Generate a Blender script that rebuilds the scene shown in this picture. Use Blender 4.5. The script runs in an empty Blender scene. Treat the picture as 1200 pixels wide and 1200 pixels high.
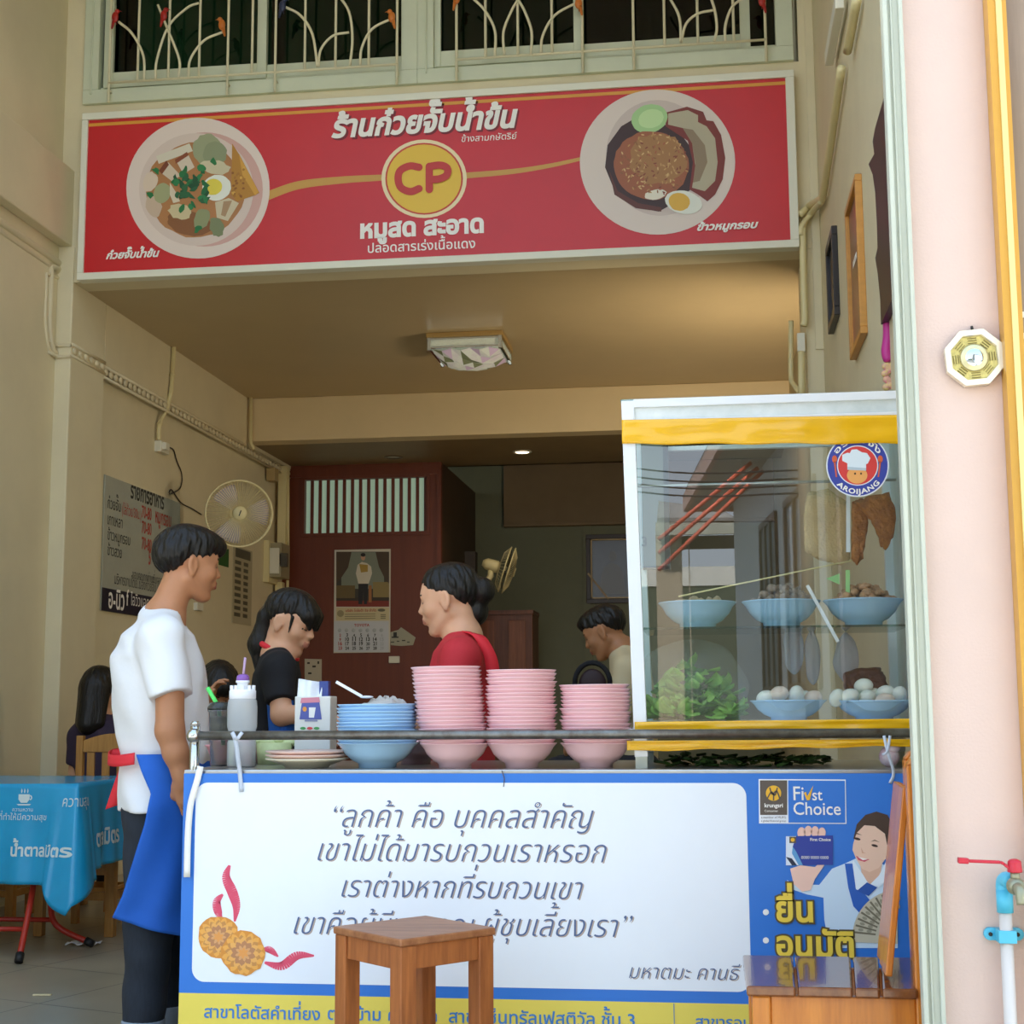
import bpy, bmesh, math, random
import numpy as np
from mathutils import Vector, Matrix
from mathutils.geometry import delaunay_2d_cdt
random.seed(7); RNG=np.random.RandomState(5)
SC=bpy.context.scene; COL=SC.collection
# ---------------------------------------------------------------- camera
FPX,PITCH,YAW,ROLL,CAMH=1726.24,.132067,.132332,-.0061196,1.08
_fw=np.array([-math.sin(YAW)*math.cos(PITCH),math.cos(YAW)*math.cos(PITCH),math.sin(PITCH)])
_r0=np.array([math.cos(YAW),math.sin(YAW),0.0]); _u0=np.cross(_r0,_fw)
_rt=_r0*math.cos(ROLL)+_u0*math.sin(ROLL); _up=-_r0*math.sin(ROLL)+_u0*math.cos(ROLL)
CAMO=np.array([0,0,CAMH])
cd=bpy.data.cameras.new('camera'); cam=bpy.data.objects.new('camera',cd); COL.objects.link(cam)
cd.sensor_width=36; cd.sensor_fit='HORIZONTAL'; cd.lens=FPX/1200*36; cd.clip_start=.05; cd.clip_end=300
cam.matrix_world=Matrix(((_rt[0],_up[0],-_fw[0],0),(_rt[1],_up[1],-_fw[1],0),(_rt[2],_up[2],-_fw[2],CAMH),(0,0,0,1)))
SC.camera=cam
# ---------------------------------------------------------------- light
SC.view_settings.view_transform='Standard'; SC.view_settings.look='None'; SC.view_settings.gamma=1
SC.view_settings.use_curve_mapping=False
SC.view_settings.exposure=-1.0
W=bpy.data.worlds.new('sky'); SC.world=W; W.use_nodes=True
nt=W.node_tree; bg=nt.nodes['Background']
tc=nt.nodes.new('ShaderNodeTexCoord'); sx=nt.nodes.new('ShaderNodeSeparateXYZ'); rp=nt.nodes.new('ShaderNodeValToRGB')
nt.links.new(tc.outputs['Generated'],sx.inputs[0]); nt.links.new(sx.outputs['Z'],rp.inputs[0]); nt.links.new(rp.outputs[0],bg.inputs[0])
rp.color_ramp.elements[0].position=0; rp.color_ramp.elements[0].color=(.80,.90,1,1)
rp.color_ramp.elements[1].position=.8; rp.color_ramp.elements[1].color=(.48,.69,1,1)
bg.inputs[1].default_value=4.6
sl=bpy.data.lights.new('sun','SUN'); sl.energy=32.0; sl.angle=.03; sl.color=(1,.95,.86)
so=bpy.data.objects.new('sun',sl); COL.objects.link(so); so.location=(0,12,20)
so.rotation_euler=Vector((.15,-.45,-.88)).to_track_quat('-Z','Y').to_euler()
SC.cycles.max_bounces=10; SC.cycles.diffuse_bounces=6; SC.cycles.transmission_bounces=10; SC.cycles.transparent_max_bounces=16
SC.cycles.caustics_reflective=False; SC.cycles.caustics_refractive=False; SC.cycles.sample_clamp_indirect=6
# ---------------------------------------------------------------- pixel -> place
def ray(px,py): return _fw+_rt*((px-600)/FPX)-_up*((py-600)/FPX)
def PY(px,py,Y): d=ray(px,py); return CAMO+d*(Y/d[1])
def PX(px,py,X): d=ray(px,py); return CAMO+d*(X/d[0])
def PZ(px,py,Z): d=ray(px,py); return CAMO+d*((Z-CAMH)/d[2])
def V(*a): return np.array(a,float)
# ---------------------------------------------------------------- materials
def lin(c):
    if isinstance(c,str):
        c=c.lstrip('#'); c=[int(c[i:i+2],16)/255 for i in (0,2,4)]
    return tuple((x/12.92 if x<=.04045 else ((x+.055)/1.055)**2.4) for x in c[:3])+(1,)
MATS={}
def mat(name,col,rough=.5,metal=0,var=.0,vscale=6,bump=0,bscale=60,spec=.5,trans=0,ior=1.45,emit=None,estr=0,alpha=1,coat=0,stretch=None,sss=0,col2=None,dirt=0):
    if name in MATS: return MATS[name]
    m=bpy.data.materials.new(name); m.use_nodes=True; t=m.node_tree; b=t.nodes['Principled BSDF']
    c=lin(col); b.inputs['Base Color'].default_value=c; m.diffuse_color=c
    b.inputs['Roughness'].default_value=rough; b.inputs['Metallic'].default_value=metal
    b.inputs['Specular IOR Level'].default_value=spec; b.inputs['IOR'].default_value=ior
    b.inputs['Transmission Weight'].default_value=trans; b.inputs['Alpha'].default_value=alpha
    b.inputs['Coat Weight'].default_value=coat
    if sss: b.inputs['Subsurface Weight'].default_value=sss; b.inputs['Subsurface Radius'].default_value=(.01,.004,.002)
    if emit: b.inputs['Emission Color'].default_value=lin(emit); b.inputs['Emission Strength'].default_value=estr
    if var or bump or col2:
        tc=t.nodes.new('ShaderNodeTexCoord'); mp=t.nodes.new('ShaderNodeMapping'); t.links.new(tc.outputs['Object'],mp.inputs[0])
        if stretch: mp.inputs['Scale'].default_value=stretch
    if var or col2:
        n=t.nodes.new('ShaderNodeTexNoise'); n.inputs['Scale'].default_value=vscale; n.inputs['Detail'].default_value=6; n.inputs['Roughness'].default_value=.65
        t.links.new(mp.outputs[0],n.inputs['Vector'])
        r=t.nodes.new('ShaderNodeValToRGB'); t.links.new(n.outputs['Fac'],r.inputs[0]); t.links.new(r.outputs[0],b.inputs['Base Color'])
        if col2: a,d=c,lin(col2)
        else: a=tuple(min(1,x*(1+var)) for x in c[:3])+(1,); d=tuple(x*(1-var) for x in c[:3])+(1,)
        r.color_ramp.elements[0].position=.32; r.color_ramp.elements[0].color=d
        r.color_ramp.elements[1].position=.68; r.color_ramp.elements[1].color=a
    if bump:
        n2=t.nodes.new('ShaderNodeTexNoise'); n2.inputs['Scale'].default_value=bscale; n2.inputs['Detail'].default_value=4
        t.links.new(mp.outputs[0],n2.inputs['Vector'])
        bp=t.nodes.new('ShaderNodeBump'); bp.inputs['Strength'].default_value=bump; bp.inputs['Distance'].default_value=.01
        t.links.new(n2.outputs['Fac'],bp.inputs['Height']); t.links.new(bp.outputs[0],b.inputs['Normal'])
    MATS[name]=m; return m
def glassy(name,col,rough=0.0,mixt=.9,ior=1.5):
    # thin pane: fresnel mirror over a tinted clear sheet
    if name in MATS: return MATS[name]
    m=bpy.data.materials.new(name); m.use_nodes=True; t=m.node_tree; t.nodes.remove(t.nodes['Principled BSDF'])
    o=t.nodes['Material Output']; tr=t.nodes.new('ShaderNodeBsdfTransparent'); gl=t.nodes.new('ShaderNodeBsdfGlossy'); fr=t.nodes.new('ShaderNodeFresnel'); mx=t.nodes.new('ShaderNodeMixShader')
    tr.inputs[0].default_value=lin(col); gl.inputs['Roughness'].default_value=rough; fr.inputs[0].default_value=ior
    ge=t.nodes.new('ShaderNodeNewGeometry'); ml=t.nodes.new('ShaderNodeMath'); ml.operation='MULTIPLY_ADD'; ml.inputs[1].default_value=1/ior-ior; ml.inputs[2].default_value=ior
    t.links.new(ge.outputs['Backfacing'],ml.inputs[0]); t.links.new(ml.outputs[0],fr.inputs[0])     # same mirror from both sides
    t.links.new(fr.outputs[0],mx.inputs[0]); t.links.new(tr.outputs[0],mx.inputs[1]); t.links.new(gl.outputs[0],mx.inputs[2]); t.links.new(mx.outputs[0],o.inputs[0])
    MATS[name]=m; return m
# ---------------------------------------------------------------- objects
ORG={}
def setp(o,label=None,cat=None,group=None,kind=None):
    if label: o['label']=label
    if cat: o['category']=cat
    if group: o['group']=group
    if kind: o['kind']=kind
    return o
def empty(name,loc,label,cat,group=None,kind=None):
    o=bpy.data.objects.new(name,None); COL.objects.link(o); o.location=loc; o.empty_display_size=.05
    ORG[o.name]=np.array(loc,float); return setp(o,label,cat,group,kind)
class MB:
    def __init__(s): s.v=[]; s.f=[]; s.m=[]; s.n=0; s.cur=0; s.sm=[]; s.smooth=False
    def add(s,vs,fs,smooth=None):
        b=s.n
        vs=np.asarray(vs,float).reshape(-1,3); s.v.append(vs); s.n+=len(vs)
        for f in fs: s.f.append([b+i for i in f]); s.m.append(s.cur); s.sm.append(s.smooth if smooth is None else smooth)
        return s
    def box(s,x0,x1,y0,y1,z0,z1):
        x0,x1=sorted((x0,x1)); y0,y1=sorted((y0,y1)); z0,z1=sorted((z0,z1))
        v=[(x,y,z) for x in (x0,x1) for y in (y0,y1) for z in (z0,z1)]
        return s.add(v,[(0,1,3,2),(4,6,7,5),(0,4,5,1),(2,3,7,6),(0,2,6,4),(1,5,7,3)],False)
    def bar(s,a,b,w,h,up=(0,0,1)):
        a=np.array(a,float); b=np.array(b,float); d=b-a; L=np.linalg.norm(d); d/=L; u=np.array(up,float)
        if abs(d@u)>.98: u=np.array((0,1.,0))
        r=np.cross(d,u); r/=np.linalg.norm(r); u=np.cross(r,d)
        v=[p+r*sx*w/2+u*sz*h/2 for p in (a,b) for sx in (-1,1) for sz in (-1,1)]
        return s.add(v,[(0,1,3,2),(4,6,7,5),(0,4,5,1),(2,3,7,6),(0,2,6,4),(1,5,7,3)],False)
    def tube(s,pts,r,n=8,caps=True,closed=False):
        P=[np.array(p,float) for p in pts]; N=len(P); rr=r if hasattr(r,'__len__') else [r]*N
        vs=[]; u=None
        for i in range(N):
            if closed: d=P[(i+1)%N]-P[i-1]
            else: d=P[min(i+1,N-1)]-P[max(i-1,0)]
            d=d/(np.linalg.norm(d)+1e-12)
            if u is None:
                u=np.array((0,0,1.)) if abs(d[2])<.9 else np.array((1.,0,0))
            u=u-d*(u@d); u/=np.linalg.norm(u)+1e-12; w=np.cross(d,u)
            for k in range(n):
                a=2*math.pi*k/n; vs.append(P[i]+(u*math.cos(a)+w*math.sin(a))*rr[i])
        fs=[]
        for i in range(N if closed else N-1):
            j=(i+1)%N
            for k in range(n): fs.append((i*n+k,i*n+(k+1)%n,j*n+(k+1)%n,j*n+k))
        if caps and not closed: fs+= [tuple(range(n))[::-1],tuple((N-1)*n+k for k in range(n))]
        return s.add(vs,fs,True)
    def cyl(s,a,b,r,n=16,r2=None): return s.tube([a,b],[r,r if r2 is None else r2],n)
    def lathe(s,prof,c=(0,0,0),n=32,axis='z',cap=True):
        # prof: list of (r,z); closed profile not needed
        vs=[]; N=len(prof)
        for r,z in prof:
            for k in range(n):
                a=2*math.pi*k/n; x,y=r*math.cos(a),r*math.sin(a)
                p=(x,y,z) if axis=='z' else ((x,z,y) if axis=='y' else (z,x,y))
                vs.append((p[0]+c[0],p[1]+c[1],p[2]+c[2]))
        fs=[]
        for i in range(N-1):
            for k in range(n):
                q=(i*n+k,i*n+(k+1)%n,(i+1)*n+(k+1)%n,(i+1)*n+k)
                fs.append(q if axis!='y' else q[::-1])
        if cap and prof[0][0]>1e-6: fs.append(tuple(range(n))[::-1] if axis!='y' else tuple(range(n)))
        if cap and prof[-1][0]>1e-6: fs.append(tuple((N-1)*n+k for k in range(n)) if axis!='y' else tuple((N-1)*n+k for k in range(n))[::-1])
        return s.add(vs,fs,True)
    def ell(s,c,r,R=None,nu=16,nv=10):
        vs=[];R=np.eye(3) if R is None else R; r=np.array(r if hasattr(r,'__len__') else (r,r,r),float)
        for i in range(nv+1):
            t=math.pi*i/nv
            for k in range(nu):
                a=2*math.pi*k/nu; vs.append(np.array(c)+R@(r*np.array((math.sin(t)*math.cos(a),math.sin(t)*math.sin(a),-math.cos(t)))))
        fs=[(i*nu+k,i*nu+(k+1)%nu,(i+1)*nu+(k+1)%nu,(i+1)*nu+k) for i in range(nv) for k in range(nu)]
        return s.add(vs,fs,True)
    def grid(s,fn,nu,nv,smooth=True,closeu=False):
        vs=[fn(i/nu,j/nv) for j in range(nv+1) for i in range(nu+1)]
        fs=[(j*(nu+1)+i,j*(nu+1)+i+1,(j+1)*(nu+1)+i+1,(j+1)*(nu+1)+i) for j in range(nv) for i in range(nu)]
        return s.add(vs,fs,smooth)
    def poly(s,pts): return s.add(pts,[tuple(range(len(pts)))],False)
    def prism(s,pts,off):
        n=len(pts); P=[np.array(p,float) for p in pts]; o=np.array(off,float)
        return s.add(P+[p+o for p in P],[tuple(range(n))[::-1],tuple(range(n,2*n))]+[(i,(i+1)%n,n+(i+1)%n,n+i) for i in range(n)],False)
    def build(s,name,mats,parent=None,bevel=0,sub=0,solid=0,origin=None,flip=False,label=None,cat=None,group=None,kind=None,recalc=True,segs=2,weld=False):
        v=np.concatenate(s.v) if s.v else np.zeros((0,3))
        if parent is not None: org=ORG[parent.name]
        elif origin is not None: org=np.array(origin,float)
        else:
            lo,hi=v.min(0),v.max(0); org=np.array(((lo[0]+hi[0])/2,(lo[1]+hi[1])/2,lo[2]))
        me=bpy.data.meshes.new(name); me.from_pydata((v-org).tolist(),[],s.f)
        for m in (mats if isinstance(mats,(list,tuple)) else [mats]): me.materials.append(m)
        me.polygons.foreach_set('material_index',s.m); me.polygons.foreach_set('use_smooth',s.sm)
        if recalc or weld:
            bm=bmesh.new(); bm.from_mesh(me)
            if weld: bmesh.ops.remove_doubles(bm,verts=bm.verts,dist=1e-5)
            if recalc: bmesh.ops.recalc_face_normals(bm,faces=bm.faces)
            bm.to_mesh(me); bm.free()
        me.update()
        o=bpy.data.objects.new(name,me); COL.objects.link(o); ORG[o.name]=org
        if parent is not None: o.parent=parent
        else: o.location=org
        if bevel:
            b=o.modifiers.new('bevel','BEVEL'); b.width=bevel; b.segments=segs; b.limit_method='ANGLE'; b.angle_limit=.6
            b.harden_normals=False
        if solid: q=o.modifiers.new('solid','SOLIDIFY'); q.thickness=solid; q.offset=0
        if sub: q=o.modifiers.new('sub','SUBSURF'); q.levels=sub; q.render_levels=sub
        return setp(o,label,cat,group,kind)
def struct(mb,name,m,**k):
    o=mb.build(name,m,**k)
    if k.get('parent') is None: o['kind']='structure'
    return o
# ---------------------------------------------------------------- lettering
GL={}
UPV='ิีึืัํ็'; TONE='่้๊๋์'; LOWV='ุู'
def _curve(body,bold=0):
    cu=bpy.data.curves.new('t','FONT'); cu.body=body; cu.size=1; cu.resolution_u=3; cu.offset=bold; cu.fill_mode='NONE'
    o=bpy.data.objects.new('t',cu); COL.objects.link(o)
    me=bpy.data.meshes.new_from_object(o); bpy.data.objects.remove(o); bpy.data.curves.remove(cu)
    v=np.array([x.co[:2] for x in me.vertices]).reshape(-1,2); e=np.array([x.vertices[:] for x in me.edges]).reshape(-1,2)
    bpy.data.meshes.remove(me); return v,e
def _bar():
    v,e=_curve('|'); return v[:,0].min() if len(v) else 0
BAR0=None
def glyph(c,bold=0):
    global BAR0
    k=(c,round(bold,4))
    if k in GL: return GL[k]
    if BAR0 is None: BAR0=_bar()
    va,_=_curve(c+'|'); bar,_=_curve('|')
    # advance: position of the bar after the glyph
    nb=len(bar); adv=va[-nb:,0].min()-BAR0
    if c==' ': GL[k]=(np.zeros((0,2)),[],adv); return GL[k]
    v,e=_curve(c)
    if len(v)==0: GL[k]=(v,[],adv); return GL[k]
    # contours in order, pushed outwards for weight
    nx={}; 
    for a,b in e: nx.setdefault(int(a),[]).append(int(b)); nx.setdefault(int(b),[]).append(int(a))
    seen=set(); cons=[]
    for st in range(len(v)):
        if st in seen or st not in nx: continue
        con=[st]; seen.add(st); cur=st+1 if st+1 in nx[st] else nx[st][0]
        while cur not in seen:
            con.append(cur); seen.add(cur); n_=[q for q in nx[cur] if q not in seen]
            if not n_: break
            cur=n_[0]
        cons.append(con)
    def area(con): P=v[con]; Q=np.roll(P,-1,0); return .5*float((P[:,0]*Q[:,1]-P[:,1]*Q[:,0]).sum())
    ar=[area(c_) for c_ in cons]; sg=1 if max(ar,key=abs)>0 else -1
    v=v.copy(); e=[]
    for con in cons:
        P=v[con].copy(); n=len(P)
        if bold:
            d0=P-np.roll(P,1,0); d1=np.roll(P,-1,0)-P
            d0/=np.linalg.norm(d0,axis=1)[:,None]+1e-9; d1/=np.linalg.norm(d1,axis=1)[:,None]+1e-9
            n0=np.column_stack((d0[:,1],-d0[:,0])); n1=np.column_stack((d1[:,1],-d1[:,0])); m=n0+n1; m/=np.linalg.norm(m,axis=1)[:,None]+1e-9
            cs=np.clip((m*n0).sum(1),.5,1); v[con]=P+m*(bold*sg/cs)[:,None]
        e+=[(con[i],con[(i+1)%n]) for i in range(n)]
    e=np.array(e)
    r=delaunay_2d_cdt([Vector(p) for p in v],[tuple(int(i) for i in x) for x in e],[],0,1e-6)
    V2=np.array([p[:] for p in r[0]]); T=np.array([f[:] for f in r[2] if len(f)==3]).reshape(-1,3)
    if len(T):
        cen=V2[T].mean(1); a=v[e[:,0]]; b=v[e[:,1]]
        px,py=cen[:,0][:,None],cen[:,1][:,None]
        up=(a[:,1]<=py)&(b[:,1]>py); dn=(a[:,1]>py)&(b[:,1]<=py)
        side=(b[:,0]-a[:,0])*(py-a[:,1])-(px-a[:,0])*(b[:,1]-a[:,1])
        wn=(up&(side>0)).sum(1)-(dn&(side<0)).sum(1)
        T=T[wn*sg>0]
    GL[k]=(V2,[tuple(t) for t in T],adv); return GL[k]
def layout(s,bold=0,shear=0,track=0,only=None):
    vs=[];fs=[];x=0;n=0
    for i,c in enumerate(s):
        v,t,adv=glyph(c,bold); dy=0
        if c in TONE and ((i and (s[i-1] in UPV)) or (i+1<len(s) and s[i+1]=='ำ')): dy=.24
        if len(v) and (only is None or only[0]<=i<only[1]):
            p=v+np.array((x,dy)); p=np.column_stack((p[:,0]+p[:,1]*shear,p[:,1])); vs.append(p)
            fs+=[tuple(q+n for q in f) for f in t]; n+=len(v)
        x+=adv+(track if adv>.02 else 0)
    v=np.concatenate(vs) if vs else np.zeros((0,2)); return v,fs,x
def text(mb,s,fn,width=None,size=None,bold=0,shear=0,hs=1,align='l',track=0,only=None):
    v,f,adv=layout(s,bold,shear,track)
    if not len(v): return
    lo,hi=v[:,0].min(),v[:,0].max()
    if only: v,f,adv=layout(s,bold,shear,track,only)
    v=v-np.array((lo,0)); w=hi-lo
    k=(width/w) if width else size
    v=v*np.array((k,k*hs)); w*=k
    if align=='c': v[:,0]-=w/2
    if align=='r': v[:,0]-=w
    mb.add([fn(a,b) for a,b in v],f,False)
def text_px(mb,s,a,b,Y,bold=0,shear=0,hs=1,X=None,only=None):
    # lettering on a wall plane between two photo points of its baseline
    A=PY(*a,Y) if X is None else PX(*a,X); B=PY(*b,Y) if X is None else PX(*b,X); d=B-A; d[2]=0; L=np.linalg.norm(d); d/=L
    z=(A[2]+B[2])/2
    text(mb,s,lambda u,w:(A[0]+d[0]*u,A[1]+d[1]*u,z+w),width=L,bold=bold,shear=shear,hs=hs,only=only)
def words(s):
    o=[];i=0
    for w in s.split(' '): o.append((i,i+len(w))); i+=len(w)+1
    return o
def ringpts(cx,cy,rx,ry,rot=0,n=40,jag=0,seed=0):
    r=random.Random(seed); o=[]
    for i in range(n):
        a=2*math.pi*i/n; k=1+jag*(r.random()-.5)*2
        x,y=rx*k*math.cos(a),ry*k*math.sin(a); o.append((cx+x*math.cos(rot)-y*math.sin(rot),cy+x*math.sin(rot)+y*math.cos(rot)))
    return o
def flat(mb,pts,Y): mb.poly([PY(x,y,Y) for x,y in pts])
def bez(p,n=10):
    # smooth polyline through points (Catmull-Rom)
    P=[np.array(q,float) for q in p]; P=[2*P[0]-P[1]]+P+[2*P[-1]-P[-2]]; o=[]
    for i in range(1,len(P)-2):
        for k in range(n):
            t=k/n; a,b,c,d=P[i-1:i+3]
            o.append(.5*((2*b)+(c-a)*t+(2*a-5*b+4*c-d)*t*t+(3*b-a-3*c+d)*t**3))
    o.append(P[-2]); return o
def copy_tree(o,name=None,parent=None):
    c=o.copy(); COL.objects.link(c); c.parent=parent
    if name: c.name=name
    for ch in list(o.children): copy_tree(ch,None,c)
    return c
# ================================================================ structure
M_cream=mat('cream_wall_paint','#d9ceac',.62,var=.05,vscale=1.5,bump=.05,bscale=90)
M_creamd=mat('cream_beam_paint','#d9c59a',.55,var=.05,vscale=1.2)
M_ceil=mat('beige_ceiling_paint','#b8a47c',.38,var=.06,vscale=.8)
M_ceil2=mat('brown_ceiling_board','#8a7450',.5,var=.1,vscale=2)
M_mould=mat('plaster_moulding','#d6caa8',.6)
M_pink=mat('pink_wall_paint','#d9bfb3',.7,var=.03,vscale=2,bump=.12,bscale=160)
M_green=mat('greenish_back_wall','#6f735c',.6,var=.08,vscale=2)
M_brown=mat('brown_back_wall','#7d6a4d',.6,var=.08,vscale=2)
M_alu=mat('white_aluminium_frame','#c9cfb6',.45,var=.03)
M_glassd=glassy('green_window_glass','#3f5f50',.02,ior=1.45)
M_iron=mat('cream_painted_iron','#ddd6b4',.4)
M_steelw=mat('grey_painted_steel','#bfc2b2',.45,var=.04,vscale=4,stretch=(1,1,.2))
# floor : large worn tiles
m=mat('worn_floor_tile','#8d8676',.32); t=m.node_tree; b=t.nodes['Principled BSDF']
tc=t.nodes.new('ShaderNodeTexCoord'); br=t.nodes.new('ShaderNodeTexBrick'); no=t.nodes.new('ShaderNodeTexNoise'); mx=t.nodes.new('ShaderNodeMixRGB')
br.offset=0; br.inputs['Scale'].default_value=1; br.inputs['Brick Width'].default_value=.6; br.inputs['Row Height'].default_value=.6; br.inputs['Mortar Size'].default_value=.004
br.inputs['Color1'].default_value=lin('#a99f8a'); br.inputs['Color2'].default_value=lin('#a1977f'); br.inputs['Mortar'].default_value=lin('#5c564b')
no.inputs['Scale'].default_value=3; no.inputs['Detail'].default_value=8
mp=t.nodes.new('ShaderNodeMapping'); mp.inputs['Rotation'].default_value=(0,0,.35)
t.links.new(tc.outputs['Object'],mp.inputs[0]); t.links.new(mp.outputs[0],br.inputs[0]); t.links.new(tc.outputs['Object'],no.inputs[0])
mx.blend_type='MULTIPLY'; mx.inputs[0].default_value=.3; t.links.new(br.outputs[0],mx.inputs[1]); t.links.new(no.outputs[0],mx.inputs[2]); t.links.new(mx.outputs[0],b.inputs[0])
M_floor=m
mb=MB(); mb.box(-6,4,2.6,17,-.1,0); struct(mb,'floor',M_floor,origin=(0,0,0))
mb=MB(); mb.box(-25,25,-2.2,2.6,-.2,-.05); struct(mb,'floor',mat('street_concrete','#b3aea2',.9,var=.1,vscale=1),origin=(0,0,0))
mb=MB(); mb.box(-25,25,-40,-2.2,-.25,-.1); struct(mb,'floor',mat('street_asphalt','#6b6964',.9,var=.1,vscale=1),origin=(0,0,0))
YF=8.4                                     # facade plane
XL=-3.94; XI=-3.84; XR=.69; ZC=3.70
# left side of the porch, the band beam and its egg-and-dart mouldings
mb=MB(); mb.box(XL-.25,XL,3.0,YF,0,6.2); struct(mb,'wall_left',M_cream)
mb=MB(); mb.box(XL,XI-.02,3.0,YF+.02,3.93,4.42); struct(mb,'trim_1',M_cream,bevel=.01)
mb=MB(); mb.box(XL-.1,XI,YF-.012,YF+.5,0,3.93); struct(mb,'trim_2',M_cream,bevel=.008)          # pillar
mb=MB(); mb.box(XL-.3,XL+.03,YF+.5,15.4,0,3.3); struct(mb,'wall_left',M_cream)
mb=MB(); mb.box(XL-.3,XI,YF+.5,13.3,3.3,ZC); struct(mb,'trim_3',M_cream)                     # ledge above the dado
def beadrow(mb,p,q,r,n):
    p=np.array(p);q=np.array(q)
    for i in range(n): mb.ell(p+(q-p)*((i+.5)/n),r,nu=8,nv=5)
mb=MB()
# moulding running along pillar foot of ledge
for (a,b_) in (((XI,YF-.0,3.27),(XI,YF+.5,3.27)),((XI-.01,YF+.5,3.25),(XI-.01,13.2,3.25))):
    mb.tube([V(*a)+V(.0,0,.04),V(*b_)+V(.0,0,.04)],.012,8); mb.tube([V(*a)+V(0,0,-.03),V(*b_)+V(0,0,-.03)],.01,8)
    n=int((b_[1]-a[1])/.08); beadrow(mb,V(*a)+V(.003,0,.005),V(*b_)+V(.003,0,.005),(.012,.034,.024),n)
struct(mb,'trim_4',M_mould)
mb=MB()
path=[(XL,3.2,3.83),(XL,YF-.22,3.83),(XL,YF-.12,3.76),(XL,YF-.11,3.6),(XL,YF-.11,3.42),(XL,YF-.06,3.28),(XL,YF-.0,3.25),(XI-.03,YF-.0,3.25),(XI,YF,3.25)]
for off,r in ((0,.022),(.055,.012)):
    pp=[V(*p)+V(0,(-off if p[1]>6 and p[2]<3.8 else 0),(-off if p[2]>3.7 else 0)) for p in path[:7]]
    mb.tube(bez(pp,6),r,8)
for off in (.04,-.03): mb.tube([V(XL,YF-.11,3.27+off),V(XL+.012,YF-.05,3.265+off),V(XL+.02,YF-.016,3.26+off),V(XI,YF-.016,3.26+off)],.012,8)
struct(mb,'trim_5',M_mould)
# right hand wall and pillar
mb=MB(); mb.box(XR,XR+.25,3.3,15.4,0,6.2); struct(mb,'wall_right',M_cream)
mb=MB(); mb.box(.59,XR,YF,YF+.5,0,ZC); mb.box(.64,XR,YF-.01,YF,ZC-.6,6.0); struct(mb,'trim_6',M_cream,bevel=.006)
# facade over the opening (behind the sign) and round the upper windows
mb=MB(); mb.box(XL,XR,YF,YF+.2,ZC,4.84); mb.box(XL,-3.80,YF,YF+.2,4.84,6); mb.box(.6,XR,YF,YF+.2,4.84,6); struct(mb,'wall_front',M_cream)
# ceilings
mb=MB(); mb.box(XL,XR,YF+.2,12.0,ZC,ZC+.12); struct(mb,'ceiling',M_ceil)
mb=MB(); mb.box(XL-.3,XR+.3,5.0,YF+.2,6.2,6.3); mb.box(XL-.3,XR+.3,YF+.2,16,6.0,6.3); struct(mb,'ceiling',M_cream)
mb=MB(); mb.box(XI,XR,11.9,12.1,3.33,ZC); struct(mb,'trim_7',M_creamd,bevel=.006)
mb=MB(); mb.box(XL,XR,12.1,13.5,3.33,3.45); struct(mb,'ceiling',M_ceil2)
mb=MB(); mb.box(XL,XR,13.5,15.3,3.62,3.7); mb.box(XL,XR,13.45,13.5,3.33,3.7); struct(mb,'ceiling',M_ceil2)
# back walls
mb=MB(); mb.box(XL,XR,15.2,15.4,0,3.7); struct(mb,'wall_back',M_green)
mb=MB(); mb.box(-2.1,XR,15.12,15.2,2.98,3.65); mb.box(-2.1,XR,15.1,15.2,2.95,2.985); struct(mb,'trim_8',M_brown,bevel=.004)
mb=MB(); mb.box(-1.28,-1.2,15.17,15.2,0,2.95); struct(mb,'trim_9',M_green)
# dark brown wood partition with a louvred vent on top
M_wood_d=mat('red_brown_plywood','#6b3420',.45,var=.12,vscale=3,stretch=(6,6,.4))
M_slat=mat('glowing_frosted_green_glass','#a9c3ad',.4,emit='#b9d8bf',estr=.55)  # pane glow stands in for light from the room behind
YP=13.2
vx0,vx1=PY(357,600,YP)[0],PY(500,600,YP)[0]; vz0,vz1=PY(420,624,YP)[2],PY(420,561,YP)[2]
xl,xr=XL,PY(517,650,YP)[0]
mb=MB(); mb.box(xl,vx0,YP,YP+.06,0,3.33); mb.box(vx1,xr,YP,YP+.06,0,3.33); mb.box(vx0,vx1,YP,YP+.06,0,vz0); mb.box(vx0,vx1,YP,YP+.06,vz1,3.33)
P_part=struct(mb,'wall_partition',M_wood_d)
mb=MB()
n=15
for i in range(n):
    x=vx0+(vx1-vx0)*(i+.5)/n; w=(vx1-vx0)/n
    mb.box(x+w*.08,x+w*.46,YP+.035,YP+.05,vz0,vz1)
mb.build('louvre_frame',M_wood_d,P_part)
mb=MB(); mb.box(vx0,vx1,YP+.055,YP+.065,vz0,vz1); mb.build('louvre_pane',M_slat,P_part)
mb=MB()
for a in ((vx0-.03,vx1+.03,vz1,vz1+.03),(vx0-.03,vx1+.03,vz0-.03,vz0),): mb.box(a[0],a[1],YP-.012,YP,a[2],a[3])
mb.box(vx0-.03,vx0,YP-.012,YP,vz0,vz1); mb.box(vx1,vx1+.03,YP-.012,YP,vz0,vz1); mb.box(xr-.04,xr-.001,YP-.015,YP,0,3.22); mb.box(xl,xr-.001,YP-.015,YP,3.22,3.3)
mb.build('casing',M_wood_d,P_part)
mb=MB(); mb.box(xr-.06,xr,YP+.06,15.2,0,3.33); struct(mb,'wall_partition_side',mat('dark_brown_panel','#43301f',.5,var=.1))
# front pier of the party wall, pink
mb=MB(); mb.box(.432,.617,3.1,3.24,0,6.0); mb.box(.617,.95,3.12,3.3,0,6.0); struct(mb,'wall_pier_front',M_pink,bevel=.004)
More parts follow.
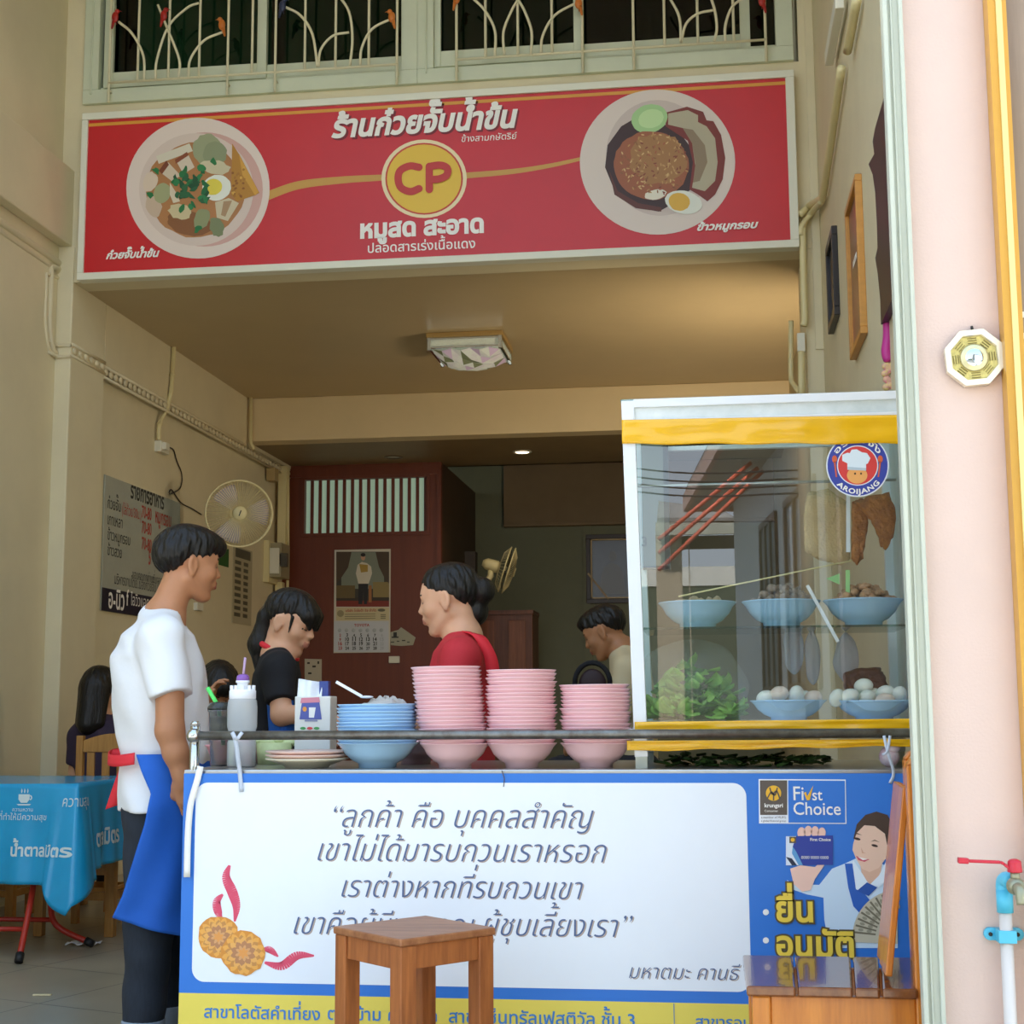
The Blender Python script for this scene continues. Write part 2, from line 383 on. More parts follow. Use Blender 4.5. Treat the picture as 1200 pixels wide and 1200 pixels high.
# grey folding-door track post in front of it
mb=MB(); px=[.402,.437]; mb.box(px[0],px[1],3.07,3.12,0,6); mb.box(px[0]+.012,px[0]+.016,3.064,3.07,0,6); mb.box(px[0]-.004,px[0]+.006,3.06,3.1,0,6); mb.box(px[1]-.006,px[1]+.003,3.06,3.1,0,6)
struct(mb,'trim_10',M_steelw,bevel=.002)
# neighbour's gilt door edge and dark glass
M_gold=mat('varnished_gold_wood','#cf9a3c',.35,var=.12,vscale=3,stretch=(4,4,.3))
M_goldl=mat('pale_gold_bead','#e6cf86',.35)
d=MB(); d.box(.613,.629,3.05,3.098,0,6); d.box(.641,.651,3.05,3.098,0,6); D=struct(d,'door_1',M_gold)
d=MB(); d.box(.629,.641,3.045,3.098,0,6); d.build('bead',M_goldl,D)
d=MB(); d.box(.651,1.1,3.07,3.09,0,6); d.build('pane',mat('brown_tinted_panel','#8f7a66',.15,var=.15,vscale=3,stretch=(8,8,.5)),D)
d=MB(); 
for z in (1.75,1.80,1.825,1.87): d.box(.653,.78,3.066,3.07,z,z+.012)
d.build('sticker_bands',mat('pale_tape','#d8d8cc',.3),D)
# ---------------------------------------------------------------- upper windows
def PXZ(x,y,Y=YF): p=PY(x,y,Y); return p[0],p[2]
M_bar=M_iron
zs=4.88
def window(name,pl,pr,stiles,label):
    x0=PY(pl,80,YF)[0]; x1=PY(pr,80,YF)[0]
    f=MB(); 
    f.box(x0,x1,YF-.03,YF+.12,4.84,4.93); f.box(x0,x0+.1,YF-.03,YF+.12,4.93,6); f.box(x1-.1,x1,YF-.03,YF+.12,4.93,6)
    f.box(x0+.1,x1-.1,YF+.012,YF+.03,4.93,4.96); f.box(x0+.05,x0+.06,YF-.04,YF,4.9,6)
    w=struct(f,name,M_alu,bevel=.004)
    g=MB(); g.box(x0+.1,x1-.1,YF+.055,YF+.06,4.98,6); g.build('pane',M_glassd,w)
    for (a,bb,yo) in stiles:
        sx0,sx1=PY(a,60,YF)[0],PY(bb,60,YF)[0]
        q=MB(); q.box(sx0,sx0+.06,YF+yo,YF+yo+.03,4.95,6); q.box(sx1-.06,sx1,YF+yo,YF+yo+.03,4.95,6); q.box(sx0+.06,sx1-.06,YF+yo,YF+yo+.03,4.95,5.05); q.build('sash',M_alu,w,bevel=.003)
    return w
W1=window('window_1',100,490,((122,312,.0),(300,484,.03)),None)
W2=window('window_2',490,930,((505,684,.0),(672,880,.03)),None)
# dark upstairs room
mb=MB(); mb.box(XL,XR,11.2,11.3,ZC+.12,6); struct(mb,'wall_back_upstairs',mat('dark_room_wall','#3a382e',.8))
M_cur=mat('green_curtain','#3f7d66',.7,var=.2,vscale=12,stretch=(8,8,.3))
def curtain(a,b):
    x0,x1=PY(a,60,YF+.3)[0],PY(b,60,YF+.3)[0]; mb=MB()
    mb.grid(lambda u,v:(x0+(x1-x0)*u,YF+.3+.03*math.sin(u*(x1-x0)*60),4.9+1.05*v),30,2)
    return mb.build('curtain',M_cur,solid=.004)
for i,(a,b,l) in enumerate(((131,163,'green curtain edge behind the far left upper pane'),(318,335,'narrow green curtain strip in the middle of the left upper window'),(686,760,'green curtain behind the right upper window, left of its centre bar'),(764,892,'wide green curtain at the right end of the upper windows'))):
    setp(curtain(a,b),l,'curtain')
def grille(win,name,shorts,longs,y0,yfun,arcs,birds):
    Y=YF-.07; mb=MB(); r=.0085
    zb=yfun
    for x in longs: p=PY(x,zlow(x),Y); mb.tube([p,(p[0],Y,5.98)],r,6)
    for x in shorts: p=PY(x,zb(x),Y); mb.tube([p,(p[0],Y,5.98)],r,6)
    a=PY(y0[0],zb(y0[0]),Y); b=PY(y0[1],zb(y0[1]),Y); zz=(a[2]+b[2])/2; mb.tube([(a[0],Y,zz),(b[0],Y,zz)],r,6)
    for arc in arcs: mb.tube([PY(x,y,Y-.008) for x,y in bez(arc,5)],r,6)
    for x in longs: p=PY(x,zlow(x),Y); mb.tube([(p[0],Y,4.9),(p[0],YF-.02,4.9)],r*.8,6)
    g=mb.build(name,M_bar,win)
    for (x,y,c,s) in birds:
        p=PY(x,y,Y-.02); q=MB(); q.ell(p,(.022,.014,.035)); q.ell(p+V(.012*s,0,.035),(.016,.013,.016),nu=10,nv=6); q.tube([p+V(.025*s,0,.038),p+V(.042*s,0,.033)],[.005,.001],6); q.tube([p+V(-.008*s,0,-.02),p+V(-.02*s,0,-.075)],[.013,.006],6)
        q.tube([p+V(0,0,-.02),p+V(0,.03,-.035)],.004,5)
        q.build('bird_ornament',c,g)
def zlow(x): return 120-(x-127)*(120-72)/(898-127)
def zbar(x): return 97.5-(x-128)*(97.5-46)/(898-128)
c_r=mat('red_enamel','#a5241c',.35); c_o=mat('orange_enamel','#c8722a',.35); c_b=mat('dark_blue_enamel','#26304e',.35)
def flower(x,h=1):
    # the repeated motif: quarter arc, leaf, quarter arc
    z=zbar
    return [[(x+12,z(x)-72),(x+28,z(x)-58),(x+41,z(x)-32),(x+42,z(x+42)-1)],
            [(x+55,z(x+55)-1),(x+57,z(x)-28),(x+70,z(x)-66),(x+92,z(x)-88),(x+106,z(x)-94)],
            [(x+82,z(x+82)-1),(x+83,z(x)-28),(x+70,z(x)-62),(x+58,z(x)-92)],
            [(x+94,z(x+94)-1),(x+96,z(x)-28),(x+112,z(x)-50),(x+134,z(x)-60)]]
def leaf(x,z=zbar):
    return [[(x-16,z(x)-1),(x-17,z(x)-28),(x-8,z(x)-52),(x,z(x)-66)],[(x+15,z(x)-1),(x+16,z(x)-28),(x+8,z(x)-52),(x,z(x)-66)]]
grille(W1,'grille',[161,197,233,295,357,393,432],[127,266,322,465],(127,466),zbar,
  flower(127)+[[(334,8),(352,18),(366,40),(372,78)],[(373,78),(376,58),(390,42),(409,38)],[(395,-8),(409,14),(413,46),(410,77)],[(422,76),(424,56),(436,34),(461,21)]],
  [(135,20,c_r,1),(192,18,c_r,1),(260,29,c_o,-1),(331,7,c_b,1),(459,20,c_o,-1)])
grille(W2,'grille',[569,607,647,779,818,860],[535,683,743,898],(535,898),zbar,
  [[(552,-4),(568,12),(580,36),(580,66)]]+leaf(607)+[[(634,62),(636,42),(650,18),(678,2)],[(784,-4),(796,20),(798,50)],[(798,50),(804,28),(818,16),(836,12)],[(832,-6),(838,14),(840,34),(837,48)],[(850,48),(850,30),(858,8),(874,-4)]],
  [(535,-2,c_o,1),(678,4,c_o,-1),(893,1,c_r,-1)])
# ================================================================ shop sign above the opening
M_white=mat('white_vinyl','#f1efe8',.4); M_red=mat('red_sign_vinyl','#c8262c',.35,var=.05,vscale=1.5)
M_signframe=mat('sign_frame_white','#e2e2d0',.4)
YS=8.33
def fit(mb,pts,k): mb.poly([PY(x,y,YS-.001*k) for x,y in pts])
TL,TR,BL,BR=PY(97,133,YS),PY(931,83,YS),PY(91,329,YS),PY(936,290,YS)
sx0,sx1=(TL[0]+BL[0])/2,(TR[0]+BR[0])/2; sz1=(TL[2]+TR[2])/2; sz0=(BL[2]+BR[2])/2
SG=empty('shop_sign',((sx0+sx1)/2,YS,sz0),'wide red shop sign with two dish pictures and a yellow disc, above the opening','sign')
mb=MB(); mb.box(sx0+.03,sx1-.03,YS,YS+.06,sz0+.03,sz1-.03); mb.build('panel',M_red,SG)
mb=MB()
for a in ((sx0,sx1,sz0,sz0+.045),(sx0,sx1,sz1-.045,sz1),(sx0,sx0+.04,sz0+.045,sz1-.045),(sx1-.05,sx1,sz0+.045,sz1-.045)): mb.box(a[0],a[1],YS-.015,YS+.07,a[2],a[3])
mb.build('sign_frame',M_signframe,SG,bevel=.004)
mb=MB(); mb.box(sx0+.04,sx1-.05,YS-.002,YS,sz1-.085,sz1-.065); mb.build('gold_stripe',mat('gold_stripe_print','#d99a3a',.4),SG)
gold=mat('gold_swash_print','#c99a48',.4)
mb=MB()
def swash(pts,w,k=1):
    P=bez(pts,8); n=len(P)
    for i in range(n-1):
        w0=w[0]+(w[1]-w[0])*i/(n-1); w1=w[0]+(w[1]-w[0])*(i+1)/(n-1)
        fit(mb,[(P[i][0],P[i][1]-w0/2),(P[i+1][0],P[i+1][1]-w1/2),(P[i+1][0],P[i+1][1]+w1/2),(P[i][0],P[i][1]+w0/2)],k)
swash([(312,230),(350,217),(400,211),(450,208)],(11,7)); mb.build('swash',gold,SG); mb=MB(); swash([(543,206),(600,201),(645,194),(690,184)],(7,4)); mb.build('swash',gold,SG)
mb=MB()
text_px(mb,'ร้านก๋วยจั๊บน้ำข้น',(388,160),(607,149),YS-.004,bold=.04,shear=.22,hs=1.08)
mb.build('shop_name_lettering',M_white,SG)
mb=MB(); text_px(mb,'ร้านก๋วยจั๊บน้ำข้น',(390,162),(609,151),YS-.002,bold=.05,shear=.22,hs=1.08); mb.build('lettering_shade',mat('maroon_print','#7a1c22',.4),SG)
mb=MB(); text_px(mb,'ข้างสามกษัตริย์',(541,166.5),(606,162.5),YS-.004,shear=.1,bold=.004); mb.build('lettering',M_white,SG); mb=MB(); text_px(mb,'หมูสด สะอาด',(422,279.5),(567,271),YS-.004,bold=.045,hs=1.02); mb.build('lettering',M_white,SG); mb=MB(); text_px(mb,'ปลอดสารเร่งเนื้อแดง',(431,296.5),(557,290),YS-.004,bold=.012); mb.build('lettering',M_white,SG)
mb=MB(); text_px(mb,'ก๋วยจั๊บน้ำข้น',(124,304),(187,300),YS-.009,bold=.04,shear=.3,hs=.95); mb.build('dish_lettering',M_white,SG); mb=MB(); text_px(mb,'ข้าวหมูกรอบ',(817,270.5),(889,266.5),YS-.009,bold=.04,shear=.3,hs=.85)
mb.build('dish_lettering',M_white,SG)
# emblem
mb=MB(); fit(mb,ringpts(497,209.5,50,46),2); E_=mb.build('emblem',mat('cream_emblem_ring','#f0dfb4',.4),SG)
for r,c,k in ((45.5,'#c8402c',3),(43.5,'#e6bf3c',4)):
    mb=MB(); fit(mb,ringpts(497,209.5,r,r*.925),k); mb.build('emblem_disc',mat('emblem_'+c[1:],c,.4),E_)
mb=MB()
R3=3.9
def stroke(pts,w,k0):
    P=bez(pts,8); kk_=[k0]
    def fit(mb,p,_): kk_[0]+=.03; globals()['fit'](mb,p,kk_[0])
    k=0
    for i in range(len(P)-1):
        a,b=P[i],P[i+1]; d=b-a; L=np.hypot(*d)+1e-9; n=np.array((-d[1],d[0]))/L*w/2
        fit(mb,[a+n,b+n,b-n,a-n],k)
    for p in (P[0],P[-1]): fit(mb,ringpts(p[0],p[1],w/2,w/2,n=14),k)
    for p in P[1:-1]: fit(mb,ringpts(p[0],p[1],w/2,w/2,n=10),k)
stroke([(491,196),(480,194.5),(469,200),(466.5,210),(470,220),(481,224.5),(491,221)],8.6,5)
stroke([(503,195),(503,222)],8.6,8); stroke([(503,195),(516,193.5),(524,197),(523.5,205),(515,209.5),(504,210.5)],8.6,10)
mb.build('emblem_letters',mat('emblem_red_print','#c2342e',.4),E_)
# the two printed dishes
def pr(parent,name,c,pts,k,rough=.4):
    mb=MB(); fit(mb,pts,k); return mb.build(name,mat('print_'+c[1:],c,rough),parent)
D1=pr(SG,'noodle_bowl_picture','#e3d3c8',ringpts(232,220.5,84,82.5,n=64),2.7)
pr(D1,'bowl_inside','#d0a69c',ringpts(240,222,68,67,n=48),3)
pr(D1,'bowl_inside','#d9c7bb',ringpts(230,222,67,66,n=48),3.5)
pr(D1,'broth','#b07a4a',ringpts(229,223,57,55,.2,n=40,jag=.03),4)
pr(D1,'broth','#8a5a34',ringpts(222,262,26,14,.2,n=30,jag=.06),4.5)
rr=random.Random(3)
BK_=[0]
def blob(x,y,rx,ry,rot,c,k,jag=.12,n=18,nm='topping'): BK_[0]+=1; k=k+.004*(BK_[0]%200); pr(D1,nm,c,ringpts(x,y,rx,ry,rot,n=n,jag=jag,seed=int(x*7+y)),k)
def quad(pts,c,k,nm='topping'): pr(D1,nm,c,pts,k)
quad([(183,183),(222,168),(226,177),(186,192)],'#d9d2bd',5); blob(243,175,17,18,0,'#9aa07c',5,.06,24); blob(252,180,14,14,0,'#8d9672',5.2,.06,24)
quad([(206,188),(220,180),(228,196),(215,204)],'#d8c9b4',5.5); quad([(205,187),(219,178),(221,182),(206,192)],'#8a4a2c',5.7)
quad([(188,202),(197,190),(212,206),(201,212)],'#d3c3ac',5.5); quad([(186,200),(195,188),(198,193),(190,204)],'#7c4026',5.7)
blob(176,213,9,12,.3,'#dcc9b4',5.5); blob(190,226,10,12,.3,'#a3a77b',5.6,.05); quad([(199,214),(206,225),(211,236),(203,238),(199,228)],'#d8cbb2',5.8)
blob(252,196,18,8,.15,'#cfc6a4',5.5); blob(180,240,9,14,-.3,'#cbb49c',5.5); blob(211,248,14,9,.1,'#cdbf96',5.6)
quad([(272,168),(281,182),(304,226),(298,229),(278,236),(271,228)],'#b5812f',6.4); quad([(280,180),(303,225),(299,229),(284,205)],'#cf9c3f',6.5)
for i in range(26): blob(272+rr.random()*20*(.3+.7*rr.random()),195+rr.random()*36,1.8,1.4,rr.random()*3,rr.choice(['#d6a84a','#8e5a22','#a8742c']),6.6,.2,8,'crust_speck')
blob(254,220,17,15,-.3,'#e9ece0',6.3,.02,30,'egg_half'); blob(250,219,10.5,9.5,-.3,'#e3d24e',6.6,.02,24,'egg_yolk')
quad([(252,237),(268,232),(280,238),(267,259),(254,255)],'#cfc3a4',6.1); quad([(262,236),(272,235),(264,254),(259,252)],'#ab8c6a',6.2)
blob(236,257,9,13,.4,'#8f966c',6); blob(254,266,8,12,-.3,'#7d8660',6)
for i in range(34):
    a=rr.random()*6.28; q=rr.random()**.6; blob(226+22*q*math.cos(a),219+27*q*math.sin(a),3.5+rr.random()*3.5,2.2+rr.random()*2,rr.random()*3,rr.choice(['#1d6b3c','#2b7f49','#17512f','#27633c']),7,.35,9,'herb_leaf')
for x,y in ((214,203),(250,189),(183,200),(175,228),(213,244),(232,268)): blob(x,y,5,3.4,rr.random()*3,'#24743f',7.2,.35,9,'herb_leaf')
D2=pr(SG,'rice_plate_picture','#ddd0c6',ringpts(770.5,190,91,85,n=64),2.7)
D1=D2
blob(772,185,62,68,-.15,'#cbbcb4',3,.0,40,'plate_well')
pr(D2,'sauce','#3a1d14',[(709,196),(712,170),(728,148),(745,138),(770,140),(800,160),(822,190),(812,220),(790,238),(772,248),(745,243),(722,228)],4)
pr(D2,'sauce','#5d2c1a',[(714,200),(724,224),(748,238),(775,243),(775,248),(745,244),(720,228)],4.5)
pr(D2,'pork_slice','#7b2b1c',[(780,132),(805,125),(824,131),(828,141),(836,142),(845,158),(850,185),(847,210),(838,228),(829,236),(818,228),(808,222),(812,190),(806,165),(780,148)],5)
pr(D2,'pork_fat','#b3ab90',[(783,133),(806,129),(818,135),(818,143),(828,148),(838,162),(841,190),(838,212),(826,224),(811,220),(815,195),(811,168),(800,150),(783,146)],5.4)
pr(D2,'pork_meat','#8d7a5e',[(800,150),(812,152),(826,170),(829,190),(820,212),(812,214),(815,192),(811,168)],5.6)
blob(761,139,21.5,16.5,-.25,'#a5cf8e',6,.02,30,'cucumber_slice'); blob(763,139,15,11,-.25,'#bfe0a2',6.2,.02,30,'cucumber_slice')
blob(763,194,44,40,.1,'#9c5a34',6,.02,40,'rice_mound'); blob(771,186,33,30,.1,'#a3743f',6.3,.08,30,'rice_mound'); blob(768,228,13,6,-.2,'#e4dfcc',6.5,.08,20,'rice_mound')
for i in range(170):
    a=rr.random()*6.28; q=rr.random()**.5; x,y=766+40*q*math.cos(a),192+37*q*math.sin(a); blob(x,y,2.2,.9,rr.random()*3,rr.choice(['#c29a5c','#d2b072','#8a5a30','#7e3c22','#b98d50','#a35a36']),6.7,.1,6,'rice_grain')
blob(801,237,22,13.5,.2,'#e2e6da',6.8,.02,30,'egg_half'); blob(796,236.5,12.5,10.5,.2,'#dcae3c',7,.03,24,'egg_yolk')
# ================================================================ food cart
M_steel=mat('worn_stainless_steel','#b9bab8',.28,metal=.9,var=.12,vscale=7,bump=.02)
M_pipe=mat('rusty_chromed_pipe','#8d8f8c',.35,metal=.8,col2='#5e5146',vscale=14)
CX0,CX1,CY0,CY1,CZ=-1.45,.62,4.0,4.68,.915
CT=empty('food_cart',((CX0+CX1)/2,(CY0+CY1)/2,0),'stainless steel noodle cart with a pipe rail, behind the printed banner','food cart')
mb=MB(); mb.box(CX0,CX1,CY0+.004,CY0+.02,.1,CZ-.03); mb.box(CX0,CX0+.02,CY0+.02,CY1,.1,CZ-.03); mb.box(CX1-.02,CX1,CY0+.02,CY1,.1,CZ-.03); mb.box(CX0,CX1,CY1-.02,CY1,.1,CZ-.03); mb.box(CX0+.02,CX1-.02,CY0+.02,CY1-.02,.1,.13); mb.build('body',M_steel,CT)
mb=MB(); mb.box(CX0-.005,CX1+.005,CY0-.008,CY1,CZ-.028,CZ); mb.build('worktop',M_steel,CT,bevel=.004)
mb=MB()
for x in (CX0+.06,CX1-.06):
    for y in (CY0+.07,CY1-.07):
        mb=MB(); mb.lathe([(.0,-.02),(.045,-.02),(.05,-.012),(.05,.012),(.045,.02),(0,.02)],(x,y,.05),20,'y'); mb.box(x-.015,x+.015,y-.02,y+.02,.05,.1); mb.build('wheel',mat('black_rubber','#1c1c1c',.6),CT)
RZ=1.008
mb=MB(); a=PY(228,860,CY0-.005); mb.tube([(CX0+.015,CY0-.005,RZ),(CX1+.01,CY0-.005,RZ)],.0125,12); mb.build('rail',M_pipe,CT)
for x in (CX0+.02,CX1-.005):
    mb=MB(); mb.tube([(x,CY0+.006,CZ-.12),(x,CY0+.006,RZ+.028)],.014,12); mb.tube([(x,CY0+.006,RZ+.03),(x,CY0+.006,RZ+.04)],[.015,.009],12); mb.ell((x,CY0-.003,RZ),.021,nu=12,nv=8); mb.build('rail_post',mat('bright_chrome','#c7c7c4',.15,metal=1,var=.08),CT)
# ---------------------------------------------------------------- printed banner tied on the front
YB=3.985
def BP(x,y,k=0): return PY(x,y,YB-.0008*k)
M_bblue=mat('blue_banner_print','#2f77d0',.42,var=.03,vscale=3); M_bwhite=mat('white_banner_print','#eef2f7',.42,var=.02,vscale=2); M_byel=mat('yellow_banner_print','#ecd65c',.42)
zt=(BP(240,905)[2]+BP(1000,908)[2])/2; zy=(BP(211,1163.5)[2]+BP(878,1176.7)[2])/2
bx0,bx1=-1.452,BP(1062,1000)[0]
bx1=.6
BN=empty('vinyl_banner',((bx0+bx1)/2,YB,.12),'blue and white printed vinyl banner with a long cursive slogan, tied across the cart front','banner')
mb=MB(); mb.box(bx0,bx1,YB,YB+.006,zy,zt); mb.build('sheet',M_bblue,BN)
mb=MB(); mb.box(bx0,bx1,YB-.0004,YB+.006,.12,zy); mb.build('yellow_band',M_byel,BN)
def rrect(x0,x1,z0,z1,r,y,n=8):
    P=[]
    for cx,cz,a0 in ((x1-r,z1-r,0),(x0+r,z1-r,90),(x0+r,z0+r,180),(x1-r,z0+r,270)):
        for i in range(n+1): a=math.radians(a0+90*i/n); P.append((cx+r*math.cos(a),y,cz+r*math.sin(a)))
    return P
wx0=BP(228,1000)[0]; wx1=BP(879,1100)[0]; wz1=(BP(240,916.7)[2]+BP(870,918)[2])/2; wz0=(BP(300,1151)[2]+BP(860,1163)[2])/2
mb=MB(); mb.poly(rrect(wx0,wx1,wz0,wz1,.035,YB-.0008)); mb.build('white_panel',M_bwhite,BN)
M_ink=mat('slate_blue_ink','#56688f',.45); M_inkl=mat('pale_brown_ink','#b9a79a',.45)
quote=(('“ลูกค้า คือ บุคคลสำคัญ',(391,969.5),(696,970.5)),('เขาไม่ได้มารบกวนเราหรอก',(372,1009),(711,1010.5)),('เราต่างหากที่รบกวนเขา',(400,1052),(683,1053)),('เขาคือผู้มีพระคุณ',(344,1095),(556,1096.6)),('ผู้ชุบเลี้ยงเรา”',(565,1096.7),(742,1098)),)
for mm,dx,dy,k in ((M_inkl,1.6,1.2,1.5),(M_ink,0,0,2.5)):
    mb=MB()
    for s,a,b,on in [q_+(o_,) for q_ in quote for o_ in words(q_[0])]: mb=MB(); text_px(mb,s,(a[0]+dx,a[1]+dy),(b[0]+dx,b[1]+dy),YB-.0008*k,bold=-.012,shear=.34,hs=1.12,only=on); mb.build('slogan_lettering' if k>2 else 'slogan_shade',mm,BN)
    mb=MB(); text_px(mb,'มหาตมะ คานธี',(737+dx,1146+dy),(868+dx,1149+dy),YB-.0008*k,bold=-.012,shear=.3,hs=1.02); mb.build('author_lettering' if k>2 else 'author_shade',mm,BN)
M_bink=mat('blue_banner_ink','#3d7fc4',.45)
mb=MB()
for s,a,b in (('สาขาโลตัสคำเที่ยง',(239,1193.5),(375,1194.5)),('ตรงข้าม',(384,1195),(446,1196)),('ศาลเด็ก',(455,1196),(512,1197)),('สาขาเซ็นทรัลเฟสติวัล ชั้น 3',(526,1199),(744,1202)),('สาขารอบเวียงเซนเตอร์ ชั้น 2',(815,1204),(1026,1208))):
    mb=MB(); text_px(mb,s,a,b,YB-.0016,bold=.014,hs=.95); mb.build('branch_lettering',M_bink,BN)
for s,a,b in (('โทร ๐๕๓ ข้างโรงแรม',(262,1224),(400,1225)),('โซนศูนย์อาหาร',(560,1231),(700,1233)),('ศูนย์อาหาร',(850,1236),(980,1238))): mb=MB(); text_px(mb,s,a,b,YB-.0016,bold=.014,hs=.95); mb.build('branch_lettering',M_bink,BN)
mb=MB(); p=BP(790,1190,2); mb.box(p[0]-.001,p[0]+.001,YB-.002,YB-.0015,p[2]-.06,p[2]+.03); mb.build('divider_line',M_bink,BN)
# flowers and ribbons
def bpoly(name,c,pts,k,par=BN):
    mb=MB(); mb.poly([BP(x,y,k) for x,y in pts]); return mb.build(name,mat('print_'+c[1:],c,.42),par)
def ribbon(pts,w,k=1.5):
    mb=MB(); P=bez(pts,8); n=len(P)
    for i in range(n-1):
        t0,t1=i/(n-1),(i+1)/(n-1); w0=w*math.sin(math.pi*(.08+.86*t0)); w1=w*math.sin(math.pi*(.08+.86*t1))
        d=P[i+1]-P[i]; nn=np.array((-d[1],d[0]))/(np.hypot(*d)+1e-9)
        mb.poly([BP(*(P[i]+nn*w0/2),k),BP(*(P[i+1]+nn*w1/2),k),BP(*(P[i+1]-nn*w1/2),k),BP(*(P[i]-nn*w0/2),k)])
    mb.build('ribbon_print',mat('pink_red_print','#e04f6c',.42),BN)
ribbon([(269,1014),(265,1028),(272,1045),(277,1062),(275,1080)],12); ribbon([(261,1048),(254,1057),(256,1070),(260,1076)],10)
ribbon([(308,1113),(316,1113),(326,1121)],8); ribbon([(310,1128),(330,1132),(348,1120),(368,1120)],11)
def petalflower(cx,cy,R,k,seed):
    q=random.Random(seed)
    F=bpoly('flower_print','#d98f3a',ringpts(cx,cy,R*.9,R*.9,n=26,jag=.05,seed=seed),k)
    for ring,(r0,n,c) in enumerate(((.8,15,'#eaa84e'),(.62,13,'#c98a4a'),(.52,12,'#e8ab5c'),(.34,10,'#b98057'),(.26,9,'#d9a06a'),(.12,6,'#e39a4e'))):
        for i in range(n):
            a=2*math.pi*(i+.5*(ring%2))/n+q.random()*.15; px_,py_=cx+R*r0*.78*math.cos(a),cy+R*r0*.78*math.sin(a)
            L=R*(.26 if ring<4 else .14); wd=R*(.15 if ring<4 else .07)
            pts=[(px_+math.cos(a)*u*L-math.sin(a)*w*wd,py_+math.sin(a)*u*L+math.cos(a)*w*wd) for u,w in ((-1,-.4),(-.2,-1),(.6,-.7),(1,0),(.6,.7),(-.2,1),(-1,.4))]
            bpoly('petal_print',c,pts,k+.15*(ring+1)+.004*i,F)
petalflower(256,1098,27,2,4); petalflower(285,1117,29,3.4,9)
# card advertisement at the right end
M_logo=mat('taupe_logo_print','#5d5249',.45)
def brect(name,c,x0,x1,y0,y1,k,par=BN): return bpoly(name,c,[(x0,y0),(x1,y0),(x1,y1),(x0,y1)],k,par)
L0=bpoly('bank_logo','#eef2f7',[(889,913),(991,913.5),(992,965.5),(889.5,965)],1)
bpoly('logo_field','#2f77d0',[(923.5,914.5),(990,915),(990.7,964.4),(924,964)],2,L0)
bpoly('logo_field','#5d5249',[(890.5,914.5),(922.5,914.5),(922.5,955),(890.8,955)],2,L0)
mb=MB(); mb.poly([BP(x,y,3) for x,y in ringpts(906.5,929.5,9,9)]); mb.build('logo_sun',mat('logo_yellow','#f0b82e',.45),L0)
mb=MB()
for pts in ([(899,936),(904,928),(908,932),(911,923)],[(914,936),(910,927),(905,931),(902,923)],[(906.5,938),(906.5,930)]):
    P=bez(pts,4)
    for i in range(len(P)-1):
        d=P[i+1]-P[i]; nn=np.array((-d[1],d[0]))/(np.hypot(*d)+1e-9)*.8
        mb.poly([BP(*(P[i]+nn),4),BP(*(P[i+1]+nn),4),BP(*(P[i+1]-nn),4),BP(*(P[i]-nn),4)])
mb.build('logo_lines',M_logo,L0)
mb=MB(); text_px(mb,'krungsri',(896,946),(917.5,946),YB-.003,bold=.025); mb.build('logo_lettering',M_white,L0); mb=MB(); text_px(mb,'Consumer',(896,951.5),(912,951.5),YB-.003); mb.build('logo_lettering',M_white,L0); mb=MB(); text_px(mb,'Fi',(930,937.5),(942,937.6),YB-.003,bold=.008,hs=1.1); text_px(mb,'st',(952,937.7),(964,937.8),YB-.003,bold=.008,hs=1.1); mb.build('logo_lettering',M_white,L0); mb=MB(); text_px(mb,'Choice',(930,954.5),(985.5,955),YB-.003,bold=.008,hs=1.08); mb.build('logo_lettering',M_white,L0)
mb=MB(); text_px(mb,'a member of MUFG',(892,959),(921,959),YB-.003,hs=1.0); mb.build('logo_small_print',M_logo,L0); mb=MB(); text_px(mb,'a global financial group',(892,963),(921,963),YB-.003); mb.build('logo_small_print',M_logo,L0)
mb=MB()
mb.poly([BP(x,y,4) for x,y in ((942,929),(944.5,928),(946,933),(953,920.5),(949,937.5),(945.5,938))]); mb.build('logo_tick',MATS['logo_yellow'],L0)
# the printed attendant holding a card
W_=bpoly('attendant_picture','#cfe4f4',[(922,1031),(930,1036),(960,1037),(975,1018),(990,1012),(1003,1006),(1015,1018),(1030,1010),(1046,1020),(1052,1060),(1052,1111),(972,1111),(966,1078),(965,1052),(945,1048),(928,1042)],1)
bpoly('hair_print','#4c3a30',[(1000,983),(1004,966),(1014,955),(1027,951),(1040,955),(1046,966),(1049,985),(1046,1003),(1036,1000),(1008,985)],2,W_)
bpoly('face_print','#edc7ae',[(1000,988),(1004,976),(1013,967),(1025,968),(1037,977),(1040,992),(1038,1006),(1030,1017),(1019,1022),(1010,1018),(1003,1006),(999,996)],2.6,W_)
bpoly('neck_print','#e2b79c',[(1008,1012),(1034,1010),(1031,1030),(1020,1037),(1010,1026)],2.3,W_)
bpoly('mouth_print','#d4586a',[(1003,1003),(1012,1006),(1019,1007),(1013,1010),(1006,1008)],3.2,W_)
bpoly('teeth_print','#f6efe8',[(1005,1004),(1017,1007),(1011,1008)],3.4,W_)
for x,y in ((1004.5,983),(1025,991)): bpoly('eye_print','#3a2c28',ringpts(x,y,4,1.5,.25,n=12),3.2,W_); bpoly('eyebrow_print','#5b473b',[(x-5,y-4.5),(x,y-7),(x+6,y-4),(x,y-5.6)],3.2,W_)
bpoly('nose_print','#dba98e',[(1009,993),(1012,999),(1015,1000),(1010,1000)],3.1,W_)
bpoly('collar_print','#e8f3fb',[(1000,1008),(1012,1026),(1018,1036),(1004,1044),(996,1020)],2.8,W_); bpoly('collar_print','#e8f3fb',[(1038,1010),(1040,1030),(1030,1040),(1020,1036),(1030,1026)],2.8,W_)
bpoly('vest_print','#2c62bb',[(990,1012),(999,1012),(1003,1042),(1012,1046),(1022,1058),(1012,1075),(1000,1062),(994,1040)],2.9,W_)
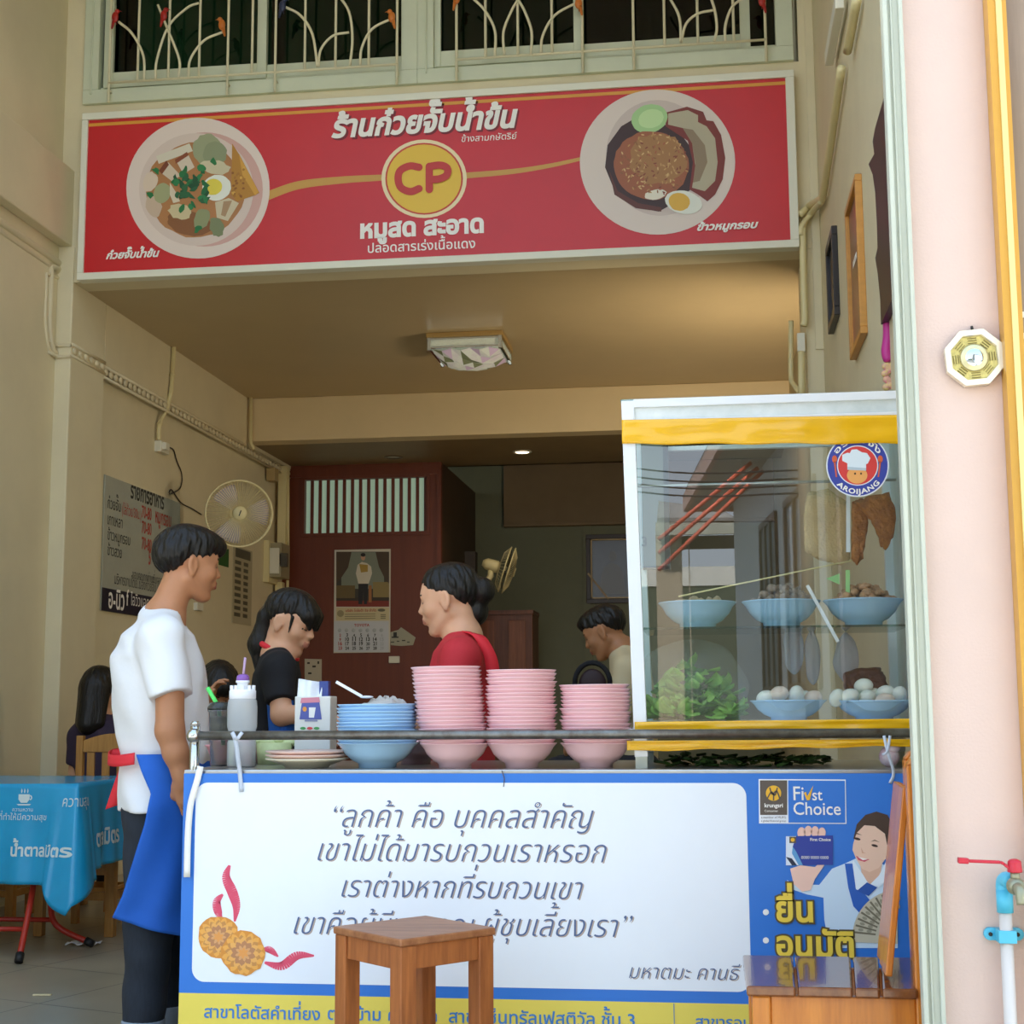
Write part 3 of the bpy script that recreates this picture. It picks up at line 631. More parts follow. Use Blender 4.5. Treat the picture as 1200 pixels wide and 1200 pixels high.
bpoly('scarf_print','#2b57a8',[(1004,1044),(1016,1034),(1028,1040),(1018,1050)],3.1,W_)
bpoly('hand_print','#f2c9b6',[(926,1018),(938,1014),(955,1016),(962,1010),(966,1014),(955,1030),(950,1043),(940,1045),(930,1036)],2.8,W_)
for x in (939,947,955,963): bpoly('finger_print','#f0c4b0',ringpts(x,973.5+abs(x-950)*.2,4.6,6.5,.1,n=14),2.2,W_)
CD=bpoly('card_print','#2a3f9a',[(921,980),(976,979),(976,1013.5),(921,1014)],3.3,W_)
bpoly('card_stripe','#dfe8f2',[(921,980),(933,980),(929,992),(940,1014),(921,1014)],3.6,CD); bpoly('card_stripe','#5e9fd0',[(929,992),(933,998),(941,1014),(936,1014),(928,1000)],3.9,CD); bpoly('card_stripe','#1f2c44',[(921,1004),(928,1006),(934,1014),(928,1014)],3.9,CD)
bpoly('card_logo','#5d5249',[(925,980.5),(933,980.5),(933,988),(925,988)],4.1,CD); bpoly('card_logo','#f0b82e',ringpts(929,984.2,2.4,2.4,n=12),4.3,CD)
mb=MB(); text_px(mb,'First Choice',(949.5,985.5),(973.5,985.5),YB-.0036,bold=.02); mb.build('card_lettering',M_white,CD); mb=MB(); text_px(mb,'0000 0000 0000',(939,1006.5),(971,1006.5),YB-.0036); mb.build('card_lettering',M_white,CD)
# banknote fan
FN=bpoly('banknote_fan_print','#c9c1a8',[(1000,1090)]+[(1052-53*math.cos(math.radians(a)),1098-55*math.sin(math.radians(a))) for a in range(5,92,6)]+[(1052,1106),(998,1104)],3.3,W_)
for i,a in enumerate(range(6,90,9)):
    c,s=math.cos(math.radians(a)),math.sin(math.radians(a)); d=(-s,c)
    bpoly('note_stripe','#77705c',[(1052-26*c-d[0],1098-28*s-d[1]),(1052-51*c-1.2*d[0],1098-53*s-1.2*d[1]),(1052-51*c+1.2*d[0],1098-53*s+1.2*d[1]),(1052-26*c+d[0],1098-28*s+d[1])],3.6+.02*i,FN)
    for r in (34,44): bpoly('note_mark','#9c9680',ringpts(1052-r*math.cos(math.radians(a+4.5)),1098-(r+2)*math.sin(math.radians(a+4.5)),3.2,1.8,math.radians(a),n=10),3.5,FN)
# yellow headline words with a dark edge, bullets
for s,a,b in (('ยื่น',(910,1079),(953,1080)),('อนุมัติ',(910,1120),(1001,1121)),):
    mb=MB(); text_px(mb,s,(a[0]-2,a[1]),(b[0]+2,b[1]),YB-.0034,bold=.085,hs=1.03); mb.build('headline_edge',mat('dark_olive_print','#5d5130',.45),BN)
    mb=MB(); text_px(mb,s,a,b,YB-.0042,bold=.03,hs=1.03); mb.build('headline_lettering',mat('headline_yellow','#f2d24e',.4),BN)
mb=MB()
for y in (1069,1102): mb=MB(); mb.poly([BP(x,yy,2) for x,yy in ringpts(897.5,y,3.6,3.6,n=16)]); mb.build('bullet',M_white,BN)
# tie strings and the white strap at the left edge
M_str=mat('pale_plastic_string','#c3cbd8',.4)
def strip(name,pts,Y,w,m,par=None,**k):
    mb=MB(); P=[PY(x,y,Y+ (dy)) for x,y,dy in pts]; P=bez(P,5)
    n=len(P); vs=[];fs=[]
    for i,p in enumerate(P):
        d=P[min(i+1,n-1)]-P[max(i-1,0)]; d/=np.linalg.norm(d)+1e-9; s=np.cross(d,V(0,1,0)); s/=np.linalg.norm(s)+1e-9
        vs+=[p-s*w/2,p+s*w/2]
    fs=[(2*i,2*i+1,2*i+3,2*i+2) for i in range(n-1)]
    mb.add(vs,fs,True); return mb.build(name,m,par,solid=.0015,**k)
strip('tie_string',[(272,858,-.02),(276,868,-.022),(279,890,-.012),(281,905,-.004),(283,928,-.006)],YB,.012,M_str,BN)
strip('tie_string',[(284,858,-.02),(277,866,-.024),(272,858,-.022)],YB,.01,M_str,BN)
strip('tie_string',[(235,898,-.004),(231,915,-.008),(223,945,-.01),(220,985,-.01),(219,1028,-.012)],YB,.018,M_white,BN)
strip('tie_string',[(1036,862,-.02),(1040,880,-.024),(1047,905,-.012),(1043,918,-.004)],YB,.008,M_str,BN)
strip('tie_string',[(1043,862,-.02),(1040,880,-.026),(1034,885,-.012)],YB,.007,M_str,BN)
mb=MB(); p=PY(591,915,YB-.003); mb.tube([PY(588,903,YB-.003),PY(591,912,YB-.004),p,PY(590,922,YB-.003)],.0012,5); mb.build('tie_string',M_logo,BN)
# ================================================================ glass display case
M_wal=mat('white_powder_coat','#e9ecee',.35); M_tape=mat('yellow_packing_tape','#f2b916',.22,var=.05,vscale=4,bump=.3,bscale=6,stretch=(.7,1,3),coat=.4)
M_glass=glassy('clear_case_glass','#f3f8f6',0,ior=2.3); M_shelf=glassy('shelf_glass','#d5e8e2',0,ior=1.5)
GY=4.06; GY1=4.5; gxt,gxb=-.232,-.212; gx1=.566
def zy(y,Y=GY): return PY(900,y,Y)[2]
zt_,zb_=zy(462.5),zy(872)
GC=empty('display_case',((gxb+gx1)/2,(GY+GY1)/2,CZ),'white framed glass display case with yellow tape, standing on the cart','display case')
def fx(z): return gxt+(gxb-gxt)*(zt_-z)/(zt_-zb_)
mb=MB()
for y in (GY,GY1): mb.bar((fx(zt_)+.02,y+.015,zt_),(fx(CZ)+.02,y+.015,CZ+.03),.036,.03,(0,1,0)); mb.bar((gx1-.02,y+.015,zt_),(gx1-.02,y+.015,CZ+.03),.036,.03,(0,1,0))
zA=zy(489.5)
for y in (GY,GY1):
    for z in (zt_-.012,zA,zb_+.03): mb.box(fx(z)+.036,gx1-.036,y-.001,y+.022,z-.008 if z!=zt_-.012 else z-.012,z+.006 if z!=zt_-.012 else z+.012)
for x in (fx(zt_),gx1-.03):
    for z in (zt_-.012,zb_+.03): mb.box(x+.002,x+.028,GY+.02,GY1-.001,z-.012,z+.012)
mb.build('frame',M_wal,GC,bevel=.002)
for x in (fx(CZ)+.02,gx1-.02):
    for y in (GY+.015,GY1+.015):
        mb=MB(); mb.box(x-.016,x+.016,y-.013,y+.013,CZ,CZ+.03); mb.build('foot',M_steelw,GC)
mb=MB(); mb.box(fx(zA)+.03,gx1-.03,GY+.008,GY+.012,zA,zt_-.02); mb.build('header_panel',mat('marbled_translucent_plastic','#c9d2d0',.2,var=.18,vscale=9,col2='#e6ebea'),GC)
mb=MB(); mb.poly([(fx(zb_)+.03,GY+.01,zb_+.03),(gx1-.03,GY+.01,zb_+.03),(gx1-.03,GY+.01,zA-.008),(fx(zA)+.03,GY+.01,zA-.008)]); mb.build('front_pane',M_glass,GC)
mb=MB(); mb.poly([(gx1-.015,GY+.03,zb_+.03),(gx1-.015,GY1,zb_+.03),(gx1-.015,GY1,zt_-.03),(gx1-.015,GY+.03,zt_-.03)]); mb.build('side_pane',mat('frosted_side_panel','#cdd6d4',.5),GC)
mb=MB(); mb.poly([(fx(zb_)+.015,GY+.03,zb_+.03),(fx(zb_)+.015,GY1,zb_+.03),(fx(zt_)+.015,GY1,zt_-.03),(fx(zt_)+.015,GY+.03,zt_-.03)]); mb.build('side_pane',MATS['shelf_glass'],GC)
mb=MB(); mb.box(fx(zt_),gx1,GY,GY1+.02,zt_-.004,zt_); mb.build('top_panel',MATS['shelf_glass'],GC)
bx_=PY(783,600,GY1)[0]; za_,zb2=PY(770,520,GY1)[2],PY(770,664,GY1)[2]; mb=MB(); mb.box(fx(1.6)+.03,bx_,GY1-.02,GY1-.01,zb2,za_); rb_=mb.build('rear_board',mat('grey_olive_board','#7c7f74',.4),GC)
mb=MB(); mb.box(bx_-.012,bx_+.004,GY1-.024,GY1-.008,zb2-.01,za_); mb.box(fx(1.6)+.03,bx_,GY1-.024,GY1-.008,zb2-.01,zb2); mb.build('board_edge',mat('dark_board_edge','#3c3f3c',.4),rb_)
mb=MB(); A_=PY(752,640,GY1-.025); text(mb,'3',lambda u,w:(A_[0]+u,A_[1],A_[2]+w),width=.016,bold=.01); mb.build('board_number',mat('dark_board_edge','#3c3f3c',.4),rb_)
zF=PY(900,845,GY+.03)[2]; mb=MB(); mb.box(fx(zF)+.03,gx1-.03,GY+.012,GY1,zF-.012,zF); mb.build('case_floor',M_wal,GC)
zS=PY(900,733.5,GY+.04)[2]; mb=MB(); mb.box(fx(zS)+.035,gx1-.03,GY+.04,GY1-.06,zS-.006,zS); mb.build('glass_shelf',MATS['shelf_glass'],GC)
# tape wraps
def tape(y0l,y1l,y0r,y1r,xl,xr,off,seed):
    r=random.Random(seed); ph=[r.random()*6 for _ in range(4)]
    a0,a1=PY(xl,y0l,GY)[2],PY(xl,y1l,GY)[2]; b0,b1=PY(xr,y0r,GY)[2],PY(xr,y1r,GY)[2]; x0=PY(xl,(y0l+y1l)/2,GY)[0]; x1=gx1
    def fn(u,v):
        z0=a0+(b0-a0)*u; z1=a1+(b1-a1)*u
        z=z1+(z0-z1)*v+.002*math.sin(u*23+ph[0])*(1-v)
        y=GY-off-.0018*(math.sin(u*7+v*10+ph[1])+math.sin(u*13-v*8+ph[2])+.6*math.sin(u*41+ph[3]))*v*(1-v)*4
        return (x0+(x1-x0)*u,y,z)
    mb=MB(); mb.grid(fn,70,8); return mb.build('tape',M_tape,GC,solid=.001)
tape(492.5,521,487,521,729,1046,.006,1); tape(846,862,842,857,744,1060,.008,2); tape(868,880,866,874,735,1060,.012,3)
# round sticker on the glass
SK=empty('round_sticker',PY(1005,581,GY-.002),'round blue and red chef logo sticker on the glass case front','sticker')
def SP(x,y,k=0): return PY(x,y,GY-.001-.0005*k)
def spoly(name,c,pts,k,par=SK): mb=MB(); mb.poly([SP(x,y,k) for x,y in pts]); return mb.build(name,mat('print_'+c[1:],c,.35),par)
kk=1.0
cx,cy=1005,545.5
spoly('sticker_disc','#e4e9f0',ringpts(cx,cy,36.8,36.8,n=64),0); spoly('sticker_ring','#3d49a0',ringpts(cx,cy,35.3,35.3,n=64),1); spoly('sticker_disc','#e4e9f0',ringpts(cx,cy,24.2,23.6,n=48),2); spoly('sticker_centre','#d9433f',ringpts(cx,cy,23,22.4,n=48),3)
HT=spoly('chef_hat_print','#dfeaf0',[(993,550),(993,543),(987,540),(987,533),(993,530.5),(996,531),(998,527),(1004,526.5),(1010,530),(1016,531),(1020,537),(1017,543),(1015,544),(1015,551)],4)
spoly('hat_band_print','#b9c9d2',[(993,547),(1015,548.5),(1015,551.5),(993,550.5)],4.4)
spoly('round_face_print','#eda860',ringpts(1004.5,557,12,9.8,n=30),3.6)
for x in (1002,1009): spoly('face_mark','#3a2a20',ringpts(x,555,1.1,1.3,n=10),4.4)
mb=MB()
def sarc(s,r,a0,a1,flip,size,bold=.02):
    # lettering bent on the sticker's rim
    W_=PY(cx+1,cy,GY)[0]-PY(cx,cy,GY)[0]
    v,f,adv=layout(s,bold,0,.06)
    lo,hi=v[:,0].min(),v[:,0].max(); v=(v-np.array((lo,0)))/(hi-lo)
    pts=[]
    for u,w in v:
        a=math.radians(a0+(a1-a0)*u); R=r+(w*(hi-lo)*size)*(1 if not flip else -1)
        pts.append(SP(cx+R*math.cos(a),cy-R*math.sin(a),4))
    mb.add(pts,f,False)
sarc('AROIJANG',33.2,222,322,True,8.2/1,.03); mb.build('sticker_lettering',M_white,SK); mb=MB(); sarc('อร่อยจัง',27,150,30,False,9,.02)
mb.build('sticker_lettering',M_white,SK)
for x,sg in ((978,1),(1031.5,-1)):
    spoly('cutlery_print','#d9663f',ringpts(x,538,3,4.4,.0,n=14),3); spoly('cutlery_print','#d9663f',[(x-1,541),(x+1,541),(x+2.2*sg+.8,559),(x+2.2*sg-.8,559)],3)
# ================================================================ bowls
M_blue=mat('blue_melamine','#a9d2f2',.25,coat=.3); M_pkb=mat('pink_melamine','#f5cbcf',.28,coat=.3); M_pkc=mat('faded_pink_melamine','#efc3c4',.3,coat=.3)
def bowl_mesh(name,R,h,m,parent=None):
    t=.004; k=R
    prof=[(.0,.006),(k*.42,.006),(k*.42,0),(k*.46,0),(k*.47,.012),(k*.62,.02),(k*.8,h*.55),(k*.9,h*.82),(k*.985,h*.955),(k,h*.975),(k*.995,h),(k*.975,h),(k*.9,h*.88),(k*.78,h*.6),(k*.6,.028),(k*.3,.014),(0,.012)]
    mb=MB(); mb.lathe([(max(r,1e-7),z) for r,z in prof],n=48); return mb.build(name,m,None,origin=(0,0,0),recalc=False)
ORD=['top','second','third','fourth','fifth','sixth','seventh','eighth','ninth','tenth','eleventh','twelfth','thirteenth','fourteenth','fifteenth','sixteenth','seventeenth','eighteenth','nineteenth','twentieth','twenty-first','twenty-second']
def ordlab(i,n):
    if i==n-1: return 'topmost'
    if i==0: return 'bottom'
    d=n-1-i
    return ORD[d]+' from the top'
def stack(proto,n,px,Y,dz,name,fmt,group,h,tilt=.0):
    base=PY(px,880,Y)[0]
    for i in range(n):
        o=proto if not proto.get('used') else proto.copy()
        if o is not proto: COL.objects.link(o); o.name=name
        proto['used']=1
        jx=random.uniform(-.0025,.0025) if i else 0
        o.location=(base+jx-(.0022*(i-n/2)*tilt),Y+random.uniform(-.002,.002),CZ+i*dz)
        o.rotation_euler=(0,random.uniform(-.012,.012)+(-.012 if tilt and i else 0),random.random()*6) if i else (0,0,0)
        if i and 'rx' : o.rotation_euler[2]=0
        setp(o,fmt%ordlab(i,n),'bowl',group)
        if 'used' in o: pass
pk=bowl_mesh('bowl',.0985,.068,M_pkb)
Ys=4.115
stack(pk,21,527.5,Ys,.0106,'bowl','pink bowl, %s, in the tall stack nearest the blue bowls','pink bowls in three stacks',.068,.6)
stack(pk,20,611.5,Ys,.0106,'bowl','pink bowl, %s, in the middle stack of the three pink ones','pink bowls in three stacks',.068)
stack(pk,16,698.5,Ys,.0106,'bowl','pink bowl, %s, in the short stack beside the glass case','pink bowls in three stacks',.068)
bl=bowl_mesh('bowl',.115,.07,M_blue)
bl.name='bowl'
stack(bl,12,442.5,Ys+.01,.0098,'bowl','blue bowl, %s, in the stack left of the pink bowls','blue bowls in a stack',.07)
for o in list(COL.objects):
    if 'used' in o: del o['used']
b2=pk.copy(); COL.objects.link(b2); b2.name='bowl'; b2.location=(PY(487,880,4.38)[0],4.38,CZ); setp(b2,'dusty pink bowl standing behind the gap between blue and pink stacks','bowl')
if 'group' in b2: del b2['group']
# plates
def plate(z,m,lab):
    mb=MB(); R=.118; mb.lathe([(1e-7,.004),(.055,.004),(.056,0),(.062,0),(.066,.006),(R*.85,.018),(R,.024),(R*.995,.0275),(R*.84,.0225),(.066,.0115),(1e-7,.01)],n=48)
    o=mb.build('plate',m,None,origin=(0,0,0),recalc=False); o.location=(PY(360,880,4.13)[0],4.13,CZ+z); setp(o,lab,'plate','plates in a low stack'); return o
plate(0,mat('cream_melamine','#e6ddc4',.3,coat=.2),'cream plate at the bottom of the low plate stack'); plate(.0105,mat('pale_pink_melamine','#e9c9bd',.3,coat=.2),'pale pink plate in the middle of the low plate stack'); plate(.021,mat('pale_pink_melamine','#e9c9bd',.3),'pale pink plate on top of the low plate stack')
# blue bowls of food in the case
def case_bowl(px,Y,z,lab,R=.11,h=.074):
    o=bl.copy(); COL.objects.link(o); o.name='bowl'; o.location=(PY(px,700,Y)[0],Y,z); o.scale=(R/.115,R/.115,h/.07); setp(o,lab,'bowl','blue bowls of food in the glass case'); return o
Yc=4.2
M_meat=mat('stewed_pork','#b08560',.45,var=.35,vscale=30,bump=.4,bscale=120); M_meat2=mat('stewed_offal','#96806a',.45,var=.3,vscale=30,bump=.4,bscale=120)
def heap(px,Y,z,r,hh,m,name,lab,cat,seed,n=70,s=.02):
    q=random.Random(seed); c=V(PY(px,700,Y)[0],Y,z); mb=MB()
    for i in range(n):
        a=q.random()*6.28; u=q.random()**.5; x,y=r*u*math.cos(a),r*u*math.sin(a); zz=hh*(1-u*u)*q.uniform(.55,1)
        Rm=np.array(Matrix.Rotation(q.random()*3,3,Vector((q.random()-.5,q.random()-.5,q.random()-.5+.01))))
        mb.ell(c+V(x,y,zz),(s*q.uniform(.6,1.1),s*q.uniform(.45,.8),s*q.uniform(.35,.6)),Rm,8,5)
    return mb.build(name,m,label=lab,cat=cat,kind='stuff')
case_bowl(817,Yc,zS,'blue bowl on the shelf, leftmost of its three, filled level'); case_bowl(915,Yc,zS,'blue bowl in the middle of the glass shelf'); case_bowl(1011,Yc,zS,'blue bowl at the right end of the glass shelf')
heap(817,Yc,zS+.055,.075,.022,mat('pale_tofu','#b59c78',.5,var=.2,vscale=20,bump=.2),'cooked_tofu','pale cooked pieces filling the left bowl on the shelf','food',3,40,.028)
heap(915,Yc,zS+.066,.08,.05,M_meat2,'stewed_offal','dark stewed meat heaped in the middle shelf bowl','food',4); heap(1011,Yc,zS+.066,.08,.056,M_meat,'stewed_pork','brown stewed pork heaped in the right shelf bowl','food',5)
b4=case_bowl(920,4.15,zF,'blue bowl of eggs on the case floor, left one',.105,.056); b5=case_bowl(1019,4.15,zF,'blue bowl of eggs on the case floor, right one',.108,.054)
M_egg=mat('boiled_egg_white','#f0ecdd',.35,sss=.1); M_egg2=mat('tinted_egg','#ecd3bf',.35,sss=.1)
egg=None
def eggat(px,py,Y,rot,m,lab):
    global egg
    p=PY(px,py,Y)
    mb=MB(); R=np.array(Matrix.Rotation(rot,3,'Y')@Matrix.Rotation(.5,3,'X')); vs=[];
    mb.ell((0,0,0),(.021,.021,.027),R,18,12); v=mb.v[0]
    o=mb.build('egg',m,None,origin=(0,0,0)); o.location=p; setp(o,lab,'egg','boiled eggs in the glass case'); return o
for a in ((897,818,4.13,1.2,M_egg,'boiled egg at the left end of the left egg bowl'),(913,813,4.12,1.3,M_egg2,'pinkish boiled egg, largest in the left egg bowl'),(933,814,4.13,.3,M_egg,'white boiled egg right of the pinkish one in the left egg bowl'),(943,820,4.16,.3,M_egg,'boiled egg mostly hidden behind the white one in the left bowl'),(953,818,4.14,1.4,M_egg2,'creamy boiled egg at the right end of the left egg bowl'),
  (981,818,4.12,.4,M_egg,'boiled egg at the left end of the right egg bowl'),(996,816,4.11,1.3,M_egg,'boiled egg second from the left in the right egg bowl'),(1012,804,4.15,1.4,M_egg,'boiled egg sitting on top of the right egg bowl'),(1015,818,4.12,1.0,M_egg,'boiled egg under the topmost one in the right egg bowl'),(1024,817,4.17,.3,M_egg,'boiled egg at the back of the right egg bowl'),(1038,812,4.14,1.4,M_egg,'boiled egg right of the topmost one in the right bowl'),(1037,821,4.1,1.4,M_egg2,'creamy egg at the front right of the right egg bowl'),(1054,815,4.13,.2,M_egg,'boiled egg at the right end of the right egg bowl')): eggat(*a)
# crackling slabs hanging in the case
M_crk=mat('crackling_pork','#c07a34',.4,col2='#84481f',vscale=38,bump=.8,bscale=90); M_crk2=mat('pale_pork_skin','#cfae7c',.6,var=.12,vscale=10,bump=.5,bscale=140); M_crk3=mat('dark_roast_pork','#6d3820',.4,col2='#4a2414',vscale=30,bump=.6,bscale=80)
def slab(name,pts,Y,th,m,lab,cat,bend=.02,seed=1):
    q=random.Random(seed); P=[]
    n=len(pts)
    for i in range(n):
        a=np.array(pts[i],float); b=np.array(pts[(i+1)%n],float)
        for k in range(5): P.append(a+(b-a)*k/5+np.array((q.uniform(-.9,.9),q.uniform(-.9,.9))))
    c=np.mean(P,0); mb=MB()
    fr=[];bk=[]
    rings=5
    for r in range(rings+1):
        u=1-r/rings*.96
        for p in P:
            d=p-c; w=c+d*u; bz=th*(.5 if r else .25)+ (q.uniform(-.0015,.0015)); z0=bend*((w[0]-c[0])/60)**2
            fr.append(PY(w[0],w[1],Y)+V(0,z0-bz,0)); bk.append(PY(w[0],w[1],Y)+V(0,z0+bz,0))
    N=len(P); fs=[]
    for off,fl in ((0,0),(len(fr),1)):
        for r in range(rings):
            for i in range(N):
                f=(off+r*N+i,off+r*N+(i+1)%N,off+(r+1)*N+(i+1)%N,off+(r+1)*N+i); fs.append(f[::-1] if fl else f)
        fs.append(tuple(off+rings*N+i for i in range(N)))
    L=len(fr)
    for i in range(N): fs.append((i,L+i,L+(i+1)%N,(i+1)%N))
    mb.add(fr+bk,fs,True); return mb.build(name,m,label=lab,cat=cat)
slab('pork_skin_sheet',[(946,577),(970,573),(996,590),(997,655),(985,662),(960,656),(943,645),(941,610)],4.3,.01,M_crk2,'large pale sheet of dried pork skin hanging in the case','pork skin',.03,2)
slab('crackling_slab',[(999,588),(1010,584),(1018,600),(1016,622),(1011,655),(1004,662),(997,655)],4.25,.022,M_crk,'golden crackling slab hanging lower and left under the sticker','pork crackling',.05,3)
slab('crackling_slab',[(1018,582),(1042,577),(1050,600),(1048,625),(1038,645),(1032,640),(1024,616),(1014,602),(1003,588)],4.22,.025,M_crk,'brown crackling slab hanging right of the sticker by the post','pork crackling',.05,4)
slab('roast_pork_block',[(988,789),(1003,783),(1030,782),(1036,792),(1040,805),(1034,812),(990,812)],4.3,.08,M_crk3,'dark roast pork block standing behind the right egg bowl','roast pork',.0,6)
mb=MB(); a=PY(1000,566,4.2); mb.tube([(fx(1.9)+.03,4.24,PY(900,566,4.24)[2]),(gx1-.03,4.24,PY(900,566,4.24)[2])],.004,8); mb.build('hanging_rod',M_steel,GC)
mb=MB(); mb.bar(PY(994,578,4.17),PY(994,647,4.17),.011,.004,(0,1,0)); mb.build('white_stick',M_wal,label='flat white stick hanging upright below the round sticker',cat='stick')
mb=MB(); mb.bar(PY(946,686,4.1),PY(982,752,4.1),.009,.004,(0,1,0)); mb.build('white_stick',M_wal,label='white reflected line modelled as a stick, slanting down before the middle shelf bowl',cat='stick')  # white bar put in for a reflected line in the glass
mb=MB(); mb.tube([PY(795,699,4.11),PY(998,657,4.11)],.0022,6); mb.build('reflection_streak',mat('reflection','#e6d79c',.5),label='long thin bamboo skewer lying across the shelf bowls',cat='streak')  # thin pale rod modelled in place of a reflected edge
mb=MB(); mb.prism([PY(968,678,4.16),PY(984,672,4.16),PY(984,685,4.16)],(0,.002,0)); mb.prism([PY(991,668,4.16),PY(996,668,4.16),PY(996,697,4.16),PY(991,697,4.16)],(0,.002,0)); mb.build('paper_tag',mat('light_green_paper','#9fd68c',.6),label='light green paper tag behind the right shelf bowl',cat='tag')
# lettuce in a clear bag, left bottom
q=random.Random(11); mb=MB()
M_let=mat('lettuce_leaf','#b4dc6c',.5,col2='#74ae4c',vscale=16); 
lc=PY(812,812,4.24)
for i in range(230):
    a=q.random()*6.28; u=q.random()**.5; x=.135*u*math.cos(a); z=.002+.15*(1-u**2)*q.random(); y=.1*u*math.sin(a)
    p=V(lc[0]+x,4.25+y,zF+.012+z); s=q.uniform(.025,.06); ph=q.random()*6; th=q.uniform(-.5,.9)
    R=np.array(Matrix.Rotation(ph,3,'Z')@Matrix.Rotation(th,3,'X'))
    fr_=[q.random()*6 for _ in range(3)]
    def fn(uu,vv): 
        aa=(uu-.5)*2; bb=vv; w=s*.55*math.sin(math.pi*min(1,bb*.9+.08)); L=s*bb
        return p+R@V(aa*w,L,.006*math.sin(aa*9+fr_[0])*bb+.25*L*L/s)
    mb.grid(fn,5,4)
mb.build('lettuce',M_let,label='green lettuce leaves heaped at the left bottom of the case',cat='lettuce',kind='stuff',recalc=False)
M_bag=mat('thin_clear_plastic','#f4f7f7',.15,alpha=.09,bump=.6,bscale=22)
def bag(px,py,Y,rx,ry,rz,lab,seed,m=M_bag,knot=None):
    c=PY(px,py,Y); q=random.Random(seed); ph=[q.random()*6 for _ in range(5)]; mb=MB()
    def fn(u,v):
        a=2*math.pi*u; t=math.pi*v; k=1+.06*math.sin(3*a+ph[0]+4*t)+.05*math.sin(7*a+ph[1])*math.sin(t)+.05*math.sin(5*t+ph[2])
        return c+V(rx*k*math.sin(t)*math.cos(a),ry*k*math.sin(t)*math.sin(a),rz*math.cos(t)*(1 if math.cos(t)<0 else 1+.1*math.sin(a*2+ph[3])))
    mb.grid(fn,48,24); o=mb.build('plastic_bag',m,label=lab,cat='plastic bag',weld=True); return o
bag(812,800,4.25,.152,.13,.112,'clear plastic bag round the lettuce, at the case bottom left',1)
M_glove=mat('grey_translucent_plastic','#c9c6d2',.3,alpha=.55)
for px,py,rx,rz,lab,sd in ((930,760,.028,.075,'grey translucent glove hanging at the left under the shelf',3),(952,772,.022,.075,'grey translucent glove hanging right beside the first one',4),(992,772,.035,.07,'crumpled translucent bag hanging left of the roast pork',5)): bag(px,py,4.36,rx,.012,rz,lab,sd,M_glove)
# greens and packet under the case
q=random.Random(5); mb=MB()
for i in range(120):
    x=q.uniform(-.12,.33); y=q.uniform(4.12,4.4); p=V(x,y,CZ+q.uniform(.004,.026)); s=q.uniform(.02,.05); R=np.array(Matrix.Rotation(q.random()*6,3,'Z')@Matrix.Rotation(q.uniform(-.3,.3),3,'X'))
    mb.grid(lambda uu,vv:p+R@V((uu-.5)*s*.8*math.sin(math.pi*(vv*.9+.05)),s*vv,.004*math.sin(uu*8)),4,3)
mb.build('leafy_greens',mat('dark_green_leaf','#4c6a2c',.5,col2='#2c4620',vscale=20),label='dark leafy greens lying on the cart under the glass case',cat='greens',kind='stuff',recalc=False)
bx=PY(1042,885,4.12); mb=MB(); mb.ell((bx[0],4.12,CZ+.028),(.028,.02,.028),nu=14,nv=10); mb.ell((bx[0]+.01,4.11,CZ+.05),(.02,.012,.012),nu=10,nv=6); mb.build('sauce_packet',mat('pink_white_wrapper','#d9aebc',.2,col2='#efe6ea',vscale=40),label='pink and white plastic packet under the right end of the case',cat='packet')
# ================================================================ things on the left of the worktop
M_plast=mat('milky_bottle_plastic','#e3e7e8',.25,alpha=.45); M_wp=mat('white_plastic','#eef0f4',.35); M_purple=mat('purple_plastic','#8a5cae',.35)
p=PY(283,890,4.17); x=p[0]; BT=empty('water_bottle',(x,4.17,CZ),'milky plastic water bottle with white cap and purple straw, at the cart rail','bottle')
mb=MB(); mb.lathe([(1e-7,0),(.038,0),(.042,.006),(.0415,.07),(.0385,.085),(.0385,.1),(.043,.115),(.0435,.17),(.041,.19),(.036,.198),(.033,.2)],(x,4.17,CZ),36); mb.build('bottle_body',M_plast,BT)
mb=MB(); mb.lathe([(.0365,.194),(.0385,.196),(.0385,.218),(.035,.222),(.018,.224),(.016,.24),(.02,.242),(.02,.248),(1e-7,.248)],(x,4.17,CZ),32)
for k in range(10):
    a=k*.628; mb.box(x+.033*math.cos(a)-.004,x+.033*math.cos(a)+.004,4.17+.033*math.sin(a)-.004,4.17+.033*math.sin(a)+.004,CZ+.22,CZ+.234)
mb.build('cap',M_wp,BT)
mb=MB(); mb.lathe([(.015,.246),(.019,.25),(.017,.262),(.009,.266),(1e-7,.266)],(x,4.17,CZ),20); mb.build('spout',M_purple,BT)
mb=MB(); mb.tube([(x,4.17,CZ+.25),(x+.006,4.17,CZ+.315)],.004,8); mb.build('straw',mat('mauve_straw','#b79ab8',.4),BT)
mb=MB(); mb.lathe([(1e-7,.004),(.036,.004),(.039,.01),(.0385,.068),(.036,.085),(.036,.1),(1e-7,.1)],(x,4.17,CZ),28); mb.build('water',mat('water','#e8f1f3',.02,trans=.95,ior=1.33),BT)
p=PY(257,890,4.26); x=p[0]; CP=empty('drink_cup',(x,4.26,CZ),'clear plastic cup of drink with a bright green straw, behind the bottle','cup')
mb=MB(); mb.lathe([(1e-7,0),(.026,0),(.034,.158),(.037,.16),(.037,.164),(.033,.163),(.0245,.004),(1e-7,.004)],(x,4.26,CZ),28); mb.build('cup_body',mat('clear_cup_plastic','#eef3f0',.1,trans=.85,ior=1.35),CP)
mb=MB(); mb.lathe([(1e-7,.09),(.029,.09),(.031,.125),(.026,.14),(1e-7,.146)],(x,4.26,CZ),24); mb.build('drink',mat('iced_coffee','#a58c62',.4,col2='#5d5238',vscale=30),CP)
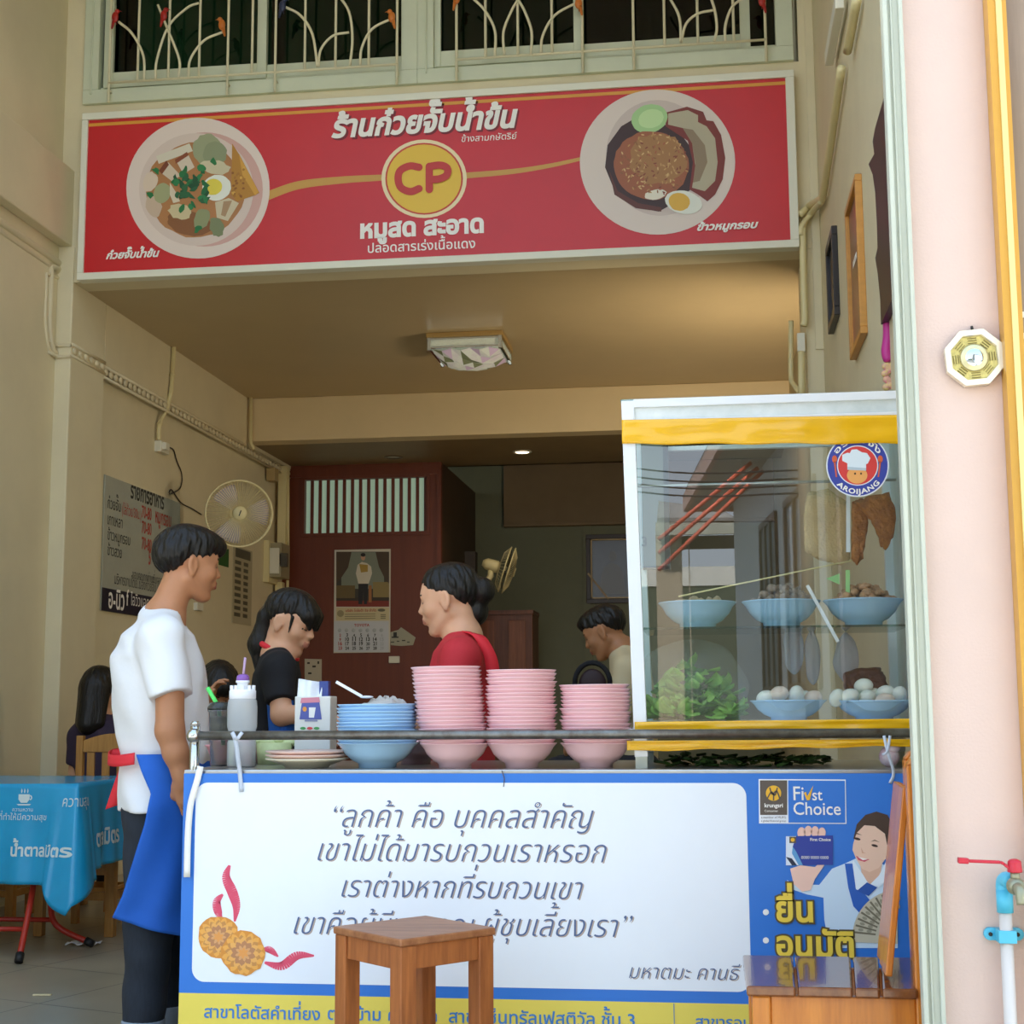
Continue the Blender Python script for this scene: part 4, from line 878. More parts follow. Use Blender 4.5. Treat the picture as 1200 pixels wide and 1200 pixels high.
mb=MB(); mb.tube([(x+.012,4.26,CZ+.06),(x-.005,4.255,CZ+.175),(x-.036,4.245,CZ+.23)],.0065,10); mb.build('straw',mat('bright_green_straw','#59e06a',.35),CP)
mb=MB(); mb.lathe([(.0375,.164),(.038,.17),(.03,.185),(.012,.188),(1e-7,.188)],(x,4.26,CZ),24); mb.build('lid',mat('dark_clear_lid','#4b4f4c',.15,trans=.5),CP)
# napkin carton
xa,xb=PY(345,850,4.36)[0],PY(387,850,4.36)[0]; NB=empty('napkin_box',((xa+xb)/2,4.4,CZ),'white printed napkin carton with tissues sticking out, behind the plates','napkin box')
zt1=PY(360,816,4.36)[2]; zt2=PY(360,795,4.36)[2]
mb=MB(); mb.box(xa,xb,4.36,4.44,CZ,zt1); mb.build('carton',mat('white_carton','#e4e4dc',.5),NB,bevel=.003)
mb=MB(); mb.grid(lambda u,v:(xa+.002+(xb-xa)*.66*u,4.375+.012*math.sin(u*9)+.02*v,zt1-.03+(zt2-zt1+.03-.012*u)*v),10,4); mb.grid(lambda u,v:(xa+.02+(xb-xa)*.6*u,4.40+.01*math.sin(u*7+2),zt1-.03+(zt2-zt1+.02-.004*u)*v),10,4); mb.build('tissue',M_wp,NB,solid=.003)
mb=MB(); mb.box(xa+(xb-xa)*.6,xa+(xb-xa)*.85,4.395,4.42,zt1-.03,zt2-.008); mb.build('sachet',mat('dark_blue_foil','#3a4a8c',.3),NB)
def NP(x,y,k): return PY(x,y,4.3585-.0006*k)
def npoly(c,pts,k): mb=MB(); mb.poly([NP(x,y,k) for x,y in pts]); mb.build('printed_panel',mat('print_'+c[1:],c,.45),NB)
npoly('#5560a8',[(354,821),(374,821),(377,843),(351,843)],0); npoly('#d98a9a',[(353,818),(374,817),(375,823),(352,824)],.5); npoly('#e8a04a',ringpts(357,831,2.5,3,n=12),1); npoly('#f0f0ea',[(362,829),(370,829),(368,841),(362,841)],1)
for xx,c in ((355,'#4fa05a'),(363,'#d9484a'),(371,'#4fa05a')): npoly(c,ringpts(xx,853.5,3.4,1.7,n=14),1)
npoly('#8a8fb0',[(357,843.5),(372,843.5),(372,845.5),(357,845.5)],1)
# pink tub, cabbage, cloth and spoon
x0=PY(240,880,4.5)[0]; x1=PY(335,880,4.5)[0]; mb=MB(); mb.lathe([(1e-7,0),(.105,0),(.125,.05),(.13,.052),(.13,.056),(.12,.055),(.1,.006),(1e-7,.006)],((x0+x1)/2,4.52,CZ),36); mb.build('plastic_tub',mat('rose_plastic','#d99aa0',.4),label='rose pink plastic tub behind the bottle and the plates',cat='tub')
q=random.Random(8); mb=MB(); c=V(PY(322,857,4.38)[0],4.38,CZ+.07)
for i in range(9): mb.ell(c+V(q.uniform(-.06,.05),q.uniform(-.02,.03),q.uniform(-.01,.014)),(.032,.024,.012),np.array(Matrix.Rotation(q.random()*3,3,'Z')),10,6)
mb.tube([c+V(0,0,-.07),c+V(0,0,-.005)],[.05,.055],20); mb.build('cabbage_leaves',mat('pale_green_cabbage','#c8d29a',.5,var=.15,vscale=20),label='pale green cabbage pieces between the bottle and the napkin carton',cat='cabbage',kind='stuff')
zc=CZ+11*.0098+.07; cxx=PY(452,812,4.13)[0]; mb=MB(); q=random.Random(2)
ph=[q.random()*6 for _ in range(6)]
def clothf(u,v):
    a=2*math.pi*u; r=v; z=.022*(1-r**2)*(.8+.3*math.sin(3*a+ph[0])*r+.25*math.sin(5*a+ph[1]))+.004*math.sin(17*r+ph[2]+3*a)
    return (cxx+.062*r*math.cos(a)*(1+.1*math.sin(4*a+ph[3])),4.13+.05*r*math.sin(a),zc+max(-.002,z)-.002)
mb.grid(clothf,48,12); mb.build('dish_cloth',mat('grey_white_cloth','#b9b3ab',.8,bump=.3,bscale=90),label='crumpled greyish cloth lying on top of the blue bowl stack',cat='cloth',weld=True)
mb=MB(); a,b_=PY(394,799,4.12),PY(424,816,4.12); mb.bar(a,b_,.008,.004,(0,1,0)); mb.ell(b_+V(.014,0,-.002),(.02,.012,.004),nu=12,nv=6); mb.build('white_spoon',M_wp,label='white plastic spoon resting on the blue bowl stack',cat='spoon')
# ================================================================ furniture
def woodmat(name,c,d,rough=.4,coat=0,st=(14,14,1.2),sc=3):
    if name in MATS: return MATS[name]
    m=mat(name,c,rough,coat=coat,col2=d,vscale=sc,stretch=st,bump=.05,bscale=30); return m
M_stw=woodmat('worn_reddish_wood','#b86e36','#8a4c24',.5); M_stt=woodmat('scuffed_stool_top','#ad744a','#885332',.4,st=(2,14,8))
M_chw=woodmat('orange_varnished_wood','#e08a30','#c06c1e',.28,.3); M_chs=woodmat('glossy_brown_plank','#8c5226','#6f3c1a',.12,.5,st=(14,1.2,8)); M_tch=woodmat('honey_wood','#c08a45','#a06c30',.4,.2)
def stool(name,c,side,h,rot,m,mt,lab,leg=.045):
    r=empty(name,(c[0],c[1],0),lab,'stool'); R=np.array(Matrix.Rotation(rot,3,'Z')); C=V(c[0],c[1],0)
    def P(x,y,z): return C+R@V(x,y,z)
    def rbox(mb,x0,x1,y0,y1,z0,z1):
        v=[P(x,y,z) for x in (x0,x1) for y in (y0,y1) for z in (z0,z1)]; mb.add(v,[(0,1,3,2),(4,6,7,5),(0,4,5,1),(2,3,7,6),(0,2,6,4),(1,5,7,3)],False)
    s=side/2; mb=MB(); rbox(mb,-s,s,-s,s,h-.018,h); mb.build('seat',mt,r,bevel=.004)
    k=s-.004
    for sx in (-1,1):
        for sy in (-1,1):
            mb=MB(); rbox(mb,sx*k,sx*(k-leg),sy*k,sy*(k-leg),0,h-.018); mb.build('leg',m,r,bevel=.003)
    for zz,hh,nm in ((h-.018,.055,'apron'),(h*.35,.035,'stretcher')):
        for sg in (-1,1):
            mb=MB(); rbox(mb,-k+leg,k-leg,sg*(k-.006),sg*(k-.028),zz-hh,zz); mb.build(nm,m,r,bevel=.002)
            mb=MB(); rbox(mb,sg*(k-.006),sg*(k-.028),-k+leg,k-leg,zz-hh,zz); mb.build(nm,m,r,bevel=.002)
    return r
A,B,C_,D_=[PZ(x,y,.55) for x,y in ((398,1085),(461,1102),(577.5,1087),(503,1072))]
cen=(A+B+C_+D_)/4; ang=math.atan2((C_-B)[1],(C_-B)[0])
sd=(np.linalg.norm(A-B)+np.linalg.norm(B-C_)+np.linalg.norm(C_-D_)+np.linalg.norm(D_-A))/4
stool('wooden_stool',cen[:2],sd,.55,ang,M_stw,M_stt,'worn reddish wooden stool standing in front of the slogan banner')
p=PZ(4,1080,0); stool('wooden_stool',(p[0]-.12,p[1]+.2),.28,.42,0,M_tch,M_tch,'honey coloured wooden stool at the left photo edge, beside the blue table')
# chair at the right, facing left
CR=empty('wooden_chair',(.24,3.54,0),'orange varnished wooden slat chair at the right end of the banner','chair')
hz=.48; x0,x1,y0,y1=.062,.425,3.33,3.74
xs=[PZ(x,1141,hz)[0] for x in (872,929,992,1022)]+[x1]; xs[0]=x0
for i in range(4):
    xa_,xb_=xs[i]+(.0025 if i else 0),xs[i+1]-.0025; sk=.13*(y1-y0); mb=MB(); mb.prism([(xa_,y0,hz-.022),(xb_,y0,hz-.022),(xb_+sk*(xb_-x0)/(x1-x0),y1,hz-.022),(xa_+sk*(xa_-x0)/(x1-x0),y1,hz-.022)],(0,0,.022)); mb.build('seat_plank',M_chs,CR,bevel=.005)
lx=PY(881,1170,y0+.02)[0]
for y in (y0+.012,y1-.05):
    mb=MB(); mb.box(lx,lx+.04,y,y+.038,0,hz-.022); mb.build('leg',M_chw,CR,bevel=.004)
    e_=.033+.11*(y-y0); mb=MB(); mb.box(.385+e_,.43+e_,y,y+.038,0,.95); mb.prism([(.385+e_,y,.95),(.43+e_,y,.95),(.425+e_,y,.965),(.40+e_,y,.972)],(0,.038,0)); mb.build('back_post',M_chw,CR,bevel=.004)
    mb=MB(); mb.box(lx+.04,.385+e_,y+.006,y+.03,hz-.09,hz-.022); mb.build('apron',M_chw,CR,bevel=.003)
    mb=MB(); mb.box(lx+.04,.385+e_,y+.008,y+.028,.16,.2); mb.build('stretcher',M_chw,CR,bevel=.003)
for x,sk in ((lx+.006,0),(.41,.13)):
    mb=MB(); mb.prism([(x,y0+.05,hz-.09),(x+.024,y0+.05,hz-.09),(x+.024+sk*.31,y1-.05,hz-.09),(x+sk*.31,y1-.05,hz-.09)],(0,0,.068)); mb.build('apron',M_chw,CR,bevel=.003)
mb=MB(); mb.prism([(.435,y0+.05,.87),(.46,y0+.05,.87),(.46+.03,y1-.05,.87),(.435+.03,y1-.05,.87)],(0,0,.07)); mb.build('top_rail',M_chw,CR,bevel=.006)
for i in range(3):
    ya=y0+.075+i*.095; mb=MB(); e_=.05*(ya+.035-y0); mb.bar((.366+e_,ya+.035,hz+.012),(.42+e_,ya+.035,.90),.07,.015,(1,0,0)); mb.build('back_slat',M_chw,CR,bevel=.003)
# chair behind the blue table, facing the street
a=PZ(41,1098,0); b=PZ(129,1098,0); x0,x1=a[0]-.02,b[0]+.02; yf,yr=(a[1]+b[1])/2,7.36
CB=empty('wooden_chair',((x0+x1)/2,(yf+yr)/2,0),'honey wooden slat-back chair behind the blue covered table','chair')
for x in (x0,x1-.045):
    mb=MB(); mb.box(x,x+.045,yf,yf+.045,0,.43); mb.build('leg',M_tch,CB,bevel=.003)
    mb=MB(); mb.box(x+.004,x+.04,yr,yr+.035,0,.95); mb.build('back_post',M_tch,CB,bevel=.003)
    for z in (.17,.37): mb=MB(); mb.box(x+.01,x+.034,yf+.045,yr,z,z+(.04 if z<.3 else .06)); mb.build('side_rail',M_tch,CB)
for z,h in ((.17,.04),(.29,.05),(.37,.06)):
    mb=MB(); mb.box(x0+.045,x1-.045,yf+.01,yf+.03,z,z+h); mb.build('front_rail',M_tch,CB)
mb=MB(); mb.box(x0-.005,x1+.005,yf-.01,yr+.02,.43,.455); mb.build('seat',M_tch,CB,bevel=.004)
n=12; pts=[(x0+.04,yr+.005,.865)]+[(x0+.04+(x1-x0-.08)*i/n,yr+.005,.925+.035*math.sin(math.pi*i/n)) for i in range(n+1)]+[(x1-.04,yr+.005,.865)]
mb=MB(); mb.prism(pts,(0,.025,0)); mb.build('top_rail',M_tch,CB,bevel=.003)
mb=MB(); mb.box(x0+.04,x1-.04,yr+.005,yr+.03,.55,.6); mb.build('lower_back_rail',M_tch,CB)
for i in range(4):
    xx=x0+.04+(x1-x0-.08)*(i+.5)/4; mb=MB(); mb.box(xx-.02,xx+.02,yr+.01,yr+.024,.6,.87); mb.build('back_slat',M_tch,CB,bevel=.002)
# blue covered folding table
M_cl=mat('turquoise_table_vinyl','#1b9fd2',.25,var=.06,vscale=4,coat=.25); M_clw=mat('white_cloth_back','#d9d9d2',.6); M_prt=mat('pale_print_on_vinyl','#d3e3e2',.35)
tx0,ty0,tx1,ty1,tz=-3.72,6.34,-2.80,7.2,.75
TB=empty('folding_table',((tx0+tx1)/2,(ty0+ty1)/2,0),'low folding table with red tube legs under the turquoise tablecloth','table')
mb=MB(); mb.box(tx0+.01,tx1-.01,ty0+.01,ty1-.01,tz-.03,tz-.004); mb.build('table_top',mat('table_board','#8a8a80',.5),TB)
M_redleg=mat('red_painted_tube','#b03020',.35); M_foot=mat('black_plastic_foot','#1b1a1a',.5)
def leg(pts,r=.014):
    mb=MB(); mb.tube(bez(pts,5),r,10); l=mb.build('leg',M_redleg,TB)
    a,b=np.array(pts[-2]),np.array(pts[-1]); d=(b-a)/np.linalg.norm(b-a); mb=MB(); mb.tube([b-d*.035,b+d*.005],r*1.35,10); mb.build('foot_cap',M_foot,l)
fa=PZ(22,1126,0.015); fb=PZ(108,1106,0.015); 
leg([PY(43,1000,6.5),PY(38,1045,6.4),fa]); leg([PY(47,1000,6.55),PY(58,1050,6.62),PY(66,1084,6.66),fb])
fa2=fa+V(-.62,.0,0); fb2=fb+V(-.62,0,0); leg([PY(43,1000,6.5)+V(-.6,0,0),PY(38,1045,6.4)+V(-.6,0,0),fa2]); leg([PY(47,1000,6.55)+V(-.6,0,0),PY(66,1084,6.66)+V(-.6,0,0),fb2])
for y,Yy,xr_ in ((1078,6.66,62),(1089,6.35,30)):
    a=PY(xr_,y,Yy); mb=MB(); mb.tube([a,a+V(-.62,0,0)],.011,8); mb.build('crossbar',M_redleg,TB)
# tablecloth
CLO=None
LF=tx1-tx0; LS=ty1-ty0
def edge(s):
    # perimeter: front edge left->right, then right side going back
    if s<=LF: return V(tx0+s,ty0,tz),V(0,-1,0)
    return V(tx1,ty0+(s-LF),tz),V(1,0,0)
def drop(s):
    d=abs(s-LF); base=.43
    c=.13*max(0,1-d/.12)
    if s>LF: base=.385-.03*((s-LF)/LS)+ .10*max(0,1-abs(s-LF-LS)/.18)
    return base+c
def clothp(s,v,off=0):
    e,n=edge(s); L=drop(s); d=s-LF
    # rounded corner direction and pleat thrown forward of the corner
    w=math.exp(-(d/.085)**2)
    if abs(d)<.3:
        t=.5+.5*math.tanh(d/.05); n=V(0,-1,0)*(1-t)+V(1,0,0)*t; n/=np.linalg.norm(n)
    out=.008+v*(.02+.012*math.sin(s*19+.6)+.008*math.sin(s*41))+w*v*.12
    p=e+n*(out+off); p[2]-=L*v
    p[0]-=w*v*.07*(1 if d<.08 else .6)
    if w>.2: p[1]-=.03*v*w*math.sin(d*45)
    # soft roll at the table edge
    p[2]+=.006*(1-min(1,v*12))**2 if v<.09 else 0
    return p
mb=MB()
mb.grid(lambda u,v:(tx0+LF*u,ty0+LS*v,tz+.002+.0008*math.sin(u*9)*math.sin(v*7)),12,12)
mb.grid(lambda u,v:clothp((LF+LS)*u,v),230,24)
CLO=mb.build('tablecloth',M_cl,None,solid=.0025,label='turquoise printed vinyl tablecloth draped over the folding table',cat='tablecloth')
CLO['label']='turquoise printed vinyl tablecloth draped over the folding table'
def cprint(s,px0,py,px1,side=0,bold=.012,hs=1):
    # lettering that follows the drape
    if not side:
        a=PY(px0,py,ty0-.03); b=PY(px1,py,ty0-.03); s0=a[0]-tx0; w=b[0]-a[0]
    else:
        a=PX(px0,py,tx1+.03); b=PX(px1,py,tx1+.03); s0=LF+a[1]-ty0; w=b[1]-a[1]
    z0=a[2]
    def fn(u,h):
        ss=s0+u; z=z0+h; return clothp(ss,min(1,max(0,(tz-z)/drop(ss))),.004)
    text(mb,s,fn,width=w,bold=bold,hs=hs)
mb=MB()
for a_ in (('น้ำตาลมิตร',12,1003,84,0,.03,1.05),('ความหวาน',13,951,37,0,.0),('ที่ทำให้มีความสุข',-4,961,54,0,.0),('ตาลมิตร',112,992,140,1,.03,1.2),('ความสุข',92,946,106,1,.0,1.6)): mb=MB(); cprint(*a_); mb.build('cloth_lettering',M_prt,CLO)
mb=MB()
def cshape(pts):
    o=[]
    for x,y in pts:
        a=PY(x,y,ty0-.03); ss=a[0]-tx0; o.append(clothp(ss,min(1,max(0,(tz-a[2])/drop(ss))),.004))
    mb.poly(o)
cshape([(20,931),(33,931),(33,937),(30,941),(23,941),(20,937)])
for i in range(8):
    a0,a1=-1.4+i*.35,-1.4+(i+1)*.35; cshape([(33+3*math.cos(a0),935+3.2*math.sin(a0)),(33+3*math.cos(a1),935+3.2*math.sin(a1)),(33+1.6*math.cos(a1),935+1.8*math.sin(a1)),(33+1.6*math.cos(a0),935+1.8*math.sin(a0))])
cshape([(18,942.5),(35,942.5),(33,944),(20,944)])
for x in (23.5,27,30.5): cshape([(x-.5,929.5),(x+.5,929.5),(x+1,927),(x,924.5),(x-.6,927)])
mb.build('cup_print',M_prt,CLO)
mb=MB(); e=clothp(LF+LS-.02,1.0); q0=PY(147,1004,7.1); mb.grid(lambda u,v:(q0[0]+.06*u+.01*math.sin(v*5),7.12+.02*math.sin(u*6+v*3),q0[2]-.11*v*(1-.5*abs(u-.5))),8,6); mb.build('cloth_underside',M_clw,CLO,solid=.002)
# litter
mb=MB(); p=PZ(96,1108,0); mb.grid(lambda u,v:(p[0]-.07+.15*u,p[1]-.03+.07*v+.01*math.sin(u*9),.004+.012*abs(math.sin(u*7+v*4))),12,6); mb.build('crumpled_tissue',M_wp,solid=.002,label='crumpled white tissue on the floor under the blue table',cat='tissue')
mb=MB(); a,b=PZ(39,1167,0),PZ(60,1167,0); mb.bar(a+V(0,0,.004),b+V(0,0,.004),.012,.005); mb.build('wooden_stick',mat('pale_wood_stick','#d8c9a0',.6),label='pale flat wooden stick lying on the floor at left',cat='stick')
# ================================================================ things on the left wall
XW=XL+.03
M_board=mat('grey_menu_board','#a9ab9d',.25,var=.03); M_dk=mat('dark_navy_print','#211f30',.4); M_blk=mat('black_print','#24241f',.45); M_rdp=mat('red_print','#a83226',.45); M_ivory=mat('ivory_plastic','#dccf9c',.4); M_ivw=mat('offwhite_plastic','#dedbc8',.4)
def LX(x,y,k=0): return PX(x,y,XW+.014+.001*k)
ya,yb=LX(121,640)[1],LX(210,650)[1]; z1=(LX(123,554)[2]+LX(208,590)[2])/2; z0=(LX(118,715)[2]+LX(150,720)[2])/2
MN=empty('menu_board',(XW+.01,(ya+yb)/2,z0),'large grey menu board with a price list on the left wall, behind the man','menu board')
mb=MB(); mb.box(XW+.002,XW+.014,ya,yb,z0,z1); mb.build('panel',M_board,MN,bevel=.002)
zb1=LX(119,688)[2]; mb=MB(); mb.box(XW+.014,XW+.0145,ya,yb,z0,zb1); mb.build('footer_band',M_dk,MN)
def ltext(s,ax,ay,bx,m,nm,bold=.01,hs=1,k=1):
    mb=MB(); A=LX(ax,ay,k); Bp=LX(bx,ay+20,k); 
    text(mb,s,lambda u,w:(A[0],A[1]+u,A[2]+w),width=Bp[1]-A[1],bold=bold,hs=hs); mb.build(nm,m,MN)
ltext('รายการอาหาร',153,583,192,M_blk,'heading_lettering',.025,1.35)
for s,x,y,xe in (('ก๋วยจั๊บ',126,595,141),('เกาเหลา',126,614,143),('ข้าวหมูกรอบ',126,632,152),('ข้าวสวย',126,650,142)): ltext(s,x,y,xe,M_blk,'dish_lettering',.008,1.25)
ltext('(ใส่ถ้วย/30บ.)',143,602,165,M_rdp,'red_lettering',.004,1.5)
for s,x,y,xe in (('70-80',166,606,177),('70-80',166,624,177),('70-80',166,643,177),('5',174,661,176),('หมูกรอบ',182,612,200)): ltext(s,x,y,xe,M_rdp,'price_lettering',.02,1.5)
ltext('ขอบคุณทุกท่านที่มาอุดหนุน',155,678,196,M_blk,'small_lettering',0,1.4); ltext('บริหารงานโดย..น้องก๋วยจั๊บ โทร. 08',134,684,196,M_blk,'small_lettering',0,1.4)
ltext('อ-นิว',127,712,145,M_white,'footer_lettering',.02,1.3,1.5); ltext('f',148,709,150,M_white,'footer_lettering',.02,1.3,1.5); ltext('ไอวิวแอดเวอร์ไทซิ่ง',153,709,196,M_white,'footer_lettering',0,1.2,1.5)
# second price list
ya,yb=LX(274,680)[1],LX(296,680)[1]; z1=LX(278,640)[2]; z0=LX(276,730)[2]
PL=empty('price_list',(XW+.008,(ya+yb)/2,z0),'narrow printed price list hanging on the left wall below the fan','price list')
mb=MB(); mb.box(XW+.002,XW+.008,ya,yb,z0,z1); mb.build('sheet',mat('tan_paper','#b3a98a',.6),PL)
mb=MB(); h=z1-z0; w=yb-ya
mb.box(XW+.008,XW+.0085,ya+w*.1,yb-w*.1,z1-h*.14,z1-h*.02)
for i in range(9):
    for j in (0,1): zz=z1-h*(.2+.085*i); mb.box(XW+.008,XW+.0085,ya+w*(.08+.46*j),ya+w*(.4+.46*j-.08*((i*3+j)%3)),zz-.02,zz+.012)
mb.build('printed_lines',mat('dark_olive_print2','#55503c',.5),PL)
mb=MB(); a=LX(258,640); b=LX(269,665); mb.box(XW+.002,XW+.006,a[1],b[1],b[2],a[2]); mb.build('green_leaflet',mat('dark_green_paper','#2d5a24',.6),label='dark green leaflet pinned on the wall below the fan',cat='leaflet')
mb=MB(); a=LX(229,706); b=LX(235,716); mb.box(XW,XW+.03,a[1],b[1]+.02,b[2],a[2]); mb.build('wall_hook',M_ivw,label='small white hook on the left wall, right of the man\'s chin',cat='hook')
# socket, conduit, lead
def wallbox(name,px0,px1,py0,py1,X,d,m,lab,cat,par=None):
    a=PX(px0,(py0+py1)/2,X); b=PX(px1,(py0+py1)/2,X); za=PX(px0,py0,X)[2]; zb=PX(px0,py1,X)[2]; mb=MB(); mb.box(X-.02,X+d,a[1],b[1],zb,za); return mb.build(name,m,par,bevel=.004,label=lab,cat=cat)
SO=wallbox('socket_box',181,191,516,529,XW,.05,M_ivw,'white power socket box on the left wall above the menu board','socket')
mb=MB(); a=PX(193,523,XW+.05); mb.box(a[0],a[0]+.03,a[1]-.05,a[1]+.02,a[2]-.03,a[2]+.02); mb.build('plug',M_ivw,SO)
mb=MB(); pts=[PX(204,404,XI+.02),PX(202,440,XI+.02),PX(200,462,XI+.02),PX(194,482,XW+.05),PX(187,497,XW+.03),PX(186,516,XW+.03)]; mb.tube(bez(pts,6),.016,10)
for i in (1,3,4): 
    p_=pts[i]; mb.ell(p_,(.024,.022,.016),nu=10,nv=6)
mb.build('wall_conduit',M_ivory,label='cream conduit pipe bending down the left wall to the power socket',cat='conduit')
mb=MB(); pts=[PX(194,523,XW+.06)]+[PX(x,y,XW+.012) for x,y in ((203,527),(207,540),(213,556),(211,572),(199,579),(201,574),(212,589),(225,596),(236,603))]; mb.tube(bez(pts,6),.005,6); mb.build('fan_lead',mat('dark_flex','#3a3328',.5),label='thin dark power lead looping along the wall from socket to fan',cat='cable')
# wall fan
def wall_fan(c,R,face,lab,mount,blade=M_white,lit=1):
    f=np.array(face,float); f/=np.linalg.norm(f); up=V(0,0,1); r=np.cross(up,f); r/=np.linalg.norm(r); u=np.cross(f,r)
    Mx=np.column_stack((r,u,f)); c=np.array(c,float)
    def T(x,y,z): return c+Mx@V(x,y,z)
    F=empty('wall_fan',tuple(mount),lab,'fan')
    mb=MB(); n=48
    for z,rr in ((.02,R),(-.02,R*.99)): mb.tube([T(rr*math.cos(2*math.pi*i/n),rr*math.sin(2*math.pi*i/n),z) for i in range(n)],.0065,8,closed=True)
    mb.build('guard_ring',M_ivory,F)
    mb=MB(); 
    for i in range(72):
        a=2*math.pi*i/72; ca,sa=math.cos(a),math.sin(a); a2=a+.12
        mb.tube([T(R*.2*math.cos(a-.1),R*.2*math.sin(a-.1),.07),T(R*.65*ca,R*.65*sa,.06),T(R*ca,R*sa,.02)],.002,4); 
        if i%2==0: mb.tube([T(R*.25*ca,R*.25*sa,-.08),T(R*.7*ca,R*.7*sa,-.07),T(R*ca,R*sa,-.02)],.0014,4)
    mb.build('guard_wires',M_ivory,F)
    mb=MB(); mb.tube([T(0,0,.062),T(0,0,.082)],[R*.23,R*.19],28); mb.build('hub_badge',M_ivory,F)
    mb=MB(); mb.bar(T(-.008,-.02,.083),T(.006,.02,.083),.008,.002,f); mb.build('badge_mark',M_blk,F)
    for k in range(3):
        mb=MB(); a0=k*2.094-2.0
        def fn(q,v):
            rr=R*(.15+.75*v); a=a0+(q-.5)*1.15*(1-.2*v); return T(rr*math.cos(a),rr*math.sin(a),.02*(q-.5)*2)
        mb.grid(fn,8,6); mb.build('blade',blade,F,solid=.003)
    mb=MB(); mb.tube([T(0,0,-.07),T(0,0,-.1),T(0,0,-.2),T(0,0,-.24)],[R*.2,R*.27,R*.25,R*.12],20); mb.build('motor',M_ivory,F)
    mb=MB(); e=T(0,0,-.16); m_=np.array(mount,float); mb.tube([e,e+V(0,0,-.1),(m_+e)/2+V(0,0,-.12),m_],[.03,.03,.026,.03],12); mb.build('arm',M_ivory,F)
    mb=MB(); mb.box(m_[0]-.04,m_[0]+.05,m_[1]-.06,m_[1]+.06,m_[2]-.1,m_[2]+.06); mb.build('wall_mount',M_ivory,F,bevel=.01)
    return F
c=PY(280,602,10.2); wall_fan(c,39.5/FPX*10.45,(.42,-.93,-.08),'cream wall fan with a round wire guard, on the left wall beside the price list',(XW+.05,PX(240,625,XW)[1],c[2]-.18),mat('clear_blue_white_blade','#dcd3dc',.2,alpha=.35))
# breaker box, ducts and pipes at the inner corner
YB2=12.75
def cornerbox(name,x0,x1,y0,y1,Y,d,m,lab=None,cat=None,par=None,bev=.005):
    a=PY(x0,y0,Y); b=PY(x1,y1,Y); mb=MB(); mb.box(a[0],b[0],Y,Y+d,b[2],a[2]); return mb.build(name,m,par,bevel=bev,label=lab,cat=cat)
BK=empty('breaker_panel',tuple(PY(318,682,12.7)),'cream electrical breaker panel in the left inner corner above the girl','breaker panel')
cornerbox('cover',306,314.5,633,682,12.62,.3,M_ivory,par=BK); cornerbox('housing',314.5,329,636,676,12.66,.28,mat('shaded_housing','#9c9272',.5),par=BK); cornerbox('door',316,326.5,642,672,12.64,.03,M_ivw,par=BK); cornerbox('switch_row',327,336,648,664,12.66,.05,mat('dark_switch','#4b463b',.4),par=BK)
cornerbox('cable_duct',326,334,546,646,12.9,.12,M_ivory,'cream cable duct rising from the breaker panel to the ceiling','cable duct')
for x,l in ((337.5,'thin cream pipe right of the cable duct'),(319,'thin cream pipe between junction box and breaker panel')):
    a=PY(x,552,12.95); b=PY(x,640,12.95); mb=MB(); mb.tube([a,b],.014,8); mb.build('pipe',M_ivory,label=l,cat='pipe')
cornerbox('duct_end',322,330,682,702,12.9,.1,M_ivory,'short cream duct end below the breaker panel','cable duct'); a=PY(337,680,12.95); mb=MB(); mb.tube([a,a+V(0,0,-.16)],.014,8); mb.build('pipe',M_ivory,label='short cream pipe below the breaker panel',cat='pipe')
cornerbox('junction_box',312,322,548,563,12.6,.12,mat('tan_box','#b39c6a',.5),'small tan junction box under the ceiling in the left corner','junction box')
a=PY(294,466,11.86); b=PY(294,520,11.86); mb=MB(); mb.tube([a,b,b+V(.03,.0,-.05)],.016,8); mb.build('pipe',M_ivory,label='cream pipe at the left end of the cross beam',cat='pipe')
# ================================================================ calendar and notes on the brown partition
YC=YP-.014
def CPt(x,y,k=0): return PY(x,y,YC-.001*k)
CA=empty('wall_calendar',CPt(424,767),'tall wall calendar with a portrait photograph, on the red brown partition','calendar')
def cpoly(name,c,pts,k,par=CA): mb=MB(); mb.poly([CPt(x,y,k) for x,y in pts]); return mb.build(name,mat('print_'+c[1:],c,.5),par)
def crect(name,c,x0,x1,y0,y1,k,par=CA): return cpoly(name,c,[(x0,y0),(x1,y0),(x1,y1),(x0,y1)],k,par)
a,b=CPt(392,644.5),CPt(457,764.5); mb=MB(); mb.box(a[0],b[0],YC,YC+.012,b[2],a[2]); mb.build('sheet',mat('calendar_paper','#cfc9b8',.5),CA)
PH=crect('photo','#3d3a2e',394,456,646.5,711,1)
crect('photo_wall','#7d8474',400,450,647,690,1.5,PH); cpoly('photo_curtain','#4a3a28',[(394,646.5),(412,646.5),(408,665),(398,680),(394,684)],2,PH); cpoly('photo_curtain','#4a3a28',[(456,646.5),(440,646.5),(444,664),(452,680),(456,684)],2,PH)
crect('photo_table','#8f7d4c',437,456,682,700,2,PH); crect('photo_table','#6b5a34',394,416,686,701,2,PH); crect('photo_floor','#7e3020',394,456,704,711,2,PH); crect('photo_table','#3c3324',394,456,700,704,1.9,PH)
